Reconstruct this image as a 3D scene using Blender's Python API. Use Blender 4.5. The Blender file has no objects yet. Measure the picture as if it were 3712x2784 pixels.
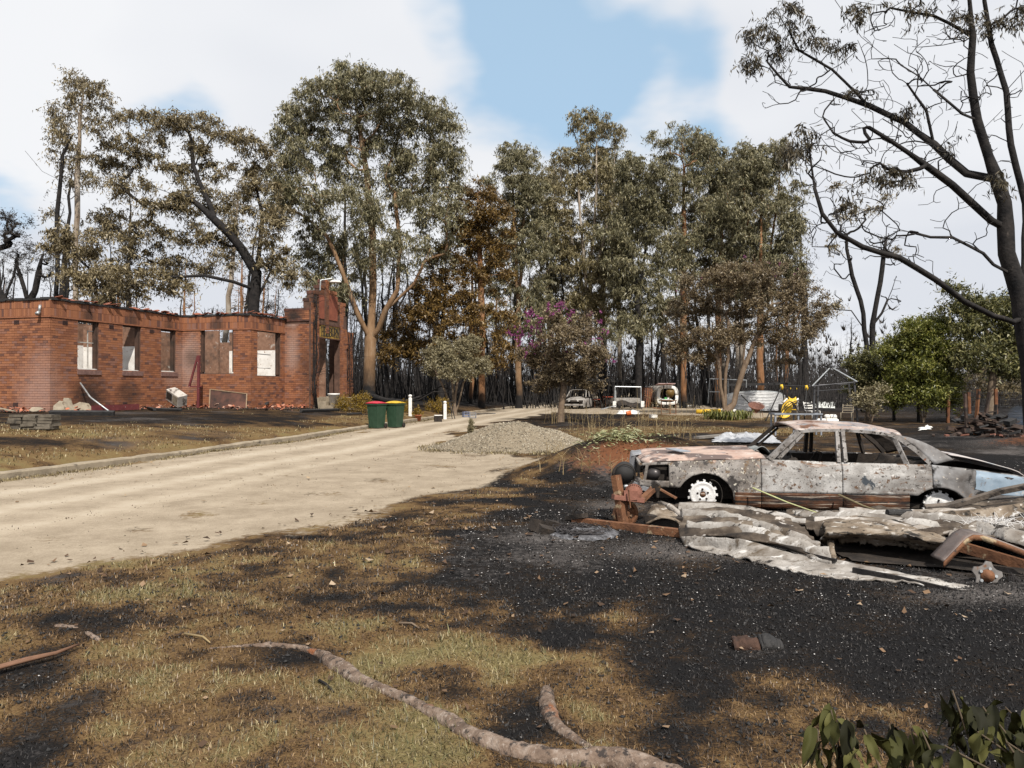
import bpy, math, random
import numpy as np
from mathutils import Vector, Matrix, Euler, noise as mnoise
R = math.radians
random.seed(7)
sc = bpy.context.scene
col = sc.collection
# ------------------------------------------------------------------ camera
F_PX, W_PX, H_PX, HOR, EYE = 2750.0, 3712.0, 2784.0, 1405.0, 1.55
cam_d = bpy.data.cameras.new('camera'); cam = bpy.data.objects.new('camera', cam_d); col.objects.link(cam)
cam_d.sensor_width = 36.0; cam_d.lens = 36.0 * F_PX / W_PX
cam_d.clip_start = 0.05; cam_d.clip_end = 3000
cam.location = (0, 0, EYE); cam.rotation_euler = (R(90) + math.atan((HOR - H_PX / 2) / F_PX), 0, 0)
sc.camera = cam
# ------------------------------------------------------------------ exposure
sc.view_settings.view_transform = 'Standard'; sc.view_settings.look = 'None'
sc.view_settings.exposure = 0.2; sc.view_settings.gamma = 1.0
sc.view_settings.use_curve_mapping = False
sc.render.engine = 'CYCLES'
sc.cycles.max_bounces = 6; sc.cycles.diffuse_bounces = 3; sc.cycles.glossy_bounces = 2
sc.cycles.transparent_max_bounces = 6; sc.cycles.transmission_bounces = 3; sc.cycles.volume_bounces = 1
sc.cycles.use_denoising = True
# ------------------------------------------------------------------ sun and sky
SUN_EL, SUN_AZ = 50.0, 17.0            # elevation; azimuth measured from straight behind the camera towards its right
sd = Vector((math.sin(R(SUN_AZ)) * math.cos(R(SUN_EL)), -math.cos(R(SUN_AZ)) * math.cos(R(SUN_EL)), math.sin(R(SUN_EL))))
sun_d = bpy.data.lights.new('sun', 'SUN'); sun = bpy.data.objects.new('sun', sun_d); col.objects.link(sun)
sun_d.energy = 5.0; sun_d.angle = R(0.6); sun_d.color = (1.0, 0.94, 0.85)
sun.rotation_euler = sd.to_track_quat('Z', 'Y').to_euler()
sun.location = (0, -20, 30)
world = bpy.data.worlds.new('World'); sc.world = world; world.use_nodes = True
wn, wl = world.node_tree.nodes, world.node_tree.links
wn.clear()
def wnode(t, **k):
    n = wn.new(t)
    for a, b in k.items(): setattr(n, a, b)
    return n
def wmath(op, a, b=None, clamp=False):
    n = wnode('ShaderNodeMath', operation=op, use_clamp=clamp)
    for i, s in enumerate((a, b)):
        if s is None: continue
        if isinstance(s, (int, float)): n.inputs[i].default_value = s
        else: wl.new(s, n.inputs[i])
    return n.outputs[0]
w_out = wnode('ShaderNodeOutputWorld'); w_bg = wnode('ShaderNodeBackground')
w_sky = wnode('ShaderNodeTexSky', sky_type='NISHITA')
w_sky.sun_disc = False; w_sky.sun_elevation = R(SUN_EL); w_sky.sun_rotation = math.atan2(sd.x, sd.y)
w_sky.air_density = 1.0; w_sky.dust_density = 1.2; w_sky.ozone_density = 1.2
w_tc = wnode('ShaderNodeTexCoord')
w_sep = wnode('ShaderNodeSeparateXYZ'); wl.new(w_tc.outputs['Generated'], w_sep.inputs[0])
zc = wmath('MAXIMUM', wmath('ADD', w_sep.outputs[2], 0.22), 0.05)
w_cmb = wnode('ShaderNodeCombineXYZ')
wl.new(wmath('DIVIDE', w_sep.outputs[0], zc), w_cmb.inputs[0]); wl.new(wmath('DIVIDE', w_sep.outputs[1], zc), w_cmb.inputs[1])
def wnoise(scale, detail, rough, off=(0, 0, 0)):
    mp = wnode('ShaderNodeMapping'); mp.inputs['Location'].default_value = off
    wl.new(w_cmb.outputs[0], mp.inputs['Vector'])
    n = wnode('ShaderNodeTexNoise'); n.inputs['Scale'].default_value = scale; n.inputs['Detail'].default_value = detail; n.inputs['Roughness'].default_value = rough
    wl.new(mp.outputs[0], n.inputs['Vector']); return n.outputs['Fac']
def pix_dir(px, py):
    v = Vector(((px - W_PX / 2) / F_PX, 1.0, (HOR - py) / F_PX)); return v.normalized()
cover = wmath('ADD', wmath('MULTIPLY', wmath('SUBTRACT', wnoise(1.3, 5, 0.58, (3.1, 1.7, 0)), 0.5), 2.3), 1.0)
w_wn = wnode('ShaderNodeTexNoise'); w_wn.inputs['Scale'].default_value = 3.2; w_wn.inputs['Detail'].default_value = 3; wl.new(w_tc.outputs['Generated'], w_wn.inputs['Vector'])
w_wv = wnode('ShaderNodeVectorMath', operation='MULTIPLY_ADD'); wl.new(w_wn.outputs['Color'], w_wv.inputs[0]); w_wv.inputs[1].default_value = (.42, .42, .42)
w_ws = wnode('ShaderNodeVectorMath', operation='SUBTRACT'); wl.new(w_tc.outputs['Generated'], w_ws.inputs[0]); w_ws.inputs[1].default_value = (.21, .21, .21); wl.new(w_ws.outputs[0], w_wv.inputs[2])
# the breaks between the clouds through which the blue shows
for (px, py, rad, amt) in ((1950, 120, 0.11, 0.80), (2380, 270, 0.09, 0.62), (2150, 110, 0.11, 0.68), (2600, 380, 0.06, 0.35), (520, 450, 0.08, 0.6), (850, 440, 0.07, 0.5), (60, 700, 0.08, 0.65), (1650, 440, 0.08, .25)):
    vd = wnode('ShaderNodeVectorMath', operation='DISTANCE'); wl.new(w_wv.outputs[0], vd.inputs[0]); vd.inputs[1].default_value = pix_dir(px, py)
    g = wmath('POWER', 2.718, wmath('MULTIPLY', wmath('POWER', wmath('DIVIDE', vd.outputs['Value'], rad), 2.0), -1.0))
    cover = wmath('SUBTRACT', cover, wmath('MULTIPLY', g, amt))
w_r = wnode('ShaderNodeMapRange', interpolation_type='SMOOTHSTEP'); wl.new(cover, w_r.inputs['Value'])
w_r.inputs['From Min'].default_value = 0.25; w_r.inputs['From Max'].default_value = 0.78
w_r.inputs['To Min'].default_value = 0.10; w_r.inputs['To Max'].default_value = 0.97
w_cr = wnode('ShaderNodeValToRGB'); wl.new(wnoise(0.8, 3, 0.5, (0.4, 7.3, 0)), w_cr.inputs[0])
e = w_cr.color_ramp.elements
e[0].position = 0.38; e[0].color = (0.78, 0.805, 0.86, 1); e[1].position = 0.58; e[1].color = (0.97, 0.975, 0.99, 1)
w_cm = wnode('ShaderNodeMix', data_type='RGBA', blend_type='MULTIPLY'); w_cm.inputs[0].default_value = 1.0
wl.new(w_cr.outputs[0], w_cm.inputs[6]); w_cm.inputs[7].default_value = (10.0, 10.0, 10.05, 1)
w_hz = wnode('ShaderNodeMix', data_type='RGBA'); w_hz.inputs[0].default_value = 0.62
wl.new(w_sky.outputs[0], w_hz.inputs[6]); w_hz.inputs[7].default_value = (5.4, 8.3, 11.0, 1)
w_mx = wnode('ShaderNodeMix', data_type='RGBA'); wl.new(w_r.outputs[0], w_mx.inputs[0])
wl.new(w_hz.outputs[2], w_mx.inputs[6]); wl.new(w_cm.outputs[2], w_mx.inputs[7])
wl.new(w_mx.outputs[2], w_bg.inputs[0]); w_bg.inputs[1].default_value = 0.083
wl.new(w_bg.outputs[0], w_out.inputs[0])
world.cycles.sampling_method = 'MANUAL'; world.cycles.sample_map_resolution = 256
# ------------------------------------------------------------------ materials
def new_mat(name, rough=0.8, metal=0.0, spec=0.3):
    m = bpy.data.materials.new(name); m.use_nodes = True
    b = m.node_tree.nodes['Principled BSDF']; b.inputs['Roughness'].default_value = rough; b.inputs['Metallic'].default_value = metal
    b.inputs['Specular IOR Level'].default_value = spec
    return m, m.node_tree.nodes, m.node_tree.links, b
def rgba(c): return (c[0], c[1], c[2], 1.0)
def ramp(nodes, stops, interp='LINEAR'):
    r = nodes.new('ShaderNodeValToRGB'); r.color_ramp.interpolation = interp
    el = r.color_ramp.elements
    while len(el) < len(stops): el.new(0.5)
    while len(el) > len(stops): el.remove(el[-1])
    for x, (p, c) in zip(el, stops): x.position = p; x.color = rgba(c)
    return r
def tex_noise(nodes, links, vec, scale, detail=4, rough=0.6, off=(0, 0, 0), stretch=(1, 1, 1)):
    mp = nodes.new('ShaderNodeMapping'); mp.inputs['Location'].default_value = off; mp.inputs['Scale'].default_value = stretch
    links.new(vec, mp.inputs['Vector'])
    n = nodes.new('ShaderNodeTexNoise'); n.inputs['Scale'].default_value = scale; n.inputs['Detail'].default_value = detail; n.inputs['Roughness'].default_value = rough
    links.new(mp.outputs[0], n.inputs['Vector']); return n.outputs['Fac']
def layered(name, base, layers=(), rough=0.8, metal=0.0, bump=0.0, bscale=30, spec=0.25, bdist=0.02):
    """base = (scale, [(pos, rgb)...]); layers = (rgb, scale, threshold, softness, stretch) painted one over the other by noise"""
    m, n, l, b = new_mat(name, rough, metal, spec)
    tc = n.new('ShaderNodeTexCoord').outputs['Object']
    r = ramp(n, base[1]); l.new(tex_noise(n, l, tc, base[0]), r.inputs[0])
    cur = r.outputs[0]
    for i, ly in enumerate(layers):
        c, s, th, so = ly[:4]; st = ly[4] if len(ly) > 4 else (1, 1, 1)
        f = tex_noise(n, l, tc, s, 5, 0.62, (i * 3.7 + 1.3, i * 1.9, i * 5.1), st)
        mr = n.new('ShaderNodeMapRange'); l.new(f, mr.inputs['Value']); mr.inputs['From Min'].default_value = th; mr.inputs['From Max'].default_value = th + so
        mx = n.new('ShaderNodeMix'); mx.data_type = 'RGBA'; l.new(mr.outputs[0], mx.inputs[0]); l.new(cur, mx.inputs[6]); mx.inputs[7].default_value = rgba(c)
        cur = mx.outputs[2]
    l.new(cur, b.inputs['Base Color'])
    if bump:
        bp = n.new('ShaderNodeBump'); bp.inputs['Strength'].default_value = bump; bp.inputs['Distance'].default_value = bdist
        l.new(tex_noise(n, l, tc, bscale, 3), bp.inputs['Height']); l.new(bp.outputs[0], b.inputs['Normal'])
    return m
def plain(name, c, rough=0.6, metal=0.0, var=0.25, scale=6, bump=0.0, spec=0.3):
    lo = [x * (1 - var) for x in c]; hi = [min(1, x * (1 + var)) for x in c]
    return layered(name, (scale, [(0.3, lo), (0.7, hi)]), (), rough, metal, bump, 40, spec)
def island_mat(name, stops, rough=0.8, translucent=0.0, obj_random=False, soft=0.3):
    """every loose piece (leaf, brick, blade) takes a colour of its own out of a ramp"""
    m, n, l, b = new_mat(name, rough, 0, 0.2)
    if obj_random: rnd = n.new('ShaderNodeObjectInfo').outputs['Random']
    else: rnd = n.new('ShaderNodeNewGeometry').outputs['Random Per Island']
    tc = n.new('ShaderNodeTexCoord').outputs['Object']
    nz = tex_noise(n, l, tc, 0.9, 3)
    ad = n.new('ShaderNodeMath'); ad.operation = 'MULTIPLY_ADD'; l.new(nz, ad.inputs[0]); ad.inputs[1].default_value = soft * 2; 
    sb = n.new('ShaderNodeMath'); sb.operation = 'SUBTRACT'; l.new(rnd, sb.inputs[0]); sb.inputs[1].default_value = soft
    l.new(sb.outputs[0], ad.inputs[2])
    r = ramp(n, stops); l.new(ad.outputs[0], r.inputs[0]); l.new(r.outputs[0], b.inputs['Base Color'])
    if translucent:
        b.inputs['Specular IOR Level'].default_value = .45; b.inputs['Roughness'].default_value = .45
        out = n['Material Output']; t = n.new('ShaderNodeBsdfTranslucent'); l.new(r.outputs[0], t.inputs['Color'])
        mx = n.new('ShaderNodeMixShader'); mx.inputs[0].default_value = translucent
        l.new(b.outputs[0], mx.inputs[1]); l.new(t.outputs[0], mx.inputs[2]); l.new(mx.outputs[0], out.inputs['Surface'])
    return m
# ------------------------------------------------------------------ mesh helpers
class MB:
    def __init__(s): s.v = []; s.f = []
    def add(s, vs, fs):
        o = len(s.v); s.v.extend([tuple(p) for p in vs]); s.f.extend([tuple(i + o for i in f) for f in fs]); return s
    def box(s, c, d, rot=None):
        hx, hy, hz = d[0] / 2, d[1] / 2, d[2] / 2
        P = [Vector((x, y, z)) for z in (-hz, hz) for y in (-hy, hy) for x in (-hx, hx)]
        if rot is not None:
            M = rot if isinstance(rot, Matrix) else Euler(rot).to_matrix()
            P = [M @ p for p in P]
        c = Vector(c)
        return s.add([p + c for p in P], [(0, 2, 3, 1), (4, 5, 7, 6), (0, 1, 5, 4), (2, 6, 7, 3), (0, 4, 6, 2), (1, 3, 7, 5)])
    def beam(s, p0, p1, w, h, roll=0.0):
        p0, p1 = Vector(p0), Vector(p1); d = p1 - p0; L = d.length
        if L < 1e-6: return s
        q = d.to_track_quat('X', 'Z').to_matrix() @ Matrix.Rotation(roll, 3, 'X')
        return s.box((p0 + p1) / 2, (L, w, h), q)
    def tube(s, pts, rad, n=6, cap=True):
        pts = [Vector(p) for p in pts]; m = len(pts)
        if isinstance(rad, (int, float)): rad = [rad] * m
        o = len(s.v); ref = None
        for i, p in enumerate(pts):
            t = (pts[min(i + 1, m - 1)] - pts[max(i - 1, 0)])
            t = t.normalized() if t.length > 1e-9 else Vector((0, 0, 1))
            if ref is None:
                ref = Vector((1, 0, 0)) if abs(t.x) < 0.8 else Vector((0, 1, 0))
            a = (ref - t * ref.dot(t)); a = a.normalized() if a.length > 1e-6 else t.orthogonal().normalized()
            ref = a; b = t.cross(a)
            for k in range(n):
                an = 2 * math.pi * k / n
                s.v.append(tuple(p + (a * math.cos(an) + b * math.sin(an)) * rad[i]))
        for i in range(m - 1):
            for k in range(n):
                s.f.append((o + i * n + k, o + i * n + (k + 1) % n, o + (i + 1) * n + (k + 1) % n, o + (i + 1) * n + k))
        if cap:
            s.f.append(tuple(o + k for k in range(n))[::-1]); s.f.append(tuple(o + (m - 1) * n + k for k in range(n)))
        return s
    def lathe(s, prof, n=20, M=None, arc=2 * math.pi):
        """prof = [(r, z)...] turned about z"""
        o = len(s.v); M = M or Matrix()
        for r, z in prof:
            for k in range(n):
                a = arc * k / n; s.v.append(tuple(M @ Vector((r * math.cos(a), r * math.sin(a), z))))
        for i in range(len(prof) - 1):
            for k in range(n):
                s.f.append((o + i * n + k, o + i * n + (k + 1) % n, o + (i + 1) * n + (k + 1) % n, o + (i + 1) * n + k))
        return s
    def grid(s, fn, nu, nv, flip=False):
        o = len(s.v)
        for j in range(nv + 1):
            for i in range(nu + 1): s.v.append(tuple(fn(i / nu, j / nv)))
        for j in range(nv):
            for i in range(nu):
                q = (o + j * (nu + 1) + i, o + j * (nu + 1) + i + 1, o + (j + 1) * (nu + 1) + i + 1, o + (j + 1) * (nu + 1) + i)
                s.f.append(q[::-1] if flip else q)
        return s
    def prism(s, poly, fn, t):
        """poly 2-D outline, fn(u, v, w) -> 3-D, w runs 0..t"""
        o = len(s.v); n = len(poly)
        for w in (0, t):
            for u, v in poly: s.v.append(tuple(fn(u, v, w)))
        s.f.append(tuple(o + i for i in range(n))[::-1]); s.f.append(tuple(o + n + i for i in range(n)))
        for i in range(n): s.f.append((o + i, o + (i + 1) % n, o + n + (i + 1) % n, o + n + i))
        return s
    def noise(s, amp, scale, seed=0.0):
        s.v = [tuple(Vector(p) + Vector(mnoise.noise_vector(Vector(p) * scale + Vector((seed, seed * .7, seed * .3)))) * amp) for p in s.v]; return s
    def build(s, name, mat, parent=None, smooth=False, world=False, thick=0.0, off=0.0):
        me = bpy.data.meshes.new(name)
        vs = s.v
        if world and parent is not None:
            Mi = mat_of(parent).inverted(); vs = [tuple(Mi @ Vector(p)) for p in vs]
        me.from_pydata(vs, [], s.f); me.update()
        me.materials.append(mat)
        if smooth: me.shade_smooth()
        o = bpy.data.objects.new(name, me); col.objects.link(o)
        if parent is not None: o.parent = parent
        if thick:
            md = o.modifiers.new('solid', 'SOLIDIFY'); md.thickness = thick; md.offset = off
        return o
def mat_of(o):
    M = Matrix.Translation(o.location) @ o.rotation_euler.to_matrix().to_4x4()
    return (mat_of(o.parent) @ M) if o.parent else M
def np_mesh(name, V, Fq, mat, parent=None, smooth=False, world_off=None):
    """fast mesh from arrays: V (n,3), Fq (m,k)"""
    me = bpy.data.meshes.new(name); V = np.asarray(V, np.float32); Fq = np.asarray(Fq, np.int32)
    k = Fq.shape[1]
    me.vertices.add(len(V)); me.vertices.foreach_set('co', V.ravel())
    me.loops.add(Fq.size); me.loops.foreach_set('vertex_index', Fq.ravel())
    me.polygons.add(len(Fq)); me.polygons.foreach_set('loop_start', np.arange(0, Fq.size, k, dtype=np.int32))
    if smooth: me.polygons.foreach_set('use_smooth', np.ones(len(Fq), bool))
    me.update(calc_edges=True); me.validate()
    me.materials.append(mat)
    o = bpy.data.objects.new(name, me); col.objects.link(o)
    if parent is not None: o.parent = parent
    return o
def tag(o, label=None, cat=None, group=None, kind=None):
    if label: o['label'] = label
    if cat: o['category'] = cat
    if group: o['group'] = group
    if kind or cat: o['kind'] = kind or 'thing'
    return o
def thing(name, label, cat, loc=(0, 0, 0), rz=0.0, group=None, rot=None):
    o = bpy.data.objects.new(name, None); col.objects.link(o); o.empty_display_size = 0.2
    o.location = loc; o.rotation_euler = rot or (0, 0, rz)
    return tag(o, label, cat, group)
def copy_tree(o, parent=None):
    c = o.copy(); col.objects.link(c); c.parent = parent
    for ch in list(o.children): copy_tree(ch, c)
    return c
# ------------------------------------------------------------------ the lie of the land
KERB = [(-14.5, -8), (-12.4, 0), (-10.3, 6.5), (-8.55, 12.8), (-7.35, 17.6), (-6.2, 24), (-5.25, 30.5), (-3.9, 38), (-1.9, 48), (0.6, 60), (4.6, 74)]
_kx = np.array([p[0] for p in KERB]); _ky = np.array([p[1] for p in KERB])
def smooth01(t): t = np.clip(t, 0, 1); return t * t * (3 - 2 * t)
def gz_np(x, y):
    kx = np.interp(y, _ky, _kx); d = (kx - x) * 0.965
    lawn = np.where(d > 0.13, 0.11 + 0.63 * (1 - np.exp(-np.maximum(d, 0) / 2.6)), 0.0)
    lawn = lawn * (1 - 0.35 * smooth01((y - 48) / 20))
    back = 0.85 * smooth01((y - 58) / 30) + 0.35 * smooth01((y - 36) / 14) * smooth01((-6 - x) / 6)
    und = 0.03 * np.sin(x * 0.9 + 1.3) * np.cos(y * 0.7) * smooth01((np.hypot(x, y) - 2) / 4) * (d < 0)
    m1 = 0.62 * np.exp(-(((x - 2.5) / 1.7) ** 2 + ((y - 14.6) / 1.5) ** 2) ** 1.2) + 0.22 * np.exp(-(((x - 1.4) / 1.3) ** 2 + ((y - 13.6) / 1.1) ** 2))
    m2 = 0.25 * np.exp(-(((x - 14.5) / 2.0) ** 2 + ((y - 20.5) / 1.2) ** 2))
    return lawn + back + und + m1 + m2
def gz(x, y): return float(gz_np(np.array(float(x)), np.array(float(y))))
def gp(px, py):
    """the point of the ground that the photograph shows there"""
    a, b = (px - W_PX / 2) / F_PX, (py - HOR) / F_PX
    lo = 1.0; z0 = 0.0
    for Y in np.concatenate([np.arange(1.5, 20, 0.05), np.arange(20, 140, 0.2)]):
        if EYE - b * Y <= gz(a * Y, Y): return Vector((a * Y, Y, gz(a * Y, Y)))
    return Vector((a * 140, 140, gz(a * 140, 140)))
def at(px, py, Y): return Vector(((px - W_PX / 2) / F_PX * Y, Y, EYE - (py - HOR) / F_PX * Y))
def onx(px, Y):
    x = (px - W_PX / 2) / F_PX * Y; return Vector((x, Y, gz(x, Y)))
# ------------------------------------------------------------------ ground: what lies where (px, py on a 2212-wide picture, value)
K22 = W_PX / 2212.0
BURN_SHADE = [(60,1300,.5),(200,1230,.35),(100,1400,.62),(60,1470,.75),(250,1330,.6),(300,1420,.42),(150,1540,.66),(60,1620,.55),(330,1510,.32),(250,1600,.4),(450,1450,.36),(520,1380,.45),(430,1340,.6),
 (600,1560,.55),(700,1500,.38),(560,1620,.42),(700,1620,.2),(850,1600,.2),(950,1560,.35),(1000,1640,.25),(640,1440,.5),(560,1270,.55),(400,1250,.5),(700,1230,.5),(800,1180,.55),(900,1130,.62),(1000,1090,.66),
 (1100,1060,.7),(760,1320,.62),(600,1330,.55),(880,1390,.35),(1000,1400,.3),(1100,1450,.28),(1200,1430,.4),(900,1330,.62),(950,1290,.72),(1080,1340,.75),(1250,1380,.72),(1000,1480,.6),(1050,1540,.85),(1150,1570,.85),(1080,1580,.85),(950,1520,.5),
 (1250,1530,.38),(1300,1580,.3),(1200,1620,.5),(1350,1480,.62),(1450,1500,.72),(1550,1540,.6),(1400,1620,.7),(1600,1500,.66),(1750,1560,.62),(1600,1600,.75),(1850,1550,.66),(1700,1640,.65),
 (1150,1180,1),(1300,1250,1),(1500,1300,1),(1700,1350,1),(1900,1450,1),(2100,1400,1),(2150,1550,1),(1600,1420,1),(1400,1400,.95),(1100,1250,.95),(1050,1180,.9),(1250,1060,.95),(1180,1110,.95),(2180,1300,1),(1280,1020,.8),
 (2212,1100,1),(2212,1000,1),(2050,950,1),(2150,900,1),(1900,930,.9),(1300,960,.75),(1400,985,.7),(1200,1000,.6),(1280,945,.5),(1450,950,.7),(1550,975,.6),(1700,985,.6),(1600,955,.85),(1500,940,.9),
 (1350,915,.85),(1500,915,.8),(1650,920,.85),(1750,910,.6),(1580,905,.42),(1450,903,.45),(1650,930,.3),(1500,930,.4),(1380,930,.4),(1250,915,.85),(1300,900,.9),(1800,930,.55),(1850,915,.75),(1900,900,.8),
 (150,930,.45),(300,905,.9),(450,905,.85),(600,905,.9),(720,895,.85),(100,905,.8),(200,960,.75),(330,950,.35),(420,945,.75),(560,935,.4),(650,915,.8),(740,910,.35),(60,955,.8),(100,985,.35),(250,985,.3),(400,968,.3),(520,955,.35),(30,1010,.3),(180,935,.2),(680,930,.3),(790,900,.3),(850,890,.4),(900,885,.85),(1000,885,.6),(1000,870,.95),(1100,870,.9),  # left lawn: burnt bands, with tree shadows painted into them
 (1200,855,1),(800,860,1),(600,870,1),(1500,860,1),(1400,850,1),(1700,880,1),(2000,880,1)]
_bp = np.array([(a * K22, b * K22, c - (.03 if .42 < c < .8 and b > 1000 else 0)) for a, b, c in BURN_SHADE])
def field(x, y, pts, power=3.2):
    yy = np.maximum(y, 2.6); px = W_PX / 2 + F_PX * x / yy; py = HOR + F_PX * (EYE - 0.0) / yy
    lawn = gz_np(x, yy); py = HOR + F_PX * (EYE - np.minimum(lawn, 0.9)) / yy
    out = np.zeros(px.shape); ws = np.zeros(px.shape)
    for a, b, c in pts:
        d2 = ((px - a) / F_PX) ** 2 + (0.75 * (np.log(np.maximum(py - HOR, 8)) - math.log(max(b - HOR, 8)))) ** 2 + .0004
        w = d2 ** (-power / 2); out += w * c; ws += w
    return out / ws
_SAND = [(-400,1100),(-200,1062),(0,1037),(400,988),(700,944),(860,918),(1080,882),(1180,871),(1300,858),(1400,866),(1640,890),(1700,897),(1640,903),(1500,897),(1250,893),(1190,891),(1060,915),(960,940),(1000,962),(1120,985),(1150,1008),(1050,1043),(950,1070),(800,1105),(640,1145),(420,1185),(200,1212),(0,1255),(-300,1320)]
def flat(px, py): Y = F_PX * EYE / (py - HOR); return ((px - W_PX / 2) / F_PX * Y, Y)
SAND = [flat(a * K22, b * K22) for a, b in _SAND]
def poly_sd(x, y, poly):
    """signed distance, positive inside"""
    n = len(poly); d = np.full(x.shape, 1e9); ins = np.zeros(x.shape, bool)
    for i in range(n):
        ax, ay = poly[i]; bx, by = poly[(i + 1) % n]; ex, ey = bx - ax, by - ay
        t = np.clip(((x - ax) * ex + (y - ay) * ey) / (ex * ex + ey * ey + 1e-9), 0, 1)
        d = np.minimum(d, np.hypot(x - ax - t * ex, y - ay - t * ey))
        with np.errstate(divide='ignore', invalid='ignore'):
            c = ((ay > y) != (by > y)) & (x < (bx - ax) * (y - ay) / (by - ay + 1e-12) + ax)
        ins ^= c
    return np.where(ins, d, -d)
def steps(*segs):
    out = []
    for a, b, s in segs: out += list(np.arange(a, b, s))
    return np.array(out + [segs[-1][1]])
gy = steps((-1500, -200, 650), (-200, -8, 48), (-8, 1, 1.0), (1, 2.6, .2), (2.6, 9, .085), (9, 17, .13), (17, 40, .28), (40, 100, 1.1), (100, 200, 12), (200, 2000, 450))
_half = steps((0, 7, .1), (7, 18, .24), (18, 46, .7), (46, 120, 7), (120, 1600, 370))
gx = np.concatenate([-_half[:0:-1], _half])
GX, GY = np.meshgrid(gx, gy); fx, fy = GX.ravel(), GY.ravel()
GZ = gz_np(fx, fy)
near = (np.abs(fx) < 60) & (fy < 110) & (fy > -8)
burn_shade = np.full(fx.shape, 0.92); sand = np.zeros(fx.shape)
burn_shade[near] = field(fx[near], fy[near], _bp)
sd_ = poly_sd(fx[near], fy[near], SAND)
n2_ = (fy > 1) & (fy < 40) & (np.abs(fx) < 26)
burn_shade[n2_] += np.array([(mnoise.noise((a * 1.7, c * 1.7, 7)) * .5 + mnoise.noise((a * 5.1, c * 5.1, 1)) * .3) * (1.15 if c < 14 else .6) for a, c in zip(fx[n2_], fy[n2_])]) * (1 - .8 * smooth01((burn_shade[n2_] - .78) / .14))
wob = 0.25 * np.sin(fx[near] * 2.1 + fy[near] * 1.3) + 0.18 * np.sin(fx[near] * 5.3 - fy[near] * 3.1)
kerb_d = (np.interp(fy[near], _ky, _kx) - fx[near])
wob = np.where(kerb_d > -0.6, 0.3, wob)
sand[near] = np.where(kerb_d > 0.13, 0, np.clip(0.5 + (sd_ + wob * np.clip(fy[near] / 14, .5, 1.5)) / 0.9, 0, 1))
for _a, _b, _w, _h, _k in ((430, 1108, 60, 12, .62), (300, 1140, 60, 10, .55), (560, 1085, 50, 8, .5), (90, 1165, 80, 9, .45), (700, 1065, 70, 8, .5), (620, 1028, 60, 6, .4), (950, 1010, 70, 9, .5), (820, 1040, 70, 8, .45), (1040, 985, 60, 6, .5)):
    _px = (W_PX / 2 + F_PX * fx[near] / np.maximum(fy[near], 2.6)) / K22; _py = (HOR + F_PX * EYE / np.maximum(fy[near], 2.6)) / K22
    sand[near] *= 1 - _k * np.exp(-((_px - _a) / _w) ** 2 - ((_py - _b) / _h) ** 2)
sand[near] *= 1 - .55 * np.exp(-((kerb_d + .18) / .22) ** 2)
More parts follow.
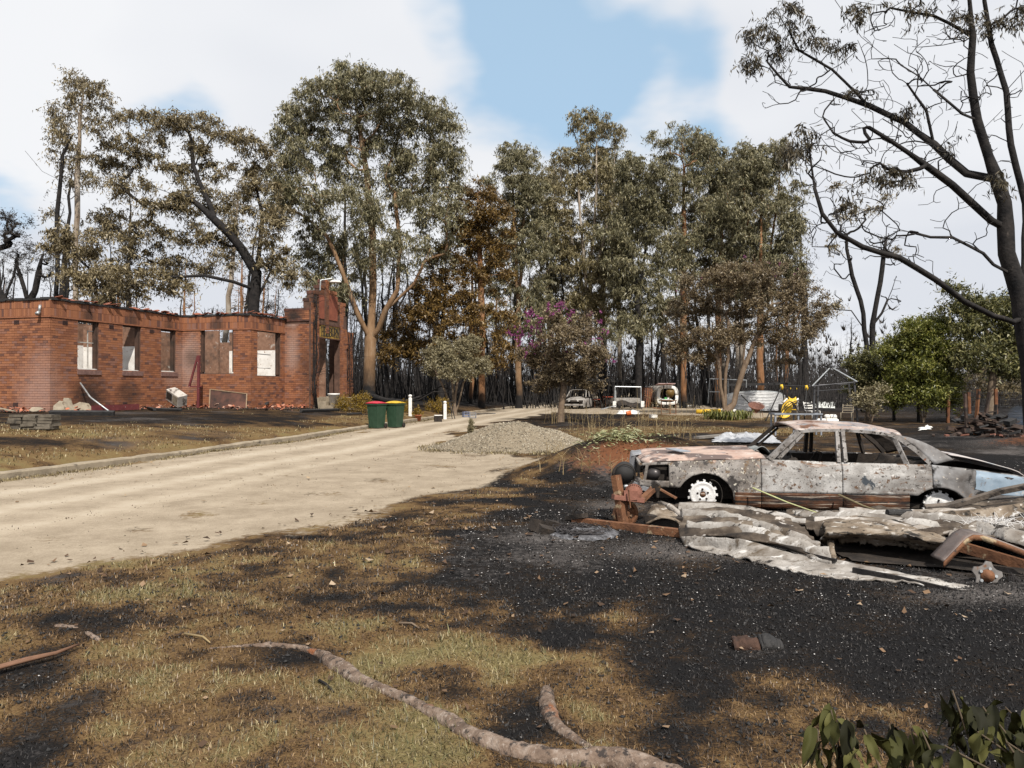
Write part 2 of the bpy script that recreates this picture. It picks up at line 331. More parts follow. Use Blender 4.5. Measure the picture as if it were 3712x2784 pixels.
# small relief close to the camera
rel = np.zeros(fx.shape); nr = (fy > 1) & (fy < 20) & (np.abs(fx) < 14)
rel[nr] = [0.018 * mnoise.noise((a * 1.7, b * 1.7, 0)) + 0.010 * mnoise.noise((a * 5, b * 5, 3)) for a, b in zip(fx[nr], fy[nr])]
GZ = GZ + rel * (1 - np.clip(sand * 1.3, 0, 1))
V = np.stack([fx, fy, GZ], 1)
nxg, nyg = len(gx), len(gy)
idx = np.arange(nxg * nyg).reshape(nyg, nxg)
Q = np.stack([idx[:-1, :-1], idx[:-1, 1:], idx[1:, 1:], idx[1:, :-1]], -1).reshape(-1, 4)
isroad = sand[Q].mean(1) > 0.5
def ground_material():
    m, n, l, b = new_mat('scorched_ground', 0.95, 0, 0.04)
    tc = n.new('ShaderNodeTexCoord').outputs['Object']
    ab = n.new('ShaderNodeAttribute'); ab.attribute_name = 'burn_shade'; asd = n.new('ShaderNodeAttribute'); asd.attribute_name = 'sand'
    def mth(op, a, bb, c=None):
        k = n.new('ShaderNodeMath'); k.operation = op
        for i, s in enumerate((a, bb, c)):
            if s is None: continue
            if isinstance(s, (int, float)): k.inputs[i].default_value = s
            else: l.new(s, k.inputs[i])
        return k.outputs[0]
    n1 = tex_noise(n, l, tc, 1.7, 4, 0.68); n2 = tex_noise(n, l, tc, 11, 3, 0.72, (5, 2, 0)); n3 = tex_noise(n, l, tc, 60, 2, 0.7, (1, 9, 0)); n4 = tex_noise(n, l, tc, 0.5, 3, 0.6, (8, 3, 1))
    v = mth('ADD', ab.outputs['Fac'], mth('MULTIPLY', mth('SUBTRACT', n1, 0.5), 0.45))
    v = mth('ADD', v, mth('MULTIPLY', mth('SUBTRACT', n2, 0.5), 0.55))
    v = mth('ADD', v, mth('MULTIPLY', mth('SUBTRACT', n3, 0.5), 0.7))
    r = ramp(n, [(0.05, (.150, .122, .056)), (0.30, (.155, .108, .050)), (0.48, (.120, .074, .035)), (0.67, (.042, .027, .016)), (0.84, (.0135, .0118, .011)), (1.0, (.0115, .0112, .0118))]); l.new(v, r.inputs[0])
    # pale ash blown about on the black
    ash = n.new('ShaderNodeMapRange'); l.new(mth('ADD', n4, mth('MULTIPLY', mth('SUBTRACT', n2, .5), .5)), ash.inputs['Value']); ash.inputs['From Min'].default_value = 0.56; ash.inputs['From Max'].default_value = 0.80; ash.inputs['To Max'].default_value = 0.55
    mx = n.new('ShaderNodeMix'); mx.data_type = 'RGBA'; l.new(mth('MULTIPLY', ash.outputs[0], mth('MINIMUM', 1.0, mth('MULTIPLY', ab.outputs['Fac'], ab.outputs['Fac']))), mx.inputs[0]); l.new(r.outputs[0], mx.inputs[6]); mx.inputs[7].default_value = (.20, .18, .17, 1)
    aa = n.new('ShaderNodeAttribute'); aa.attribute_name = 'ash'
    a2 = n.new('ShaderNodeMapRange'); l.new(mth('ADD', aa.outputs['Fac'], mth('MULTIPLY', mth('SUBTRACT', n3, .5), 2.4)), a2.inputs['Value']); a2.inputs['From Min'].default_value = 0.35; a2.inputs['From Max'].default_value = 0.95; a2.inputs['To Max'].default_value = .38
    mxa = n.new('ShaderNodeMix'); mxa.data_type = 'RGBA'; l.new(a2.outputs[0], mxa.inputs[0]); l.new(mx.outputs[2], mxa.inputs[6]); mxa.inputs[7].default_value = (.22, .198, .185, 1)
    # drive
    rs = ramp(n, [(0.30, (.22, .178, .13)), (0.5, (.335, .28, .212)), (0.70, (.41, .355, .282))])
    at_ = n.new('ShaderNodeAttribute'); at_.attribute_name = 'track'
    l.new(mth('ADD', mth('MULTIPLY', at_.outputs['Fac'], .22), mth('ADD', mth('MULTIPLY', n1, 0.5), mth('ADD', mth('MULTIPLY', n3, .38), mth('MULTIPLY', n2, .15)))), rs.inputs[0])
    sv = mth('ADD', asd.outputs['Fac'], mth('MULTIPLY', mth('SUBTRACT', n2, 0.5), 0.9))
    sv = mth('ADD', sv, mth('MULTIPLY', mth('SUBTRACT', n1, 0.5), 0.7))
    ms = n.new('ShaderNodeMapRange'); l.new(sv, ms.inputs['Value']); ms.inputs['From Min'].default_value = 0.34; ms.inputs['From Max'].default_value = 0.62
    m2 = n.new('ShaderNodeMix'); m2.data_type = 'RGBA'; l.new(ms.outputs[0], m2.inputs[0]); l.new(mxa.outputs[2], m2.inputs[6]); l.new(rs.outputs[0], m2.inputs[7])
    ar = n.new('ShaderNodeAttribute'); ar.attribute_name = 'red'
    m3 = n.new('ShaderNodeMix'); m3.data_type = 'RGBA'; 
    mr3 = n.new('ShaderNodeMapRange'); l.new(mth('ADD', ar.outputs['Fac'], mth('MULTIPLY', mth('SUBTRACT', n2, .5), 1.2)), mr3.inputs['Value']); mr3.inputs['From Min'].default_value = .45; mr3.inputs['From Max'].default_value = .8
    l.new(mr3.outputs[0], m3.inputs[0]); l.new(m2.outputs[2], m3.inputs[6]); m3.inputs[7].default_value = (.13, .055, .028, 1)
    l.new(m3.outputs[2], b.inputs['Base Color'])
    bp = n.new('ShaderNodeBump'); bp.inputs['Distance'].default_value = 0.035; l.new(mth('SUBTRACT', .75, mth('MULTIPLY', ms.outputs[0], .5)), bp.inputs['Strength'])
    l.new(mth('ADD', mth('MULTIPLY', n2, mth('SUBTRACT', .6, mth('MULTIPLY', ms.outputs[0], .58))), mth('MULTIPLY', n3, 0.5)), bp.inputs['Height']); l.new(bp.outputs[0], b.inputs['Normal'])
    return m
M_GROUND = ground_material()
ASH = [(1500,1190,1,260,26),(1330,1095,.9,90,16),(1230,1165,.6,120,14),(2120,1290,1,190,26),(1450,1085,.8,120,12),(1990,1130,.9,220,26),(1700,1130,.8,200,18),(2130,960,.6,90,14),(1400,870,.9,150,8),(1700,880,.6,140,8),(1020,868,.7,100,7),(1650,1400,.5,60,20)]
def ash_np(x, y):
    yy = np.maximum(y, 2.6); px = (W_PX / 2 + F_PX * x / yy) / K22; py = (HOR + F_PX * EYE / yy) / K22
    o = np.zeros(x.shape)
    for a, b, c, w, h in ASH: o = np.maximum(o, c * np.exp(-((px - a) / w) ** 2 - ((py - b) / h) ** 2))
    return o
ash = np.zeros(fx.shape); ash[near] = ash_np(fx[near], fy[near])
red = np.zeros(fx.shape); red[near] = 0.9 * np.exp(-((fx[near] - 2.2) / 1.6) ** 2 - ((fy[near] - 13.2) / .9) ** 2) + .7 * np.exp(-((fx[near] - 14.0) / 2.2) ** 2 - ((fy[near] - 20) / 1.1) ** 2)
track = np.zeros(fx.shape); _d = fx[near] - np.interp(fy[near], _ky, _kx) + .12 * np.sin(fy[near] * .5); track[near] = np.exp(-((_d - 1.5) / .32) ** 2) + np.exp(-((_d - 3.0) / .32) ** 2) + .6 * np.exp(-((_d - 4.2) / .3) ** 2) - .55
def sub_mesh(name, sel):
    q = Q[sel]; u, inv = np.unique(q, return_inverse=True)
    o = np_mesh(name, V[u], inv.reshape(-1, 4), M_GROUND, smooth=True)
    for nm, arr in (('burn_shade', burn_shade), ('sand', sand), ('ash', ash), ('red', red), ('track', track)):
        a = o.data.attributes.new(nm, 'FLOAT', 'POINT'); a.data.foreach_set('value', arr[u].astype(np.float32))
    tag(o, kind='structure'); return o
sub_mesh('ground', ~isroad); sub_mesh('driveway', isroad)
# ------------------------------------------------------------------ kerb along the drive
M_CONC = layered('weathered_concrete', (3, [(.3, (.20, .165, .12)), (.7, (.34, .285, .21))]), [((.06, .05, .04), 5, .6, .15), ((.42, .38, .31), 14, .62, .1)], .9, 0, .5, 60)
kerb = thing('kerb', None, None); tag(kerb, kind='structure')
ys = np.arange(2.0, 73.9, 2.4)
for i in range(len(ys) - 1):
    mb = MB(); a, b_ = ys[i], ys[i + 1] - 0.02
    pts = [(float(np.interp(t, _ky, _kx)), float(t)) for t in np.linspace(a, b_, 5)]
    j = random.uniform(-.012, .012)
    def prof(u, v, pts=pts, j=j):
        k = u * 4; i0 = min(int(k), 3); t = k - i0
        x = pts[i0][0] * (1 - t) + pts[i0 + 1][0] * t; y = pts[i0][1] * (1 - t) + pts[i0 + 1][1] * t
        dx, z = [(0.05, -.06), (0.05, .10), (0.032, .122), (-.18, .125), (-.198, .11), (-.20, -.06)][round(v * 5)]
        return (x + dx, y, z + j + 0.006 * math.sin(y * 7))
    mb.grid(prof, 4, 5); n0 = 5
    mb.f.append(tuple(r * 5 for r in range(6))[::-1]); mb.f.append(tuple(r * 5 + 4 for r in range(6)))
    mb.build('kerb_stone', M_CONC, kerb)
# ------------------------------------------------------------------ heap of gravel
M_GRAV = layered('crushed_gravel', (90, [(.25, (.13, .108, .08)), (.5, (.27, .222, .158)), (.75, (.40, .338, .25))]), [((.10, .085, .06), 2.0, .58, .25)], .95, 0, 1.0, 70, .1, .04)
hc = Vector((0.12, 19.6, 0))
mb = MB()
def heap(u, v):
    r = v; a = u * 2 * math.pi
    rx, ry = 2.15 * r, 2.0 * r
    x, y = rx * math.cos(a), ry * math.sin(a)
    h = 0.69 * max(0, (1 - r ** 1.35)) * (1 + .18 * mnoise.noise((x * .8, y * .8, 2))) + 0.05 * mnoise.noise((x * 2.2, y * 2.2, 0)) * (1 - r * .6) - 0.03
    if r > .97: h = -0.06
    x += 0.16 * mnoise.noise((math.cos(a) * 2, math.sin(a) * 2, 5)) * r * 2
    return (x, y, h + 0.022 * mnoise.noise((x * 9, y * 9, 0)))
mb.grid(heap, 110, 46)
hp = thing('gravel_heap', 'low rounded heap of grey gravel at the edge of the sandy drive', 'gravel heap', (hc.x, hc.y, gz(hc.x, hc.y)))
mb.build('heap_body', M_GRAV, hp, True)
rng = np.random.default_rng(3)
def stones(name, P, size, mat, parent=None, flatness=.6):
    """many small chips, four-cornered lumps"""
    n = len(P); s = size * rng.uniform(.5, 1.5, n)
    base = np.array([(1, 0, 0), (-.5, .87, 0), (-.5, -.87, 0), (0, 0, flatness), (0.2, .1, -flatness)])
    ang = rng.uniform(0, 6.28, n); c, sn = np.cos(ang), np.sin(ang)
    B = base[None] + rng.normal(0, .22, (n, 5, 3))
    X = (B[..., 0] * c[:, None] - B[..., 1] * sn[:, None]) * s[:, None]; Y = (B[..., 0] * sn[:, None] + B[..., 1] * c[:, None]) * s[:, None]; Z = B[..., 2] * s[:, None]
    VV = np.stack([X, Y, Z], -1) + P[:, None, :]
    f = np.array([(0, 1, 3), (1, 2, 3), (2, 0, 3), (1, 0, 4), (2, 1, 4), (0, 2, 4)])
    FF = (f[None] + (np.arange(n) * 5)[:, None, None]).reshape(-1, 3)
    return np_mesh(name, VV.reshape(-1, 3), FF, mat, parent)
a = rng.uniform(0, 6.28, 9000); r = np.sqrt(rng.uniform(0, 1.12, 9000))
P = np.array([heap(x / 6.2832, min(q, .99)) for x, q in zip(a, r)]); 
far_ = r > .98; P[far_, 0] *= (r[far_]); P[far_, 1] *= r[far_]; P[far_, 2] = 0.0
M_STONE = island_mat('gravel_stone', [(.1, (.10, .085, .062)), (.5, (.245, .21, .158)), (.9, (.40, .355, .28))], .95)
tag(stones('loose_gravel', P, 0.020, M_STONE, hp), kind='stuff')
# ------------------------------------------------------------------ the burnt-out brick building
BASE = 0.74                                     # level of its footings
KA = 0.27; AD = Vector((KA, 1, 0)).normalized(); BD = Vector((1, -KA, 0)).normalized()
C1 = Vector((-15.72, 25.8, 0))
bld = thing('brick_building', 'roofless burnt-out red brick building with a stepped entrance gable', 'building', (C1.x, C1.y, BASE))
_st = [(.0, (.105, .055, .045)), (.12, (.185, .076, .044)), (.45, (.25, .103, .052)), (.8, (.295, .125, .064)), (.96, (.215, .107, .078))]
def brick_material(name, obj_random):
    """fired brick, each one of its own tint, with soot stains and white bloom where the fire and the water left them"""
    m, n, l, b = new_mat(name, .85, 0, .2)
    rnd = n.new('ShaderNodeObjectInfo').outputs['Random'] if obj_random else n.new('ShaderNodeNewGeometry').outputs['Random Per Island']
    r = ramp(n, _st); l.new(rnd, r.inputs[0]); cur = r.outputs[0]
    pos = n.new('ShaderNodeNewGeometry').outputs['Position']
    nz = tex_noise(n, l, pos, 1.1, 3, .6, (2, 5, 1)); nf = tex_noise(n, l, pos, 9, 3, .6)
    def blob(c, rad, colr, amt, zs=1.0):
        nonlocal cur
        sb = n.new('ShaderNodeVectorMath'); sb.operation = 'SUBTRACT'; l.new(pos, sb.inputs[0]); sb.inputs[1].default_value = c
        ms = n.new('ShaderNodeVectorMath'); ms.operation = 'MULTIPLY'; l.new(sb.outputs[0], ms.inputs[0]); ms.inputs[1].default_value = (1, 1, zs)
        ln = n.new('ShaderNodeVectorMath'); ln.operation = 'LENGTH'; l.new(ms.outputs[0], ln.inputs[0])
        ad = n.new('ShaderNodeMath'); ad.operation = 'MULTIPLY_ADD'; l.new(nz, ad.inputs[0]); ad.inputs[1].default_value = rad * 1.5; l.new(ln.outputs['Value'], ad.inputs[2])
        a2 = n.new('ShaderNodeMath'); a2.operation = 'MULTIPLY_ADD'; l.new(nf, a2.inputs[0]); a2.inputs[1].default_value = rad * .5; l.new(ad.outputs[0], a2.inputs[2])
        mr = n.new('ShaderNodeMapRange'); l.new(a2.outputs[0], mr.inputs['Value']); mr.inputs['From Min'].default_value = rad * 2.5; mr.inputs['From Max'].default_value = rad * 1.4; mr.inputs['To Max'].default_value = amt
        mx = n.new('ShaderNodeMix'); mx.data_type = 'RGBA'; l.new(mr.outputs[0], mx.inputs[0]); l.new(cur, mx.inputs[6]); mx.inputs[7].default_value = rgba(colr); cur = mx.outputs[2]
    for st in STAINS: blob(*st)
    l.new(cur, b.inputs['Base Color'])
    bp = n.new('ShaderNodeBump'); bp.inputs['Strength'].default_value = .35; bp.inputs['Distance'].default_value = .006
    l.new(tex_noise(n, l, pos, 55, 2), bp.inputs['Height']); l.new(bp.outputs[0], b.inputs['Normal'])
    return m
SOOT, PALE = (.022, .019, .018), (.36, .25, .21)
# the corners, walked along the plan
def tpx(P, D, px):
    k = (px - W_PX / 2) / F_PX; return (k * P.y - P.x) / (D.x - k * D.y)
C2 = C1 + AD * tpx(C1, AD, 661); C3 = C2 + BD * tpx(C2, BD, 908); C4 = C3 + AD * tpx(C3, AD, 1032)
C5 = C4 + BD * tpx(C4, BD, 1121); C6 = C5 + AD * tpx(C5, AD, 1256)
def zpx(P, py): return EYE - (py - HOR) / F_PX * P.y
STAINS = [((C1.x + .55, C1.y + 1.6, BASE + .45), .7, SOOT, .85), ((C1.x + 1.1, C1.y + 3.4, BASE + .5), .55, SOOT, .6), ((C1.x - .45, C1.y, BASE + .5), .8, (.33, .20, .16), .75, .6),
 ((C2.x + .35, C2.y, BASE + 1.9), .5, PALE, .75, .45), ((C2.x - .2, C2.y - .7, BASE + 1.3), .45, PALE, .5), ((C4.x + .35, C4.y, BASE + 2.5), .33, PALE, .7, .35), ((C4.x + .4, C4.y, BASE + 4.0), .45, SOOT, .95), ((C4.x + .3, C4.y, BASE + 4.9), .8, (.05, .035, .03), .8), ((C4.x + .4, C4.y, BASE + 3.62), .28, PALE, .9, 1.6),
 ((C5.x + .15, C5.y + .8, BASE + 4.9), .7, SOOT, .7), ((C5.x + .3, C5.y + 1.6, BASE + 3.9), .8, (.08, .04, .03), .5), ((C5.x, C5.y + .2, BASE + 1.5), .45, SOOT, .5, .3), ((C5.x + .5, C5.y + 2.2, BASE + 1.2), .5, SOOT, .45, .5), ((C3.x + .2, C3.y + 1.5, BASE + 1.6), .4, SOOT, .6), ((C3.x - 2.7, C3.y + .7, BASE + 2.0), .35, SOOT, .5)]
for _P, _D, _hs in ((C1, AD, ((280, 357, 1160, 1341), (443, 509, 1178, 1346), (583, 636, 1194, 1349))), (C2, BD, ((728, 846, 1190, 1354),)), (C3, AD, ((932, 1016, 1195, 1361),))):
    for x0, x1, y0, y1 in _hs:
        _c = _P + _D * tpx(_P, _D, (x0 + x1) / 2); STAINS.append(((_c.x, _c.y, zpx(_c, y0) + .12), .30, (.04, .028, .024), .75, .9))
M_BRICK = brick_material('fired_brick', False); M_BRICK1 = brick_material('fired_brick_single', True)
M_MORTAR = layered('dark_mortar', (4, [(.3, (.06, .036, .028)), (.7, (.13, .075, .055))]), (), .95)
M_PLAST = layered('flaking_plaster', (2.5, [(.3, (.58, .55, .51)), (.6, (.76, .74, .71))]), [((.28, .17, .11), 5, .63, .04), ((.16, .14, .12), 1.6, .66, .2), ((.62, .60, .57), 18, .63, .05)], .9, 0, .3, 30)
M_INNER = layered('inner_brick', (6, [(.3, (.16, .085, .055)), (.7, (.27, .16, .11))]), [((.05, .04, .035), 1.5, .5, .2), ((.40, .36, .32), 4, .62, .08)], .9, 0, .5, 14)
M_CHAR = layered('charred_timber', (9, [(.3, (.010, .010, .011)), (.7, (.030, .028, .027))]), [((.12, .12, .12), 20, .66, .1)], .75, 0, .9, 26, .4)
M_TILE = island_mat('broken_terracotta', [(.0, (.05, .025, .02)), (.35, (.17, .065, .04)), (.75, (.30, .11, .07)), (.95, (.30, .21, .17))], .85)
M_WHITE = layered('old_white_paint', (6, [(.3, (.58, .57, .54)), (.7, (.78, .77, .74))]), [((.25, .20, .16), 9, .64, .06)], .6)
M_WIRE = plain('dark_wire', (.05, .045, .045), .6, .3)
def wall_frame(P, D, out):
    """(along, out, up) of a wall -> world"""
    return lambda t, o, z: P + D * t + out * o + Vector((0, 0, BASE + z))
BP, CH, BL = 0.222, 0.0865, 0.212                # brick pitch, course height, brick length
single = []                                       # (distance, frame, t0, t1, z0, o) candidates for bricks built one by one
rest = MB()
def lay_brick(mb, fr, t0, t1, z0, z1, o0, o1):
    P = [fr(t, o, z) for z in (z0, z1) for o in (o0, o1) for t in (t0, t1)]
    mb.add(P, [(0, 2, 3, 1), (4, 5, 7, 6), (0, 1, 5, 4), (2, 6, 7, 3), (0, 4, 6, 2), (1, 3, 7, 5)])
ALL = []
def courses(fr, L, z0, z1, holes, lap0=0.0, lap1=0.0, o=0.0, near=False, half=0):
    nrow = int(round((z1 - z0) / CH))
    for r in range(nrow):
        za, zb = z0 + r * CH + .005, z0 + (r + 1) * CH - .005
        segs = [(-lap0, L + lap1)]
        for (h0, h1, hz0, hz1) in holes:
            if hz0 < (za + zb) / 2 < hz1:
                segs = [s for a, b in segs for s in ((a, min(b, h0)), (max(a, h1), b)) if s[1] - s[0] > .02]
        for a, b in segs:
            t = a - (BP * .5 if (r + half) % 2 else 0)
            while t < b:
                u0, u1 = max(t + .005, a), min(t + BP - .005, b)
                if u1 - u0 > .03:
                    pr = o + .014 + random.uniform(-.0035, .0035)
                    ALL.append((fr, u0, u1, za, zb, o, pr, near and (u1 - u0) > BL - .01))
                t += BP
def soldiers(fr, L, z0, h, o, lap0=0, lap1=0):
    t = -lap0
    while t < L + lap1 - .03:
        u1 = min(t + .0865, L + lap1)
        ALL.append((fr, t + .003, u1 - .003, z0 + .003, z0 + h - .003, o - .012, o + .012 + random.uniform(-.003, .003), False)); t += .0865
wall_no = {}
def slab(mb, fr, L, z0, z1, holes, o0, o1):
    cuts = sorted({0, L} | {h[0] for h in holes} | {h[1] for h in holes})
    for a, b in zip(cuts, cuts[1:]):
        zs = [(z0, z1)]
        for h in holes:
            if h[0] <= (a + b) / 2 <= h[1]: zs = [q for c, d in zs for q in ((c, min(d, h[2])), (max(c, h[3]), d)) if q[1] - q[0] > .005]
        for c, d in zs: lay_brick(mb, fr, a, b, c, d, o0, o1)
def wall(P, D, out, L, H, holes, near=False, plaster=True, lap0=0., lap1=0., soldier=True, th=.24):
    fr = wall_frame(P, D, out)
    mb = MB(); slab(mb, fr, L, -.5, H, holes, -th, 0); w = mb.build('wall', M_MORTAR, bld, world=True)
    if plaster:
        mb = MB(); slab(mb, fr, L, 0, H - .9, holes, -th - .02, -th); mb.build('plaster', M_PLAST, w, world=True)
        mb = MB(); slab(mb, fr, L, H - .9, H, holes, -th - .006, -th); mb.build('bare_brickwork', M_INNER, w, world=True)
    n0 = len(ALL)
    courses(fr, L, -.35 - .0019, H - .60, holes, lap0, lap1, near=near)
    if soldier:
        top = H - .60
        mb = MB(); lay_brick(mb, fr, -lap0 * 3, L + lap1 * 3, top, top + .055, 0, .04); mb.build('string_course', M_BAND, w, world=True)
        mb = MB(); lay_brick(mb, fr, -lap0 * 2, L + lap1 * 2, top + .055, H, 0, .020); mb.build('band_backing', M_MORTAR, w, world=True)
        soldiers(fr, L, top + .055, .262, .025, lap0 * 2, lap1 * 2); soldiers(fr, L, top + .32, .262, .025, lap0 * 2, lap1 * 2)
    for q in range(n0, len(ALL)): ALL[q] = ALL[q] + (w,)
    return fr, w
M_BAND = layered('band_brick', (6, [(.3, (.19, .075, .04)), (.7, (.29, .12, .064))]), [((.05, .035, .03), 2, .58, .15)], .85, 0, .3, 40)
H0 = 3.81
def hole(P, D, x0, x1, y0, y1):
    t0, t1 = tpx(P, D, x0), tpx(P, D, x1); c = P + D * (t0 if x1 - x0 < 0 else t0)
    return (t0, t1, zpx(c, y1) - BASE, zpx(c, y0) - BASE)
OUT_A = Vector((1, -KA, 0)).normalized(); OUT_B = Vector((-KA, -1, 0)).normalized()
hA = [hole(C1, AD, 280, 357, 1160, 1341), hole(C1, AD, 443, 509, 1178, 1346), hole(C1, AD, 583, 636, 1194, 1349)]
hB = [hole(C2, BD, 728, 846, 1190, 1354)]
hC = [hole(C3, AD, 932, 1016, 1195, 1361)]
LA, LB, LC, LD, LE = (C2 - C1).length, (C3 - C2).length, (C4 - C3).length, (C5 - C4).length, (C6 - C5).length
L0 = 5.5
frW, wW = wall(C1 - BD * L0, BD, OUT_B, L0, H0, [], near=True, lap1=.017)
frA, wA = wall(C1, AD, OUT_A, LA, H0, hA, near=True, lap0=.017)
frB, wB = wall(C2, BD, OUT_B, LB, H0, hB, lap1=.017)
frC, wC = wall(C3, AD, OUT_A, LC, H0, hC, lap0=.017)
# entrance block: taller, with a stepped gable
HP = 4.25
frD, wD = wall(C4, BD, OUT_B, LD, HP, [], lap1=.017, plaster=False, soldier=False)
door = (tpx(C5, AD, 1155), tpx(C5, AD, 1228)); dz0, dz1 = .42, zpx(C5 + AD * door[0], 1222) - BASE
frE, wE = wall(C5, AD, OUT_A, LE, HP, [(door[0], door[1], dz0 - .95, dz1)], lap0=.017, plaster=False, soldier=False)
mb = MB(); mbk = []
def ledge(fr, L, z, h, o, name='coping', lap=.03):
    m2 = MB(); lay_brick(m2, fr, -lap, L + lap, z, z + h, -.24, o); return m2.build(name, M_COP, bld, world=True)
M_COP = layered('sooty_coping', (5, [(.3, (.045, .027, .022)), (.7, (.13, .058, .042))]), [((.02, .018, .018), 2, .52, .2)], .9, 0, .4, 40)
ledge(frD, LD, HP - .02, .10, .05); ledge(frD, LD, HP - .50, .07, .04)
courses(frD, LD, HP - .43, HP - .0, [], 0, .0, o=.025); 
# rise of the gable in steps (t0, t1, height)
gab = [(0.0, .32, 4.75), (.32, .95, 5.12), (.95, 1.28, 5.45), (1.28, 1.62, 5.75), (1.62, 2.45, 5.30), (2.45, LE - .18, 4.85)]
n0 = len(ALL)
for (a, b, h) in gab:
    m2 = MB(); lay_brick(m2, frE, a, b, HP, h - .12, -.30, 0); m2.build('gable_step', M_MORTAR, bld, world=True)
    nl = max(1, int((b - a) / BP))
    fr2 = (lambda a: lambda t, o, z: frE(t + a, o, z))(a)
    courses(fr2, b - a, HP + .002, h - .12, [], 0, 0)
    frs = (lambda a: lambda t, o, z: frE(a, -.3 + t, z))(a)
    soldiers(fr2, b - a + .02, h - .12, .15, .03, .02, 0)
    m2 = MB(); lay_brick(m2, frE, a - .02, b + .02, h - .119, h + .028, -.32, .012); m2.build('coping', M_COP, bld, world=True)
# pilasters beside and above the door, rendered panels between them
for (a, b, z0_, z1_, o) in ((-.02, .34, -.35, 4.62, .10), (1.30, 1.60, 3.3, 5.70, .09), (LE - .82, LE - .5, -.35, 4.75, .09), (.55, .75, -.35, 4.9, .06)):
    m2 = MB(); lay_brick(m2, frE, a, b, z0_, z1_, 0.002, o - .008); pw = m2.build('pilaster', M_MORTAR, bld, world=True)
    fr2 = (lambda a: lambda t, oo, z: frE(t + a, oo, z))(a)
    courses(fr2, b - a, z0_, z1_, [], 0, 0, o=o - .008)
for i in range(n0, len(ALL)):
    if len(ALL[i]) < 9: ALL[i] = ALL[i] + (wE,)
for i in range(len(ALL)):
    if len(ALL[i]) < 9: ALL[i] = ALL[i] + (wD,)
M_PANEL = layered('rust_render', (3, [(.3, (.17, .055, .035)), (.7, (.26, .085, .05))]), [((.04, .03, .028), 1.4, .55, .2), ((.42, .22, .16), 10, .66, .04, (1, 1, .3))], .85, 0, .4, 22)
for (a, b, z0_, z1_) in ((.80, 1.28, 3.95, 5.0), (1.62, 2.52, 3.95, 5.1)):
    m2 = MB(); lay_brick(m2, frE, a, b, z0_, z1_, .003, .035); m2.build('gable_panel', M_PANEL, bld, world=True)
# the name board
t0, t1 = tpx(C5, AD, 1157), tpx(C5, AD, 1225)
zt, zb_ = zpx(C5 + AD * t0, 1177) - BASE, zpx(C5 + AD * t0, 1222) - BASE
M_SIGN = layered('yellow_sign_board', (1.2, [(.35, (.20, .13, .04)), (.6, (.36, .225, .05))]), [((.07, .05, .035), 1.1, .52, .25), ((.55, .42, .15), 9, .64, .1)], .7)
m2 = MB(); lay_brick(m2, frE, t0, t1, zb_, zt, .02, .075); sign = m2.build('name_board', M_SIGN, bld, world=True); sign['label'] = 'yellow board with raised dark capital letters, sooty at its left'
m2 = MB()
for q in ((t0 - .05, t1 + .06, zt, zt + .05), (t0 - .05, t1 + .06, zb_ - .05, zb_), (t1, t1 + .06, zb_, zt)): lay_brick(m2, frE, *q, .02, .10)
m2.build('board_frame', M_COP, sign, world=True)
GLY = {'H': [((.1, 0), (.1, 1)), ((.75, 0), (.75, 1)), ((.1, .5), (.75, .5))], 'E': [((.1, 0), (.1, 1)), ((.1, .97), (.7, .97)), ((.1, .5), (.6, .5)), ((.1, .03), (.72, .03)), ((.7, .97), (.7, .82)), ((.72, .03), (.72, .18))],
 'B': [((.1, 0), (.1, 1)), ((.1, .97), (.55, .97)), ((.55, .97), (.7, .85)), ((.7, .85), (.7, .65)), ((.7, .65), (.55, .52)), ((.1, .52), (.55, .52)), ((.55, .52), (.76, .38)), ((.76, .38), (.76, .16)), ((.76, .16), (.58, .03)), ((.58, .03), (.1, .03))],
 'U': [((.1, 1), (.1, .25)), ((.1, .25), (.25, .05)), ((.25, .05), (.55, .05)), ((.55, .05), (.72, .25)), ((.72, .25), (.72, 1))],
 'R': [((.1, 0), (.1, 1)), ((.1, .97), (.55, .97)), ((.55, .97), (.72, .85)), ((.72, .85), (.72, .65)), ((.72, .65), (.55, .5)), ((.1, .5), (.55, .5)), ((.4, .5), (.78, 0))],
 'N': [((.1, 0), (.1, 1)), ((.1, 1), (.74, 0)), ((.74, 0), (.74, 1))]}
M_LET = plain('black_lettering', (.03, .026, .022), .6)
lw = (t1 - t0 - .08) / 7.0; lh = (zt - zb_) * .74
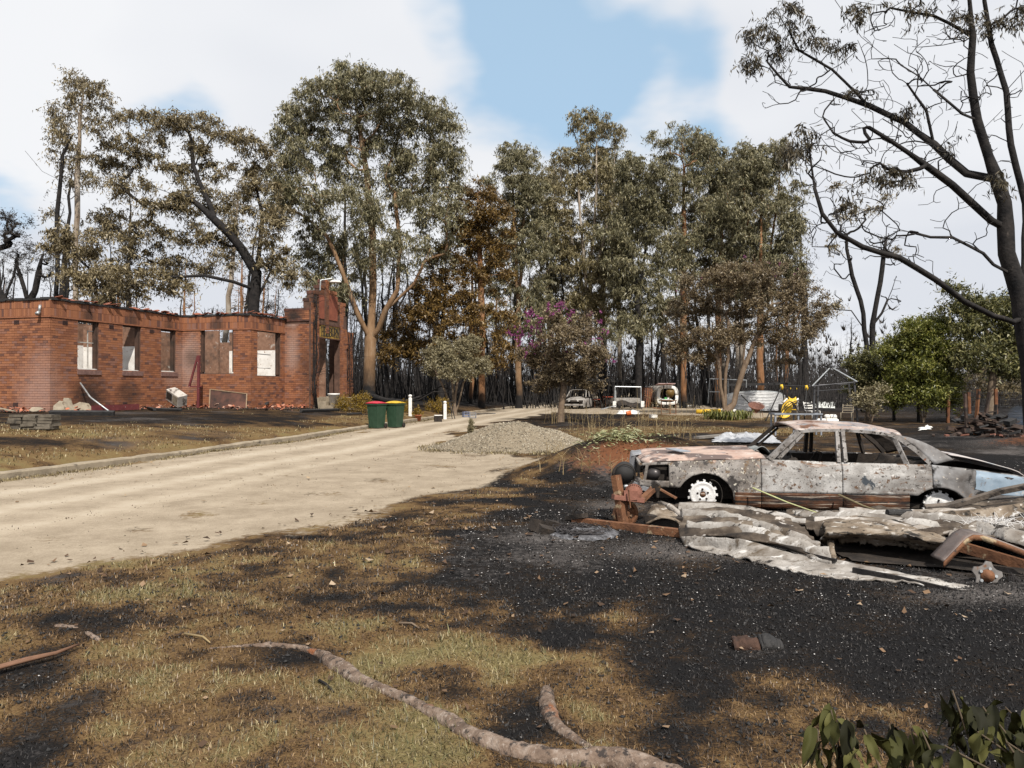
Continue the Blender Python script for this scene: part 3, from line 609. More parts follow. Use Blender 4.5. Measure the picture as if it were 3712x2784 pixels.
for i, ch in enumerate('HEBBURN'):
    m2 = MB(); x0 = t0 + .07 + i * lw
    for k, (p, q) in enumerate(GLY[ch]):
        vert = abs(p[0] - q[0]) < .01
        wdt = .22 * lw if vert else .11 * lw
        A_ = frE(x0 + p[0] * lw, .078 + .0004 * k, zb_ + (zt - zb_) * .13 + p[1] * lh); B_ = frE(x0 + q[0] * lw, .078 + .0004 * k, zb_ + (zt - zb_) * .13 + q[1] * lh)
        if ch in 'BRUN' and not vert and abs(p[1] - q[1]) > .05: wdt = .17 * lw
        d = (B_ - A_); L = d.length; d.normalize(); nrm = OUT_A; sd_v = nrm.cross(d)
        P = [A_ - d * wdt * .25 + sd_v * wdt / 2, A_ - d * wdt * .25 - sd_v * wdt / 2, B_ + d * wdt * .25 - sd_v * wdt / 2, B_ + d * wdt * .25 + sd_v * wdt / 2]
        m2.add(P + [x + nrm * .012 for x in P], [(0, 1, 2, 3), (7, 6, 5, 4), (0, 4, 5, 1), (1, 5, 6, 2), (2, 6, 7, 3), (3, 7, 4, 0)])
        if vert:
            for e_ in (A_, B_):
                P = [e_ + sd_v * wdt * .95 - d * .02, e_ - sd_v * wdt * .95 - d * .02, e_ - sd_v * wdt * .95 + d * .02, e_ + sd_v * wdt * .95 + d * .02]
                m2.add([x + nrm * .002 for x in P] + [x + nrm * .0135 for x in P], [(0, 1, 2, 3), (7, 6, 5, 4), (0, 4, 5, 1), (1, 5, 6, 2), (2, 6, 7, 3), (3, 7, 4, 0)])
    m2.build('letter', M_LET, sign, world=True)
# lower wall beyond the entrance, running on behind
C6b = C6 - OUT_A * .55
LF = 1.75; frF, wF = wall(C6b, AD, OUT_A, LF, H0 - .2, [(.45, 1.25, 1.15, 2.75)], plaster=True)
m2 = MB(); lay_brick(m2, wall_frame(C6, -OUT_A, AD), 0.242, .8, -.3, HP - .3, -.24, 0); m2.build('return_wall', M_MORTAR, bld, world=True)
# bricks: the nearest 300 singly, the others joined
cand = sorted([(((q[0]((q[1] + q[2]) / 2, 0, q[3])) - cam.location).length, i) for i, q in enumerate(ALL) if q[7] and 0.0 < q[3] < 3.0 and (q[0]((q[1] + q[2]) / 2, 0, q[3]).x / q[0](0.1, 0, 0).y) > -.70])
pick = {i for d, i in cand[:300]}
bm_ = MB(); bm_.box((0, 0, 0), (BL, .05, CH - .010)); proto = None
for i, q in enumerate(ALL):
    fr, u0, u1, za, zb2, o0, o1, nr_, w = q
    if i in pick:
        c = fr((u0 + u1) / 2, o1 - .025, (za + zb2) / 2)
        d = fr(1, 0, 0) - fr(0, 0, 0)
        if proto is None: ob = bm_.build('brick', M_BRICK1, w); proto = ob
        else: ob = proto.copy(); col.objects.link(ob); ob.parent = w
        Mi = mat_of(w).inverted(); ob.location = Mi @ c; ob.rotation_euler = (0, 0, math.atan2(d.y, d.x))
    else:
        lay_brick(rest, fr, u0, u1, za, zb2, o0 - .02, o1)
ob = rest.build('brickwork', M_BRICK, bld, world=True); ob['kind'] = 'stuff'
# charred wall plate and roof remains along the wall tops
def ridge(fr, L, name, seed):
    m2 = MB(); nseg = max(4, int(L / .35)); pts = []
    for i in range(nseg + 1):
        t = L * i / nseg; pts.append(fr(t, -.05 + .03 * mnoise.noise((t, seed, 0)), H0 + .03 + .03 * mnoise.noise((t * 2, seed, 3))))
    for a, b in zip(pts, pts[1:]): m2.beam(a, b, .26 + random.uniform(-.05, .05), .07 + random.uniform(-.02, .03), random.uniform(-.1, .1))
    m2.build(name, M_CHAR, bld, world=True)
for fr, L, s in ((frW, L0, 1), (frA, LA, 2), (frB, LB, 3), (frC, LC, 4)): ridge(fr, L, 'charred_wall_plate', s)
M_MORTW = plain('white_mortar_line', (.5, .42, .36), .9)
for fr, L in ((frW, L0), (frA, LA), (frB, LB), (frC, LC)):
    m2 = MB(); lay_brick(m2, fr, 0, L, H0 - .001, H0 + .012, -.05, .048); m2.build('roof_mortar', M_MORTW, bld, world=True)
def shards(fr, L, n, seed, z=H0 + .06):
    rr = random.Random(seed)
    for i in range(n):
        t = rr.uniform(.0, L); m2 = MB(); s = rr.uniform(.08, .26)
        poly = [(math.cos(a) * s * rr.uniform(.6, 1), math.sin(a) * s * .6 * rr.uniform(.6, 1)) for a in np.linspace(0, 5.2, 5)]
        M_ = Euler((rr.uniform(-.35, .35), rr.uniform(-.35, .35), rr.uniform(0, 6))).to_matrix(); c = fr(t, rr.uniform(-.15, .1), z + rr.uniform(0, .06))
        m2.prism(poly, lambda u, v, w: c + M_ @ Vector((u, v, w)), .018); m2.build('roof_tile', M_TILE, bld, world=True)
shards(frA, LA * .45, 16, 3); 
frA2 = (lambda t, o, z: frA(t + LA * .5, o, z)); shards(frA2, LA * .45, 22, 5); shards(frB, LB, 20, 6); shards(frC, LC, 26, 8, H0 + .08)
# vents, sills, reveals, cracks
M_VENT = plain('vent_dark', (.05, .028, .03), .8); M_SILL = layered('sill_brick', (8, [(.3, (.12, .07, .06)), (.7, (.22, .13, .11))]), (), .85)
def vent(fr, t, z):
    m2 = MB(); lay_brick(m2, fr, t - .11, t + .11, z - .075, z + .075, .012, .021); v = m2.build('air_vent', M_VENT, bld, world=True)
    for k in range(4):
        m2 = MB(); m2.beam(fr(t - .1, .026, z - .055 + k * .036), fr(t + .1, .026, z - .055 + k * .036), .012, .010); m2.build('slat', M_MORTAR, v, world=True)
for px, py in ((234, 1170), (402, 1185), (548, 1201)): t = tpx(C1, AD, px); vent(frA, t, zpx(C1 + AD * t, py) - BASE)
for px, py in ((61, 1165), (58, 1468)): t = tpx(C1 - BD * L0, BD, px); vent(frW, t, zpx(C1, py) - BASE)
vent(frA, tpx(C1, AD, 452), .18)
for h in hA:
    m2 = MB(); lay_brick(m2, frA, h[0] - .02, h[1] + .10, h[2] - .16, h[2] - .001, -.20, .05); s_ = m2.build('window_sill', M_SILL, bld, world=True)
    m2 = MB(); lay_brick(m2, frA, h[0] + .01, h[1] - .01, h[2], h[2] + .06, -.20, -.06); m2.build('timber_sill', M_WHITE, s_, world=True)
M_REVEAL = layered('scorched_frame', (3, [(.3, (.035, .025, .02)), (.7, (.09, .05, .035))]), (), .8)
for fr, hs in ((frA, hA), (frB, hB), (frC, hC)):
    for h in hs:
        m2 = MB(); lay_brick(m2, fr, h[1] - .09, h[1] - .002, h[2] + .06, h[3], -.20, -.05); lay_brick(m2, fr, h[0] + .002, h[0] + .05, h[2] + .06, h[3], -.20, -.08); lay_brick(m2, fr, h[0] + .05, h[1] - .09, h[3] - .05, h[3] - .002, -.20, -.08)
        m2.build('window_frame', M_REVEAL, bld, world=True)
# inside walls that show through the openings
def inner(P, D, out, L, H, lower=True, holes=()):
    fr = wall_frame(P, D, out); m2 = MB(); slab(m2, fr, L, 0, H * .74 if lower else H, list(holes), -.12, 0); w = m2.build('inner_wall', M_PLAST if lower else M_INNER, bld, world=True)
    if lower: m2 = MB(); slab(m2, fr, L, H * .74, H, list(holes), -.118, -.003); m2.build('bare_brickwork', M_INNER, w, world=True)
    return fr, w
inner(C1 - OUT_A * 3.6 + AD * .4, AD, OUT_A, 1.9, 3.5, True)
inner(C1 - OUT_A * 3.0 + AD * 2.6, AD, OUT_A, 4.9, 3.4, True, [(.8, 1.6, 0, 2.1)])
inner(C1 - OUT_A * 3.0 + AD * 7.52, AD, OUT_A, 5.5, 3.4, False)
inner(C1 - OUT_A * .3 + AD * 4.25, -OUT_A, -AD, 2.5, 3.3, True)
inner(C2 + AD * 2.4 - OUT_A * 2.0, OUT_A, -AD, 2.0, 3.4, False)
inner(C2 + AD * 4.6 - OUT_A * 1.0, OUT_A, -AD, 2.6, 3.5, True)
inner(C2 + AD * 4.6 + OUT_A * 1.75, OUT_A, -AD, 2.4, 3.4, False)
inner(C3 + AD * 5.5 - OUT_A * 3.0, AD, OUT_A, 5.0, 3.2, False)
inner(C4 + BD * .3 + AD * 3.0 - OUT_A * 2.4, OUT_A, -AD, 1.0, 3.4, True)
inner(C1 - BD * 7 + AD * 14, BD, OUT_B, 9, 3.2, False)
inner(C1 - BD * L0, AD, OUT_A, 14, 3.0, False)
# window bars, door rail, bed frame seen inside
M_FRM = plain('grey_door_frame', (.36, .34, .31), .7); m2 = MB(); h = hA[0]
for a, b in (((h[0] + .02, -.16, h[2] + 1.0), (h[1] - .1, -.16, h[2] + 1.0)), ((h[0] + .62, -.16, h[2] + .05), (h[0] + .62, -.16, h[2] + 1.45)), ((h[0] + .62, -.16, h[2] + 1.43), (h[1] - .1, -.16, h[2] + 1.43))): m2.beam(frA(*a), frA(*b), .035, .035)
m2.build('sash_bar', M_FRM, bld, world=True)
h = hC[0]
for k, z in enumerate((.35, .95)):
    m2 = MB(); m2.tube([frC(h[0] + .1, -.45, h[2] + z), frC(h[1] + .3, -.7, h[2] + z)], .022); m2.build('bed_rail', M_WHITE, bld, world=True)
m2 = MB(); m2.tube([frC(h[0] + .1, -.45, h[2] - .2), frC(h[0] + .1, -.45, h[2] + 1.1)], .03); m2.build('bed_post', M_WHITE, bld, world=True)
m2 = MB(); m2.tube([frE(door[0] + .35, -.8, 0), frE(door[0] + .35, -.8, 2.2)], .03); m2.tube([frE(door[0] - .2, -.8, 1.75), frE(door[0] + .9, -.8, 1.75)], .02); m2.build('door_rail', M_MORTAR, bld, world=True)
# lamp arm over the gable, cable brackets, spotlight on the corner
M_GALV = plain('galvanised_metal', (.42, .44, .45), .45, .6)
lp = at(1183, 1022, C5.y + 1.5); m2 = MB(); q0 = at(1160, 1052, C5.y + .9); 
m2.tube([q0, q0 + Vector((.02, 0, .42)), q0 + Vector((.10, .05, .5))], .03); m2.tube([q0 + Vector((.0, 0, .45)), q0 + Vector((.5, .1, .55)), lp], .025)
la = m2.build('lamp_arm', M_GALV, bld, world=True)
m2 = MB(); m2.lathe([(.001, .09), (.12, .085), (.2, .04), (.22, -.02), (.2, -.03), (.001, -.03)], 16, Matrix.Translation(at(1216, 1022, C5.y + 1.5)) @ Matrix.Diagonal((1.25, .8, 1, 1))); m2.build('lamp_head', M_WHITE, la, True, world=True)
m2 = MB(); sp = frW(L0 - .35, .05, 3.42); m2.tube([sp + Vector((0, -.02, .2)), sp + Vector((0, -.06, -.02))], .045, 8); m2.tube([sp + Vector((0, -.05, -.02)), sp + Vector((-.02, -.16, -.12))], [.05, .075], 8); m2.build('spotlight', M_GALV, bld, True, world=True)
# entrance steps
for k in range(3):
    m2 = MB(); lay_brick(m2, frE, .2, LE - .6, -.6, .36 - k * .17, .02 + k * .34, .36 + k * .34); m2.build('entrance_step', M_CONC, bld, world=True)
m2 = MB(); slab(m2, frE, LE, -.5, .38, [], -6.0, -.25); m2.build('floor_slab', M_CONC, bld, world=True)
# ------------------------------------------------------------------ trees
LEAFY = 1.95
def grow(trunk, tips, rng, step=0.8, rise=0.35, jit=0.06):
    """a skeleton: trunk polylines, then every tip joined to the branch it would have grown from. Returns nodes, parents"""
    N, Pa = [], []
    for path in trunk:
        prev = -1
        if N:
            d = np.linalg.norm(np.array(N) - np.array(path[0]), axis=1); prev = int(d.argmin())
        for i in range(len(path) - 1):
            a, b = np.array(path[i]), np.array(path[i + 1]); k = max(1, int(np.linalg.norm(b - a) / step))
            for j in range(k):
                if i == 0 and j == 0 and prev >= 0: continue
                N.append(a + (b - a) * j / k + (rng.normal(0, jit * .4, 3) if (i or j) else 0)); Pa.append(prev); prev = len(N) - 1
        N.append(np.array(path[-1], float)); Pa.append(prev)
    crown0 = min(t[2] for t in tips) if len(tips) else 0
    order = np.argsort([np.linalg.norm(np.array(t) - N[-1]) * 0 + np.min(np.linalg.norm(np.array(N) - np.array(t), axis=1)) for t in tips]) if len(tips) else []
    for ti in order:
        t = np.array(tips[ti], float); A = np.array(N)
        v = t - A; d = np.linalg.norm(v, axis=1) + 1e-6
        cost = d * (1 + 0.9 * np.clip(-(v[:, 2] / d) + 0.15, 0, 2)) + 0.5 * np.clip(crown0 * .75 - A[:, 2], 0, 99)
        i = int(cost.argmin()); a = A[i]; L = d[i]; k = max(2, int(L / step))
        ctrl = a + (t - a) * .5 + np.array((0, 0, rise * L * .35)) * (-1 if rng.random() < .2 else 1) + rng.normal(0, jit * L * .5, 3)
        pd = a - A[Pa[i]] if Pa[i] >= 0 else np.array((0, 0, 1.)); pn = np.linalg.norm(pd)
        if pn > 1e-6: ctrl = ctrl * .6 + (a + pd / pn * L * .45) * .4
        prev = i
        for j in range(1, k + 1):
            s = j / k; p = a * (1 - s) ** 2 + 2 * ctrl * s * (1 - s) + t * s * s
            if j < k: p = p + rng.normal(0, jit * min(1, step), 3)
            N.append(p); Pa.append(prev); prev = len(N) - 1
    return np.array(N), np.array(Pa)
def limb_mesh(N, Pa, r_base, r_tip=0.012, e=1.75):
    n = len(N); acc = np.zeros(n); cnt = np.zeros(n, int)
    for i in range(n):
        if Pa[i] >= 0: cnt[Pa[i]] += 1
    acc[cnt == 0] = 1.0
    for i in range(n - 1, -1, -1):
        if Pa[i] >= 0: acc[Pa[i]] += acc[i]
    rr = acc ** (1 / e); rr = r_tip + (rr - 1) / max(rr.max() - 1, 1e-6) * (r_base - r_tip)
    main = np.full(n, -1)
    for i in range(n):
        p = Pa[i]
        if p >= 0 and (main[p] < 0 or acc[i] > acc[main[p]]): main[p] = i
    mb = MB()
    for i in range(n):
        if Pa[i] >= 0 and main[Pa[i]] == i: continue
        ch = [i]
        while main[ch[-1]] >= 0: ch.append(main[ch[-1]])
        if Pa[i] >= 0: pts = [N[Pa[i]]] + [N[j] for j in ch]; rad = [rr[i] * 1.0] + [rr[j] for j in ch]
        else: pts = [N[j] for j in ch]; rad = [rr[j] for j in ch]; rad[0] *= 1.25
        if len(pts) < 2: continue
        m = rad[0]; mb.tube(pts, rad, 9 if m > .12 else 5 if m > .035 else 3, cap=False)
    return mb
def leaf_mesh(C, n, spread, L, wd, rng, droop=0.7, flat=.7, quad=False):
    """n leaves round every centre; each one a folded lance of two faces"""
    k = len(C); tot = int(k * n); ci = rng.integers(0, k, tot); c = np.asarray(C)[ci]
    sp = np.asarray(spread)[ci][:, None] if np.ndim(spread) else spread
    # leaves sit along drooping sprays that start near the centre
    ns = max(1, int(tot / 7)); si = rng.integers(0, ns, tot); sc_ = rng.integers(0, k, ns); c = np.asarray(C)[sc_][si]
    sp = np.asarray(spread)[sc_][si][:, None] if np.ndim(spread) else spread
    sdir = rng.normal(0, 1, (ns, 3)); sdir[:, 2] = sdir[:, 2] * flat + .25; sdir /= np.linalg.norm(sdir, axis=1)[:, None]; sdir *= rng.uniform(.5, 1.25, ns)[:, None]
    t = rng.uniform(.1, 1, tot)[:, None]; p = c + sdir[si] * t * sp * 1.15 + rng.normal(0, .09, (tot, 3)) * sp
    p[:, 2] -= (max(droop, 0) * .75 * t[:, 0] ** 2) * (sp[:, 0] if np.ndim(sp) else sp)
    d = rng.normal(0, 1, (tot, 3)); d[:, 2] -= droop * 2; d /= np.linalg.norm(d, axis=1)[:, None]
    s = np.cross(d, rng.normal(0, 1, (tot, 3))); s /= np.linalg.norm(s, axis=1)[:, None] + 1e-9
    l = L * rng.uniform(.6, 1.35, tot)[:, None]; w = wd * rng.uniform(.6, 1.3, tot)[:, None]
    nn = np.cross(d, s) * w * .35
    if quad:
        V = np.stack([p, p + d * l * .5 + s * w + nn, p + d * l, p + d * l * .5 - s * w + nn], 1).reshape(-1, 3)
        return V, np.arange(tot * 4).reshape(-1, 4)
    V = np.stack([p + s * w, p - s * w, p + d * l], 1).reshape(-1, 3)
    return V, np.arange(tot * 3).reshape(-1, 3)
def lobe_tips(lobes, rng, per=1.0):
    """tips spread through ellipsoids (centre, radii, how many), more of them towards the outside"""
    T = []
    for c, r, k in lobes:
        for _ in range(max(1, int(k * per))):
            d = rng.normal(0, 1, 3); d /= np.linalg.norm(d) + 1e-9
            q = rng.uniform(.25, 1) ** .5
            T.append(np.array(c) + d * np.array(r) * q)
    return T
BARK_B = layered('charred_bark', (5, [(.3, (.010, .010, .011)), (.7, (.034, .030, .028))]), [((.09, .075, .065), 14, .64, .12, (1, 1, .3))], .9, 0, .8, 18, .15)
def bark_half(name, up, z0, z1):
    """bark burnt black at the foot, its own colour higher up"""
    m, n, l, b = new_mat(name, .85, 0, .15)
    tc = n.new('ShaderNodeTexCoord').outputs['Object']
    r = ramp(n, up); l.new(tex_noise(n, l, tc, 3.0, 4, .65, (0, 0, 0), (1, 1, .25)), r.inputs[0])
    sp = n.new('ShaderNodeSeparateXYZ'); l.new(tc, sp.inputs[0])
    ad = n.new('ShaderNodeMath'); ad.operation = 'MULTIPLY_ADD'; l.new(tex_noise(n, l, tc, 1.6, 4, .65), ad.inputs[0]); ad.inputs[1].default_value = (z1 - z0) * 1.2; l.new(sp.outputs[2], ad.inputs[2])
    mr = n.new('ShaderNodeMapRange'); l.new(ad.outputs[0], mr.inputs['Value']); mr.inputs['From Min'].default_value = z0 + (z1 - z0) * .6; mr.inputs['From Max'].default_value = z1 + (z1 - z0) * .6
    mx = n.new('ShaderNodeMix'); mx.data_type = 'RGBA'; l.new(mr.outputs[0], mx.inputs[0]); mx.inputs[6].default_value = (.016, .015, .015, 1); l.new(r.outputs[0], mx.inputs[7])
    l.new(mx.outputs[2], b.inputs['Base Color'])
    bp = n.new('ShaderNodeBump'); bp.inputs['Strength'].default_value = .6; bp.inputs['Distance'].default_value = .03; l.new(tex_noise(n, l, tc, 12, 3, .6, (0, 0, 0), (1, 1, .3)), bp.inputs['Height']); l.new(bp.outputs[0], b.inputs['Normal'])
    return m
BARK_G = bark_half('gum_bark', [(.3, (.13, .075, .04)), (.5, (.22, .135, .075)), (.75, (.30, .22, .15))], 0.6, 2.6)
BARK_P = bark_half('pale_gum_bark', [(.3, (.16, .115, .08)), (.5, (.30, .25, .20)), (.75, (.42, .38, .33))], 1.0, 5.0)
BARK_O = bark_half('orange_gum_bark', [(.3, (.13, .065, .033)), (.5, (.25, .125, .06)), (.75, (.33, .22, .14))], .3, 1.6)
BARK_M = layered('smooth_myrtle_bark', (4, [(.3, (.11, .075, .05)), (.7, (.20, .145, .10))]), [((.26, .20, .15), 8, .62, .1)], .7, 0, .3, 20)
BARK_S = layered('grey_shrub_bark', (6, [(.3, (.10, .07, .05)), (.7, (.22, .17, .12))]), (), .85)
L_OLIVE = island_mat('olive_leaf', [(0.0, (0.063, 0.053, 0.025)), (0.4, (0.159, 0.133, 0.063)), (0.75, (0.260, 0.217, 0.108)), (1.0, (0.380, 0.316, 0.177))], .55, .18)
L_BROWN = island_mat('scorched_brown_leaf', [(0.0, (0.062, 0.046, 0.023)), (0.4, (0.150, 0.118, 0.060)), (0.75, (0.240, 0.192, 0.102)), (1.0, (0.340, 0.280, 0.165))], .6, .18)
L_GREY = island_mat('grey_green_leaf', [(0.0, (0.059, 0.055, 0.029)), (0.4, (0.139, 0.130, 0.068)), (0.75, (0.238, 0.214, 0.119)), (1.0, (0.356, 0.315, 0.191))], .5, .18)
L_RUST = island_mat('rust_brown_leaf', [(0.0, (0.045, 0.026, 0.009)), (0.4, (0.115, 0.068, 0.018)), (0.75, (0.190, 0.115, 0.030)), (1.0, (0.260, 0.170, 0.055))], .65, .18)
L_PALE = island_mat('pale_dry_leaf', [(.0, (0.083, 0.066, 0.033)), (.4, (0.187, 0.160, 0.088)), (.75, (0.286, 0.248, 0.143)), (1., (0.374, 0.330, 0.209))], .7, .2)
L_MYRT = island_mat('dull_myrtle_leaf', [(0.0, (0.055, 0.037, 0.022)), (0.4, (0.132, 0.097, 0.053)), (0.75, (0.209, 0.160, 0.090)), (1.0, (0.297, 0.231, 0.138))], .6, .18)
L_GREEN = island_mat('fresh_green_leaf', [(0.0, (0.035, 0.042, 0.008)), (0.4, (0.105, 0.118, 0.020)), (0.75, (0.200, 0.205, 0.040)), (1.0, (0.330, 0.310, 0.095))], .5, .25)
L_GRN2 = island_mat('olive_green_leaf', [(0.0, (0.026, 0.029, 0.011)), (0.4, (0.082, 0.084, 0.029)), (0.75, (0.156, 0.150, 0.054)), (1.0, (0.240, 0.216, 0.090))], .55, .2)
L_PINK = island_mat('magenta_blossom', [(.0, (.12, .02, .085)), (.5, (.25, .05, .17)), (1., (.38, .11, .28))], .6, .25)
L_GOLD = island_mat('golden_hedge_leaf', [(.0, (0.058, 0.034, 0.005)), (.4, (0.156, 0.094, 0.010)), (.75, (0.273, 0.169, 0.018)), (1., (0.364, 0.260, 0.046))], .6, .2)
L_DARK = island_mat('burnt_leaf', [(.0, (.012, .011, .010)), (.5, (.035, .028, .022)), (1., (.075, .058, .042))], .7, .1)
def make_tree(name, label, base, trunk, lobes, bark, leaf, r_base, seed, n_leaf=60, L=.22, wd=.032, spread=.75, droop=.7, step=.8, tip=.010, group=None, flat=.7, per=1.0, rise=.35, bloom=None, cat='tree', bare=None, jit=.06, crown='crown', quad=False):
    """trunk: list of polylines relative to base; lobes: (centre, radii, tips) relative to base"""
    rng = np.random.default_rng(seed)
    t = thing(name, label, cat, base, 0, group)
    tips = lobe_tips(lobes, rng, per); extra = lobe_tips(bare, rng) if bare else []
    N, Pa = grow(trunk, tips + extra, rng, step, rise, jit)
    limb_mesh(N, Pa, r_base, tip).build('trunk', bark, t, True)
    if leaf is not None:
        C = np.array(tips)
        V, F = leaf_mesh(C, n_leaf * LEAFY, spread * rng.uniform(.6, 1.3, len(C)), L, wd, rng, droop, flat, quad); np_mesh(crown, V, F, leaf, t)
    if bloom:
        mat_, lob, nn, sprd, bl = bloom
        C = np.array(lobe_tips(lob, rng)); V, F = leaf_mesh(C, nn, sprd, bl, bl * .5, rng, -.2, 1.2); np_mesh('blossom', V, F, mat_, t)
    return t
def rel(base, pts): return [tuple(Vector(p) - base) for p in pts]
def px_lobes(base, Y, L, depth=.8):
    """lobes read off the photograph (px, py, rx, ry, tips[, nearer by]) stood round the trunk at its own distance"""
    out = []
    rr = random.Random(int(base.x * 10) + int(Y))
    for q in L:
        px, py, rx, ry, k = q[:5]; dy = q[5] if len(q) > 5 else rr.uniform(-1, 1) * rx / F_PX * Y * .7
        c = at(px, py, Y + dy) - base; out.append((tuple(c), (rx / F_PX * Y, rx / F_PX * Y * depth, ry / F_PX * Y), k))
    return out
def px_path(base, Y, P):
    return [tuple(at(p[0], p[1], Y + (p[2] if len(p) > 2 else 0)) - base) for p in P]
# --- the great gum behind the entrance
b = onx(1336, 46.5); b.z -= .1; Y = 46.5
make_tree('gum_tree', 'tallest full-crowned gum with a stout orange trunk behind the brick entrance', b,
 [[(0, 0, 0)] + px_path(b, Y, [(1338, 1330), (1343, 1230)]), px_path(b, Y, [(1343, 1230), (1352, 1050, .3), (1350, 850, .5), (1330, 640, .2), (1300, 450)]), px_path(b, Y, [(1343, 1230), (1290, 1130, -.5), (1230, 960, -1), (1160, 800, -1)]), px_path(b, Y, [(1343, 1250), (1400, 1130, -.5), (1440, 1050, -1), (1450, 900, 0), (1430, 700, .5)]), px_path(b, Y, [(1420, 1090, -.6), (1500, 1030, -1), (1560, 900, -1)])],
 px_lobes(b, Y, [(1290, 300, 110, 60, 30), (1170, 350, 110, 70, 30), (1400, 330, 120, 70, 34), (1100, 420, 70, 60, 16), (1040, 480, 70, 70, 16), (1290, 450, 170, 90, 46), (1480, 400, 120, 80, 34), (1590, 420, 70, 60, 14), (1620, 520, 80, 80, 18), (1130, 560, 130, 90, 34), (1340, 600, 190, 110, 50), (1520, 580, 130, 110, 36), (1640, 640, 60, 70, 12), (1010, 620, 70, 60, 12), (1080, 720, 110, 80, 26), (1250, 760, 150, 90, 34), (1450, 760, 150, 100, 34), (1600, 750, 90, 80, 18), (1150, 880, 110, 70, 22), (1300, 930, 130, 80, 26), (1460, 900, 110, 80, 20), (1590, 880, 60, 70, 8), (1220, 1010, 70, 50, 10), (1180, 1060, 80, 40, 12), (1270, 1090, 60, 50, 8), (1240, 240, 25, 25, 4), (1020, 690, 60, 60, 10), (1130, 960, 60, 60, 10)]),
 BARK_G, L_GREY, .36, 11, 62, .25, .034, .68, .8, .9, per=1.35)
# --- left: two tall thin gums
Y = 41; b = onx(272, Y)
make_tree('gum_tree', 'tall slender gum with a thin airy crown, second trunk from the left edge', b, [[(0, 0, 0)] + px_path(b, Y, [(272, 1050), (274, 860), (276, 640), (290, 440), (300, 330)])],
 px_lobes(b, Y, [(290, 290, 55, 28, 9), (350, 320, 55, 28, 9), (250, 330, 32, 30, 5), (290, 380, 60, 35, 9), (220, 400, 40, 25, 6), (330, 460, 40, 45, 6), (240, 470, 40, 35, 5), (300, 540, 60, 35, 7), (370, 440, 35, 25, 4), (260, 590, 50, 35, 6), (330, 640, 50, 35, 6), (225, 510, 30, 30, 4), (250, 660, 35, 30, 3), (390, 380, 20, 25, 3)]), BARK_P, L_BROWN, .14, 21, 46, .2, .03, .62, .7, .9)
Y = 39; b = onx(205, Y)
make_tree('gum_tree', 'dark charred thin gum with a bare broken side limb, nearest the left edge', b, [[(0, 0, 0)] + px_path(b, Y, [(204, 1050), (206, 760), (215, 650), (225, 560), (265, 480)]), px_path(b, Y, [(206, 660), (150, 620), (88, 545)])],
 px_lobes(b, Y, [(210, 440, 32, 20, 3), (215, 500, 35, 30, 4), (200, 560, 25, 25, 3), (170, 770, 22, 14, 2)]), BARK_B, L_BROWN, .11, 22, 34, .2, .03, .55)
# --- left: broad dark-limbed gum leaning over the building
Y = 43; b = onx(925, Y)
make_tree('gum_tree', 'broad brown-leaved gum on a leaning black trunk behind the middle of the building', b, [[(0, 0, 0)] + px_path(b, Y, [(918, 1110), (930, 990)]), px_path(b, Y, [(930, 990), (870, 890, -.5), (780, 800, -1), (690, 720, -1), (560, 680, -1)]), px_path(b, Y, [(930, 990), (945, 880), (950, 780), (920, 650)]), px_path(b, Y, [(918, 1060), (850, 1020, -1), (740, 1000, -2), (600, 1005, -2)]), px_path(b, Y, [(780, 800, -1), (700, 600), (690, 500)])],
 px_lobes(b, Y, [(450, 425, 50, 20, 5), (540, 415, 50, 20, 6), (620, 440, 70, 30, 9), (730, 445, 70, 35, 10), (820, 480, 50, 35, 7), (900, 520, 60, 30, 7), (580, 480, 60, 40, 7), (700, 540, 50, 45, 6), (440, 520, 80, 40, 9), (520, 570, 60, 35, 7), (400, 590, 60, 40, 7), (640, 620, 80, 45, 9), (760, 610, 60, 40, 6), (880, 600, 60, 45, 7), (960, 560, 50, 40, 5), (470, 690, 80, 50, 11), (600, 740, 110, 50, 16), (740, 720, 90, 60, 12), (860, 720, 90, 60, 12), (960, 700, 70, 70, 10), (400, 790, 80, 50, 11), (530, 850, 110, 50, 15), (680, 850, 90, 50, 11), (830, 830, 80, 50, 9), (960, 830, 80, 60, 11), (1030, 780, 60, 60, 8), (480, 950, 90, 50, 12), (620, 970, 90, 50, 11), (780, 950, 80, 50, 7), (1000, 940, 80, 60, 10), (1080, 1000, 70, 50, 8), (870, 900, 60, 40, 4)]),
 BARK_B, L_BROWN, .33, 31, 60, .24, .034, .62, .6, .9, per=1.35)
Y = 37; b = onx(420, Y)
make_tree('gum_tree', 'low bushy brown gum sapling just behind the left roof edge', b, [[(0, 0, 0)] + px_path(b, Y, [(410, 1080), (400, 900)]), px_path(b, Y, [(410, 1060), (300, 950), (250, 880)])],
 px_lobes(b, Y, [(220, 850, 60, 45, 9), (290, 920, 70, 45, 11), (380, 880, 80, 50, 11), (340, 1000, 90, 45, 13), (260, 1010, 70, 40, 9), (430, 1010, 90, 45, 12), (500, 1050, 80, 40, 9), (380, 1080, 90, 30, 10), (560, 1000, 60, 40, 6), (180, 900, 30, 25, 3), (640, 1040, 70, 35, 7)]), BARK_B, L_BROWN, .13, 33, 60, .2, .035, .6, .6, .7)
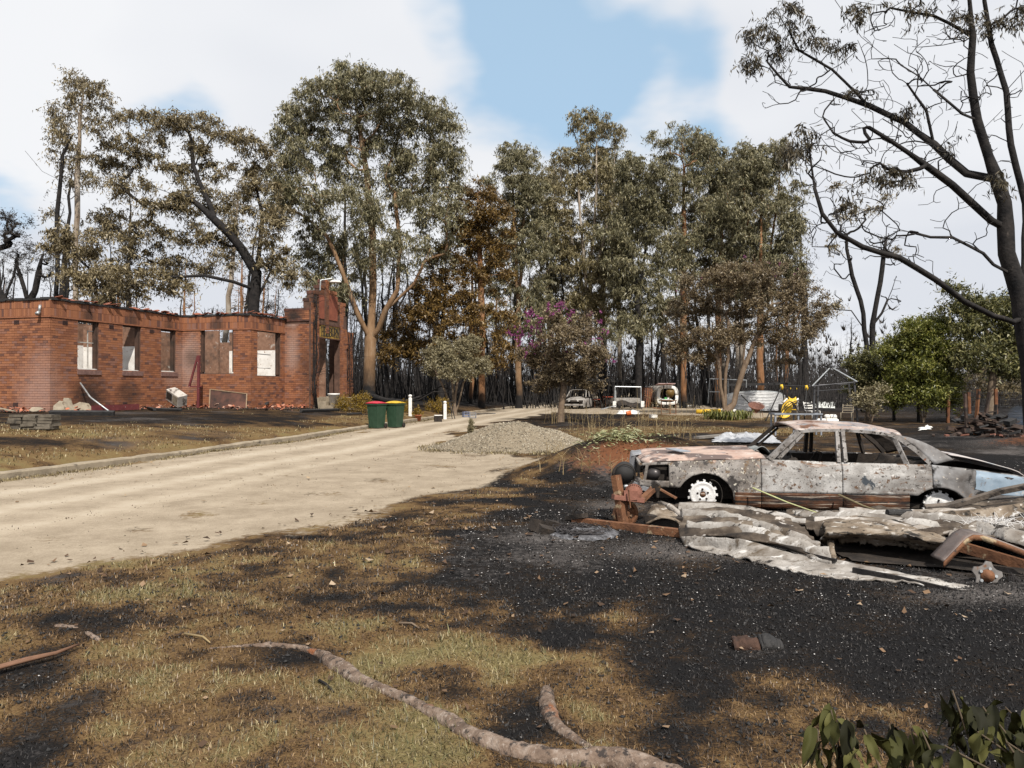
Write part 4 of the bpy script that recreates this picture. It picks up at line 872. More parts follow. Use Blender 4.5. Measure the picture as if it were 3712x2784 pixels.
# --- brown casuarinas beside the great gum
Y = 50; b = onx(1745, Y)
make_tree('casuarina_tree', 'rust brown casuarina right of the great gum, dense to the top', b, [[(0, 0, 0)] + px_path(b, Y, [(1748, 1200), (1742, 1000), (1730, 700)])],
 px_lobes(b, Y, [(1740, 690, 60, 40, 16), (1700, 770, 80, 60, 26), (1790, 760, 60, 60, 20), (1740, 860, 90, 60, 30), (1660, 850, 50, 60, 14), (1800, 880, 60, 70, 18), (1700, 960, 80, 60, 24), (1790, 1000, 60, 60, 16)]), BARK_O, L_RUST, .22, 41, 90, .2, .04, .55, .3, .8, .008)
Y = 48; b = onx(1600, Y)
make_tree('casuarina_tree', 'lower dark olive-brown casuarina right of the orange trunk, branches to the ground', b, [[(0, 0, 0)] + px_path(b, Y, [(1598, 1250), (1610, 1100), (1620, 900)])],
 px_lobes(b, Y, [(1610, 950, 60, 60, 16), (1560, 1050, 70, 60, 22), (1650, 1060, 80, 60, 22), (1500, 1150, 80, 50, 22), (1600, 1150, 80, 60, 22), (1700, 1150, 70, 60, 18), (1450, 1230, 80, 50, 20), (1530, 1270, 80, 45, 18), (1620, 1260, 70, 50, 16), (1720, 1260, 60, 60, 14), (1800, 1150, 60, 90, 14), (1810, 1290, 60, 60, 12), (1420, 1290, 50, 40, 8)]), BARK_B, L_RUST, .2, 42, 88, .2, .04, .55, .3, .8, .008)
# --- the row of gums behind the drive
def row_gum(px, Y, topy, wid, boty, label, seed, bark, leaf, r, stems=2, n=58, k=1.0, L=.27):
    b = onx(px, Y); rr = random.Random(seed)
    tr = [[(0, 0, 0)] + px_path(b, Y, [(px + rr.uniform(-6, 6), 1250), (px + rr.uniform(-10, 10), 1050)])]
    for s in range(stems):
        off = (s - (stems - 1) / 2) * wid * .45
        tr.append(px_path(b, Y, [(px + rr.uniform(-6, 6), 1080 + rr.uniform(-60, 60)), (px + off * .5, 900, rr.uniform(-1, 1)), (px + off * .9, 720, rr.uniform(-2, 2)), (px + off, (topy + 620) / 2, rr.uniform(-2, 2))]))
    lob = []; y = topy + 35
    while y < boty:
        f = (y - topy) / (boty - topy); w = wid * (math.sin(min(1, f * 1.5 + .22) * math.pi * .55)) * (1 if f < .7 else 1 - (f - .7) * .7)
        for s in range(rr.choice((3, 3, 4))):
            lob.append((px + rr.uniform(-1, 1) * w * .95, y + rr.uniform(-25, 25), rr.uniform(45, 80), rr.uniform(30, 52), int(rr.uniform(7, 13) * k)))
        y += rr.uniform(42, 58)
    return make_tree('gum_tree', label, b, tr, px_lobes(b, Y, lob), bark, leaf, r, seed, n, L, .036, .62, .8, 1.0, .012, 'gums in a row behind the drive')
row_gum(1880, 58, 525, 110, 1180, 'green-grey gum right of the rust brown casuarina in the row', 51, BARK_G, L_GREY, .24, 2)
row_gum(1990, 66, 600, 90, 1200, 'narrow gum seen between two taller ones above the pink blossom', 52, BARK_G, L_OLIVE, .22, 2)
row_gum(2130, 60, 415, 150, 1150, 'tallest pale-stemmed gum of the row, above the pink-flowering tree', 53, BARK_P, L_OLIVE, .32, 4, 60)
row_gum(2245, 64, 540, 100, 1100, 'pale-limbed gum close right of the tallest one in the row', 58, BARK_P, L_GREY, .2, 2)
row_gum(2313, 56, 585, 130, 1200, 'black-trunked gum in the middle of the row behind the drive', 54, BARK_B, L_GREY, .26, 3, 50)
row_gum(2480, 58, 470, 120, 1000, 'gum with a long straight bare orange stem, left of three close tops', 55, BARK_O, L_GREY, .22, 1, 60)
row_gum(2600, 61, 500, 120, 1050, 'gum between two straight-stemmed ones behind the large crepe myrtle', 56, BARK_O, L_GREY, .24, 2, 62)
row_gum(2760, 57, 520, 150, 1080, 'rightmost green gum of the row, its crown widest beside open sky', 57, BARK_O, L_GREY, .26, 3, 70, 1.25)
row_gum(2690, 66, 560, 100, 1080, 'gum half hidden behind the rightmost crown of the row', 59, BARK_P, L_OLIVE, .2, 2)
# --- crepe myrtles
b = gp(2031, 1530); Y = b.y
make_tree('crepe_myrtle', 'small crepe myrtle with magenta blossom on its left, behind the gravel heap', b, [[(0, 0, 0)] + px_path(b, Y, [(2036, 1470), (2045, 1400)]), px_path(b, Y, [(2045, 1400), (2000, 1300), (1960, 1200)]), px_path(b, Y, [(2045, 1400), (2060, 1280), (2080, 1160)]), px_path(b, Y, [(2045, 1410), (2110, 1320), (2160, 1240)])],
 px_lobes(b, Y, [(2050, 1240, 90, 60, 30), (1980, 1300, 90, 50, 30), (2110, 1300, 90, 60, 30), (2040, 1360, 100, 45, 30), (1920, 1280, 40, 40, 8), (2180, 1290, 50, 60, 12), (2150, 1380, 50, 35, 8), (2010, 1170, 60, 50, 12), (2110, 1190, 60, 50, 12), (1960, 1390, 50, 30, 8)]), BARK_M, L_MYRT, .14, 61, 110, .1, .026, .34, .1, .45, .006,
 bloom=(L_PINK, px_lobes(b, Y, [(1950, 1140, 60, 35, 13), (2010, 1110, 60, 30, 9), (1900, 1190, 40, 40, 9), (1870, 1215, 30, 20, 4), (1990, 1190, 60, 40, 8), (2070, 1130, 60, 40, 6), (2160, 1150, 50, 40, 5), (2190, 1225, 40, 30, 4), (1930, 1240, 40, 30, 6), (2080, 1210, 60, 30, 5), (1900, 1290, 40, 40, 5), (1990, 1260, 80, 40, 6), (2120, 1250, 60, 40, 5), (2210, 1300, 20, 20, 2), (1880, 1240, 30, 30, 4)]), 30, .14, .062), per=1.1)
b = onx(2650, 44.5); Y = 44.5
make_tree('crepe_myrtle', 'large brown-leaved crepe myrtle with several bare stems beside the corrugated tank', b, [[(-.35, 0, 0)] + px_path(b, Y, [(2612, 1400), (2604, 1300), (2570, 1180)]), [(-.3, .1, 0)] + px_path(b, Y, [(2628, 1400), (2640, 1300), (2640, 1160)]), [(.05, 0, 0)] + px_path(b, Y, [(2670, 1420), (2700, 1330), (2740, 1230), (2800, 1100)]), px_path(b, Y, [(2690, 1350), (2700, 1250), (2690, 1100)])],
 px_lobes(b, Y, [(2700, 1000, 120, 50, 34), (2570, 1030, 110, 60, 30), (2830, 1010, 100, 60, 26), (2500, 1120, 90, 60, 24), (2640, 1110, 120, 60, 34), (2790, 1110, 120, 60, 34), (2920, 1090, 80, 60, 18), (2480, 1220, 80, 50, 20), (2590, 1220, 110, 50, 28), (2740, 1220, 110, 50, 26), (2880, 1200, 90, 60, 22), (2450, 1290, 60, 40, 10), (2560, 1300, 70, 35, 10), (2950, 1180, 50, 70, 10), (2850, 1290, 60, 40, 8), (2990, 1120, 30, 40, 4)]), BARK_M, L_MYRT, .24, 62, 120, .13, .032, .5, .1, .55, .007,
 bloom=(L_PINK, px_lobes(b, Y, [(2740, 950, 100, 20, 5), (2560, 1000, 60, 20, 3), (2850, 990, 60, 20, 3), (2450, 1060, 40, 20, 2)]), 20, .16, .06))
# --- pale shrub by the second white post
b = onx(1648, 41.5); Y = b.y
make_tree('dry_shrub', 'wide pale dry shrub fanning out from one foot behind the second white post', b, [[(0, 0, 0)] + px_path(b, Y, [(1600, 1390), (1570, 1330)]), [(0, 0, 0)] + px_path(b, Y, [(1640, 1380), (1650, 1300)]), [(0, 0, 0)] + px_path(b, Y, [(1680, 1390), (1720, 1330)]), [(0, 0, 0)] + px_path(b, Y, [(1655, 1390), (1690, 1290)])],
 px_lobes(b, Y, [(1590, 1330, 60, 35, 24), (1660, 1280, 70, 45, 30), (1720, 1330, 60, 40, 24), (1650, 1350, 80, 30, 26), (1600, 1260, 40, 35, 12), (1700, 1250, 40, 30, 10), (1560, 1290, 25, 30, 7), (1760, 1320, 30, 40, 8)]), BARK_S, L_PALE, .14, 63, 90, .12, .026, .38, .0, .5, .008, cat='shrub', crown='foliage')
# --- right: bare double-stemmed tree, green bushes
Y = 47; b = onx(3150, Y)
make_tree('burnt_tree', 'double-stemmed bare black tree right of the crepe myrtle, a few leaves left', b, [[(-.3, 0, 0)] + px_path(b, Y, [(3138, 1250), (3130, 1140), (3090, 1000), (3070, 850)]), [(.45, 0, 0)] + px_path(b, Y, [(3162, 1240), (3172, 1120), (3200, 980), (3215, 820)]), px_path(b, Y, [(3132, 1170), (3090, 1130), (3010, 1120)]), px_path(b, Y, [(3172, 1180), (3220, 1090), (3250, 1000)])],
 px_lobes(b, Y, [(3080, 770, 60, 40, 6), (3190, 740, 60, 40, 6), (3040, 880, 40, 40, 4), (3030, 1100, 30, 20, 3), (3230, 900, 40, 50, 4), (3010, 660, 30, 30, 2)]), BARK_B, L_BROWN, .24, 71, 46, .2, .03, .5, .7, .8, .016, bare=px_lobes(b, Y, [(3100, 850, 110, 90, 30), (3210, 900, 80, 90, 26), (3040, 1000, 60, 90, 16), (3240, 1060, 60, 80, 14)]), jit=.12)
def bush(px, Y, top, wid, label, seed, leaf, lobes, name='green_bush', stems=7, n=90, L=.14, wd=.03, spread=.42, cat='bush', r=.05, grp=None):
    b = onx(px, Y); rr = random.Random(seed)
    tr = [[(rr.uniform(-.25, .25), rr.uniform(-.2, .2), -.05), tuple(at(px + rr.uniform(-.5, .5) * wid * .5, (HOR + top) / 2, Y) - b)] for _ in range(stems)]
    return make_tree(name, label, b, tr, px_lobes(b, Y, lobes), BARK_S, leaf, r, seed, n, L, wd, spread, .1, .5, .008, grp, cat=cat, crown='foliage')
bush(3345, 34, 1180, 140, 'bright green rounded bush beside the fence, right of the frame', 81, L_GREEN, [(3330, 1200, 70, 45, 24), (3400, 1190, 50, 45, 16), (3290, 1260, 70, 50, 24), (3370, 1260, 90, 60, 34), (3430, 1290, 50, 55, 14), (3280, 1330, 60, 40, 16), (3350, 1340, 80, 40, 20), (3220, 1290, 30, 40, 6), (3300, 1400, 70, 40, 14), (3380, 1390, 80, 50, 16), (3440, 1380, 50, 40, 8), (3340, 1440, 100, 34, 16), (3260, 1390, 50, 50, 12), (3420, 1440, 60, 34, 10), (3240, 1450, 40, 30, 6)], spread=.5, n=120)
bush(3150, 36, 1280, 120, 'olive scorched bush left of the bright green one', 82, L_GRN2, [(3110, 1310, 50, 40, 14), (3170, 1330, 60, 50, 18), (3220, 1380, 50, 50, 14), (3130, 1380, 50, 40, 12), (3100, 1400, 40, 30, 8), (3200, 1440, 50, 30, 8)], spread=.45, n=90)
bush(3160, 33, 1400, 80, 'low dry straw-coloured bush at the foot of the green bushes', 83, L_PALE, [(3130, 1440, 40, 35, 12), (3180, 1430, 40, 35, 12), (3150, 1470, 50, 25, 10)], spread=.35, n=40, L=.1)
Y = 33; b = onx(3590, Y)
make_tree('wattle_tree', 'dense dark green tree over the wire fence at the right edge', b, [[(0, 0, 0)] + px_path(b, Y, [(3600, 1350), (3580, 1200)]), px_path(b, Y, [(3600, 1350), (3680, 1250), (3720, 1150)])],
 px_lobes(b, Y, [(3560, 1120, 80, 40, 24), (3650, 1130, 80, 50, 26), (3500, 1180, 60, 45, 16), (3600, 1220, 100, 60, 34), (3700, 1230, 80, 70, 26), (3530, 1290, 80, 50, 18), (3640, 1320, 90, 50, 20), (3760, 1130, 80, 70, 20), (3460, 1050, 30, 18, 4), (3500, 1085, 30, 14, 4), (3440, 1120, 30, 25, 4), (3800, 1300, 90, 90, 20)]), BARK_S, L_GRN2, .16, 84, 80, .17, .034, .55, .3, .7)
bush(3480, 37, 1330, 120, 'brown leafless thicket behind the wire fence posts', 85, L_BROWN, [(3440, 1380, 60, 50, 10), (3520, 1390, 70, 50, 12), (3600, 1400, 70, 50, 12), (3690, 1400, 60, 60, 10), (3400, 1430, 50, 40, 8), (3560, 1350, 80, 40, 8)], n=36, spread=.6, stems=12, name='dry_thicket')
# --- far left: bare burnt trees over the roof
for i, (px, Y, lob, lab) in enumerate(((20, 44, [(20, 820, 60, 50, 26), (70, 800, 50, 30, 12), (-30, 880, 60, 60, 16), (60, 900, 60, 60, 18)], 'black leafless tree at the left edge over the roof'), (110, 48, [(60, 960, 60, 50, 16), (130, 940, 60, 50, 16), (170, 1000, 40, 40, 10)], 'black leafless forked tree between the left edge and the charred thin gum'))):
    b = onx(px, Y)
    make_tree('burnt_tree', lab, b, [[(0, 0, 0)] + px_path(b, Y, [(px - 6, 1100), (px - 10, 980)]), px_path(b, Y, [(px - 4, 1090), (px + 30, 1000), (px + 45, 920)]), px_path(b, Y, [(px - 6, 1110), (px - 40, 1000), (px - 55, 900)])], px_lobes(b, Y, lob), BARK_B, L_DARK, .26, 90 + i, 26, .13, .02, .45, .0, .7, .012, jit=.14, group='burnt trees left')
# --- burnt bush land behind: charred poles, a few shapes copied about
def pole_tree(seed, h, r, lean, twigs, fork, bark):
    rng = np.random.default_rng(seed); t = thing('burnt_tree', 'x', 'tree')
    top = (lean * h * .12, 0, h)
    tr = [[(0, 0, -.3), (lean * .1 * h * .4, 0, h * .4), top]]
    if fork: tr.append([(lean * .1 * h * .35, 0, h * .35), (lean * .1 * h - .9, .4, h * .65), (lean * .1 * h - 1.2, .6, h * .95)])
    lob = [((top[0], 0, h * .8), (h * .12, h * .12, h * .22), twigs), ((top[0], 0, h * .55), (h * .12, h * .12, h * .2), twigs // 2)]
    tips = lobe_tips(lob, rng); N, Pa = grow(tr, tips, rng, .9, .4, .12); limb_mesh(N, Pa, r, .010).build('trunk', bark, t, True)
    C = np.array(tips); V, F = leaf_mesh(C, 10, .6, .16, .025, rng, .5); np_mesh('crown', V, F, L_DARK, t)
    return t
protos = [pole_tree(200 + i, *a) for i, a in enumerate(((9, .10, 1, 30, 0, BARK_B), (12, .16, -1, 40, 1, BARK_B), (7, .07, 1.5, 26, 1, BARK_B), (14, .20, .5, 40, 0, BARK_B), (6, .06, -2, 22, 0, BARK_B), (11, .15, 0, 30, 1, BARK_O), (15, .19, -.6, 34, 0, BARK_P)))]
rr = random.Random(5); used = [False] * len(protos); spots = []
for i in range(1200):
    Yd = rr.uniform(52, 96); px = rr.uniform(-250, 3960)
    if px < 1250 and rr.random() < .45: continue
    if px > 2930 and (rr.random() < .55 or Yd < 72): continue
    if Yd < 66 and px > 1900 and px < 3000 and Yd < 63: continue
    spots.append((px, Yd))
    if len(spots) >= 225: break
spots.sort()
BANDS = ((330, 'behind the left end of the roof'), (700, 'behind the middle windows of the building'), (1100, 'behind the entrance gable'), (1330, 'just left of the orange-trunked gum'), (1470, 'just right of the orange-trunked gum'), (1600, 'left of the pale dry shrub'), (1760, 'behind the pale dry shrub'), (1900, 'left of the pink-flowering tree'), (2050, 'behind the pink-flowering tree'), (2180, 'behind the burnt hatchback'), (2330, 'behind the burnt box trailer'), (2480, 'behind the burnt van'), (2620, 'left of the corrugated tank'), (2780, 'behind the corrugated tank'), (2950, 'behind the swing set'), (3150, 'behind the gazebo frame'), (3350, 'behind the green bushes'), (9999, 'beyond the wire fence'))
for px, Yd in spots:
    k = rr.choices(range(7), (5, 4, 5, 3, 4, 2, 1))[0]
    o = protos[k] if not used[k] else copy_tree(protos[k]); used[k] = True
    b = onx(px, Yd); o.location = b; o.rotation_euler = (0, 0, rr.uniform(0, 6.28)); o['group'] = 'charred trees of the burnt bush'
    s_ = rr.uniform(.8, 1.25) * (.55 if px > 2930 else 1.0); o.scale = (s_, s_, s_)
    where = next(w for lim, w in BANDS if px < lim)
    o['label'] = {0: 'slim', 1: 'forked', 2: 'small crooked', 3: 'tall', 4: 'short thin', 5: 'orange-barked', 6: 'pale tall'}[k] + (' charred tree among the nearer burnt trees ' if Yd < 66 else ' charred tree in the middle burnt bush ' if Yd < 80 else ' charred tree farthest back ') + where; o['category'] = 'tree'
# undergrowth twigs, one mass
rng = np.random.default_rng(77); n = 15000
Yd = rng.uniform(56, 118, n); px = rng.uniform(-500, 4300, n); X = (px - W_PX / 2) / F_PX * Yd
Z = gz_np(X, Yd); h = rng.uniform(1.0, 6.5, n); lean = rng.normal(0, .16, (n, 2)); w = rng.uniform(.015, .05, n)
p0 = np.stack([X, Yd, Z], 1); p1 = p0 + np.stack([lean[:, 0] * h, lean[:, 1] * h, h], 1)
off = np.stack([w, np.zeros(n), np.zeros(n)], 1); off2 = np.stack([w * .5, w * .87, np.zeros(n)], 1)
V = np.stack([p0 - off, p0 + off, p0 + off2, p1], 1).reshape(-1, 3); f = np.array([(0, 1, 3), (1, 2, 3), (2, 0, 3)])
F = (f[None] + (np.arange(n) * 4)[:, None, None]).reshape(-1, 3)
tag(np_mesh('burnt_undergrowth', V, F, BARK_B), 'mass of charred saplings and twigs filling the burnt bush', 'undergrowth', kind='stuff')
# far wall of burnt wood closing the view
n = 50000; Yd = rng.uniform(95, 170, n); px = rng.uniform(-900, 4700, n); X = (px - W_PX / 2) / F_PX * Yd
c = np.stack([X, Yd, gz_np(X, Yd) + np.abs(rng.normal(0, 4.2, n))], 1)
V, F = leaf_mesh(c, 1, .5, 1.0, .10, rng, -1.2); tag(np_mesh('far_burnt_wood', V, F, L_DARK), 'far mass of burnt twigs and leaves behind the trees', 'wood', kind='stuff')
# ------------------------------------------------------------------ the burnt saloon car
BLK, RUST, ASHW = (.018, .017, .017), (.20, .075, .030), (.62, .58, .54)
CM_SIDE = layered('burnt_car_side', (2.0, [(.34, (.15, .136, .126)), (.5, (.28, .268, .256)), (.66, (.44, .43, .42))]), [((.13, .08, .05), 3, .58, .14, (.35, 1, 1.6)), ((.46, .45, .435), 10, .56, .09, (.5, 1, 1.2)), ((.085, .07, .06), 18, .60, .12, (.6, 1, 1.3)), ((.045, .038, .034), 6, .62, .05, (.6, 1, 1.4)), ((.19, .095, .045), 5, .62, .08, (.3, 1, 2)), ((.10, .09, .085), 60, .58, .1), ((.12, .072, .045), 13, .585, .05), ((.05, .06, .072), 2.6, .66, .03), ((.045, .038, .034), 24, .60, .05), ((.50, .49, .475), 16, .62, .06)], .7, .15, .35, 34, .3, .006)
CM_FEND = layered('burnt_car_fender', (2.4, [(.34, (.12, .10, .085)), (.5, (.21, .19, .175)), (.66, (.32, .30, .28))]), [((.045, .04, .038), 5, .56, .04), ((.38, .23, .17), 2.6, .64, .04), ((.13, .085, .05), 10, .58, .08), ((.50, .47, .40), 22, .60, .05), ((.04, .036, .034), 34, .57, .05)], .7, .15, .35, 34, .3, .006)
CM_HOOD = layered('burnt_car_hood', (3, [(.35, (.33, .225, .185)), (.55, (.43, .325, .275)), (.7, (.50, .42, .375))]), [((.12, .09, .082), 3.4, .52, .05, (.6, 1, 1)), ((.22, .19, .18), 7, .57, .06), ((.09, .045, .028), 9, .64, .04), ((.52, .49, .46), 11, .61, .08)], .75, .05, .3, 26, .25, .006)
CM_ROOF = layered('burnt_car_roof', (3, [(.35, (.27, .20, .175)), (.55, (.37, .295, .26)), (.7, (.46, .41, .38))]), [((.14, .07, .042), 2.4, .57, .04), ((.20, .205, .22), 3.2, .54, .07), ((.50, .47, .44), 9, .60, .06), ((.07, .05, .042), 13, .60, .03)], .7, .1, .3, 26, .25, .006)
CM_QUAR = layered('burnt_car_quarter', (3, [(.35, (.10, .09, .085)), (.55, (.20, .195, .195)), (.7, (.30, .305, .315))]), [((.025, .023, .022), 4, .52, .08), ((.42, .38, .33), 16, .64, .04), ((.22, .13, .07), 8, .64, .05)], .75, .1, .4, 34, .25, .006)
CM_BLUE = layered('remaining_blue_paint', (3, [(.35, (.20, .265, .335)), (.6, (.30, .375, .45))]), [((.14, .10, .075), 5, .62, .05), ((.50, .49, .48), 10, .60, .1)], .45, .2, .15, 30, .4, .004)
CM_CLAD = layered('rusted_cladding', (4, [(.3, (.03, .02, .015)), (.5, (.08, .036, .02)), (.68, (.16, .075, .036))]), [(BLK, 5, .47, .1, (.12, 1, 3)), ((.34, .28, .23), 9, .56, .08, (.2, 1, 4)), ((.18, .06, .03), 14, .6, .1)], .7, .2, .4, 30)
CM_DARK = layered('charred_interior', (6, [(.3, (.014, .012, .011)), (.7, (.05, .04, .033))]), [((.14, .09, .05), 7, .64, .06)], .85, .1, .5, 24)
CM_PIL = layered('scaled_pillar', (8, [(.32, (.13, .115, .105)), (.6, (.31, .295, .285))]), [((.04, .035, .03), 16, .57, .03), ((.22, .09, .05), 5, .66, .05)], .7, .15, .3, 40)
CM_WHEEL = layered('ash_white_alloy', (12, [(.3, (.58, .57, .56)), (.7, (.76, .75, .74))]), [((.35, .33, .31), 9, .64, .1)], .6, .2, .3, 60)
car_rz = math.atan2(-.129, .9917)
car = thing('burnt_car', 'burnt-out rusted four-door saloon car without glass or tyres', 'car', (2.47, 9.82, 0), car_rz)
WID = 1.80
def itp(x, P): return float(np.interp(x, [p[0] for p in P], [p[1] for p in P]))
def belt(x): return itp(x, [(-.86, .545), (-.6, .572), (0, .602), (.77, .628), (1.72, .60), (2.8, .585), (3.3, .535), (3.75, .475), (3.98, .43)])
def latr(x, z):
    y = .055 * max(0, (z - .34) / .28) ** 2 + .05 * max(0, (.2 - z) / .2) ** 2
    if x < -.35: y += .13 * ((-.35 - x) / .5) ** 2.2
    if x > 3.3: y += .07 * ((x - 3.3) / .6) ** 2
    y += -.010 * math.exp(-((z - .425) / .012) ** 2)
    return y
def sill(x):
    z = .0
    if x < .03: z = .25
    if x > 3.2: z = .13 + (x - 3.2) * .10
    for cx, cz, r in ((.03, .08, .365), (2.88, -.07, .375)):
        if abs(x - cx) < r: z = max(z if cx > 1 or x > cx else .25 if x < -.29 else 0, cz + math.sqrt(r * r - (x - cx) ** 2))
    return z
def side_panel(name, xa, xb, mat, far, zlo=None, parent=None, n=None, lab=None):
    n = n or int((xb - xa) / .022) + 4
    def fn(u, v):
        x = xa + (xb - xa) * u; z0 = sill(x); z0 = max(z0, zlo) if zlo else z0
        z = z0 + (belt(x) - z0) * v; y = latr(x, z)
        for cx, cz, r in ((.03, .08, .365), (2.88, -.07, .375)):
            q = math.hypot(x - cx, z - cz)
            if q < r + .05: y -= .018 * (1 - (q - r) / .05)
        y += .004 * mnoise.noise((x * 5, z * 5, 1.3))
        return (x, WID - y if far else y, z)
    o = MB().grid(fn, n, 12, flip=far).build(name, mat, parent or car, True, thick=.012, off=-1 if not far else -1)
    return o
for far in (False, True):
    side_panel('front_fender', -.43, .728, CM_FEND, far)
    for nm, za, zb in (('fender_top_strip', lambda x: belt(x) - .035, lambda x: belt(x)), ('fender_low_strip', lambda x: .25, lambda x: .335)):
        def st(u, v, far=far, za=za, zb=zb):
            x = -.82 + .392 * u; z = za(x) + (zb(x) - za(x)) * v; y = latr(x, z); return (x, WID - y if far else y, z)
        MB().grid(st, 12, 3, flip=far).build(nm, CM_FEND, car, True, thick=.012, off=-1)
    d1 = side_panel('front_door', .736, 1.722, CM_SIDE, far, .20); d2 = side_panel('rear_door', 1.731, 2.795, CM_SIDE, far, .20)
    side_panel('quarter_panel', 2.803, 3.97, CM_QUAR, far)
    for xa, xb in ((.40, .725), (.738, 1.72), (1.733, 2.52)):
        def cl(u, v, xa=xa, xb=xb, far=far):
            x = xa + (xb - xa) * u; z = .012 + .188 * v; y = .0 - .014 + .03 * max(0, (.09 - z) / .09) ** 2 - .007 * math.sin(v * 26) ** 2
            return (x, WID - y if far else y, z)
        MB().grid(cl, 6, 22, flip=far).build('side_cladding', CM_CLAD, car, True, thick=.01, off=-1)
    MB().box(((.40 + 2.5) / 2, WID - .10 if far else .10, .05), (2.1, .14, .10)).build('sill', CM_CLAD, car)
# patches of blue paint left at the tail
def tail(u, v):
    x = 3.30 + .665 * u; z0 = sill(x) + .10 * (1 - u); z0 += .12 * max(0, .45 - u); z = z0 + (belt(x) - .012 - z0) * v
    return (x + .03 * mnoise.noise((z * 9, 2, 0)) * (1 - u), latr(x, z) - .004, z)
MB().grid(tail, 14, 8).build('blue_tail_panel', CM_BLUE, car, True)['label'] = 'blue-grey paint left on the tail'
# hood, cowl
def hood(u, v):
    y = .075 + (WID - .15) * v; c = 1 - (2 * v - 1) ** 2
    xf = -.83 + .15 * (2 * v - 1) ** 4; xr = .80 - .10 * c
    x = xf + (xr - xf) * u; z = belt(x) + .004 + .088 * c ** .55 + .012 * math.exp(-((v - .5) / .06) ** 2) - .05 * max(0, (.08 - u) / .08) ** 2
    z -= .012 * math.exp(-((abs(v - .5) - .28) / .03) ** 2); z += .008 * mnoise.noise((x * 3, y * 3, 0))
    return (x, y, z)
MB().grid(hood, 40, 30).build('hood', CM_HOOD, car, True, thick=.012)
pl = MB(); pl.box((-.28, .42, .705), (.17, .34, .012), (.03, .02, .5)); pl.build('loose_plate', plain('pale_grey_metal', (.33, .36, .40), .5, .3, .1), car)
MB().box((.86, WID / 2, .585), (.22, WID - .25, .05)).build('cowl', CM_DARK, car)
def shield(u, v):
    x = .78 + .34 * u; y = .95 + .75 * v; z = .63 + .10 * math.sin(u * 3.1) * (1 - .4 * v) + .05 * mnoise.noise((x * 7, y * 7, 0)) - .12 * u * u
    return (x, y, z)
MB().grid(shield, 12, 16).build('collapsed_windscreen', layered('sooty_glass', (8, [(.3, (.12, .13, .13)), (.7, (.28, .29, .285))]), [(BLK, 8, .58, .1)], .5, 0, .4, 30), car, True, thick=.008)
# roof
def rail(x): return itp(x, [(1.18, .985), (1.45, 1.012), (1.8, 1.012), (2.2, .985), (2.45, .935), (2.55, .90)])
def roof(u, v):
    c = 1 - abs(2 * v - 1) ** 2.4; x0 = 1.22 - .06 * c; x1 = 2.50 + .10 * c; x = x0 + (x1 - x0) * u
    y = .19 + (WID - .38) * v; z = rail(x) + .075 * c + .006 * mnoise.noise((x * 4, y * 4, 5)) - .03 * math.exp(-((x - 1.9) / .12) ** 2 - ((v - .35) / .2) ** 2) * .6
    return (x, y, z)
MB().grid(roof, 34, 26).build('roof', CM_ROOF, car, True, thick=.02)
def rail_pts(far, xs, dy=.165): return [(x, WID - dy if far else dy, rail(x) - .012) for x in xs]
for far in (False, True):
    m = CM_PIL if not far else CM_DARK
    fy = (lambda y: WID - y) if far else (lambda y: y)
    MB().beam((.84, fy(.075), .62), (1.235, fy(.175), .985), .075, .055).build('windscreen_pillar', m, car)
    mb = MB(); P = rail_pts(far, np.linspace(1.20, 2.42, 9))
    for a, b in zip(P, P[1:]): mb.beam(a, b, .05, .035)
    mb.build('roof_rail', m, car)
    MB().beam((1.695, fy(.06), .595), (1.70, fy(.165), .985), .045, .065, ).build('door_frame', m, car)
    MB().beam((1.775, fy(.06), .595), (1.765, fy(.165), .985), .045, .065).build('door_frame', m, car)
    MB().beam((2.52, fy(.065), .58), (2.40, fy(.165), .915), .035, .05).build('quarter_light_bar', m, car)
    mb = MB()
    P = [(2.36, fy(.165), .955), (2.50, fy(.155), .875), (2.66, fy(.12), .745), (2.80, fy(.07), .60)]
    for a, b in zip(P, P[1:]): mb.beam(a, b, .05, .055)
    mb.build('rear_door_frame', m, car)
    # front door frame inside the pillar
    MB().beam((.96, fy(.07), .635), (1.285, fy(.165), .955), .03, .035).build('door_frame', m, car)
    def cp(u, v, far=far):
        top = [(2.42, .18, .945), (2.50, .185, .925), (2.58, .20, .895)]; a = (2.44 + .14 * v, .175 + .03 * v, .94 - .03 * v)
        b_ = (2.84 + .24 * v, .065 + .03 * v, .585 + .06 * v)
        x = a[0] + (b_[0] - a[0]) * u; y = a[1] + (b_[1] - a[1]) * u; z = a[2] + (b_[2] - a[2]) * u + .035 * math.sin(u * 3.14)
        return (x, WID - y if far else y, z)
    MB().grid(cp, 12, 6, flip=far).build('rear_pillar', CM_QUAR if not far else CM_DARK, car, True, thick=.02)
def deck(u, v):
    y = .09 + (WID - .18) * v; c = 1 - (2 * v - 1) ** 2; x = 3.04 + .88 * u
    z = belt(x) + .10 - .075 * u ** 2 + .02 * c + .045 * (1 - u) * (1 - v * .3) - .03 * max(0, (u - .9) / .1)
    return (x, y, z + .004 * mnoise.noise((x * 4, y * 4, 2)))
MB().grid(deck, 20, 18).build('boot_lid', layered('pale_boot_lid', (4, [(.35, (.36, .32, .31)), (.65, (.52, .49, .48))]), [((.24, .30, .36), 3, .55, .1), ((.16, .10, .07), 6, .63, .05)], .65, .15, .2, 30), car, True, thick=.012)
MB().box((3.3, WID / 2, .36), (1.0, WID - .3, .26)).build('boot_well', CM_DARK, car)
MB().box((3.965, WID / 2, .33), (.05, WID - .26, .16), (0, -.12, 0)).build('rear_panel', CM_QUAR, car)
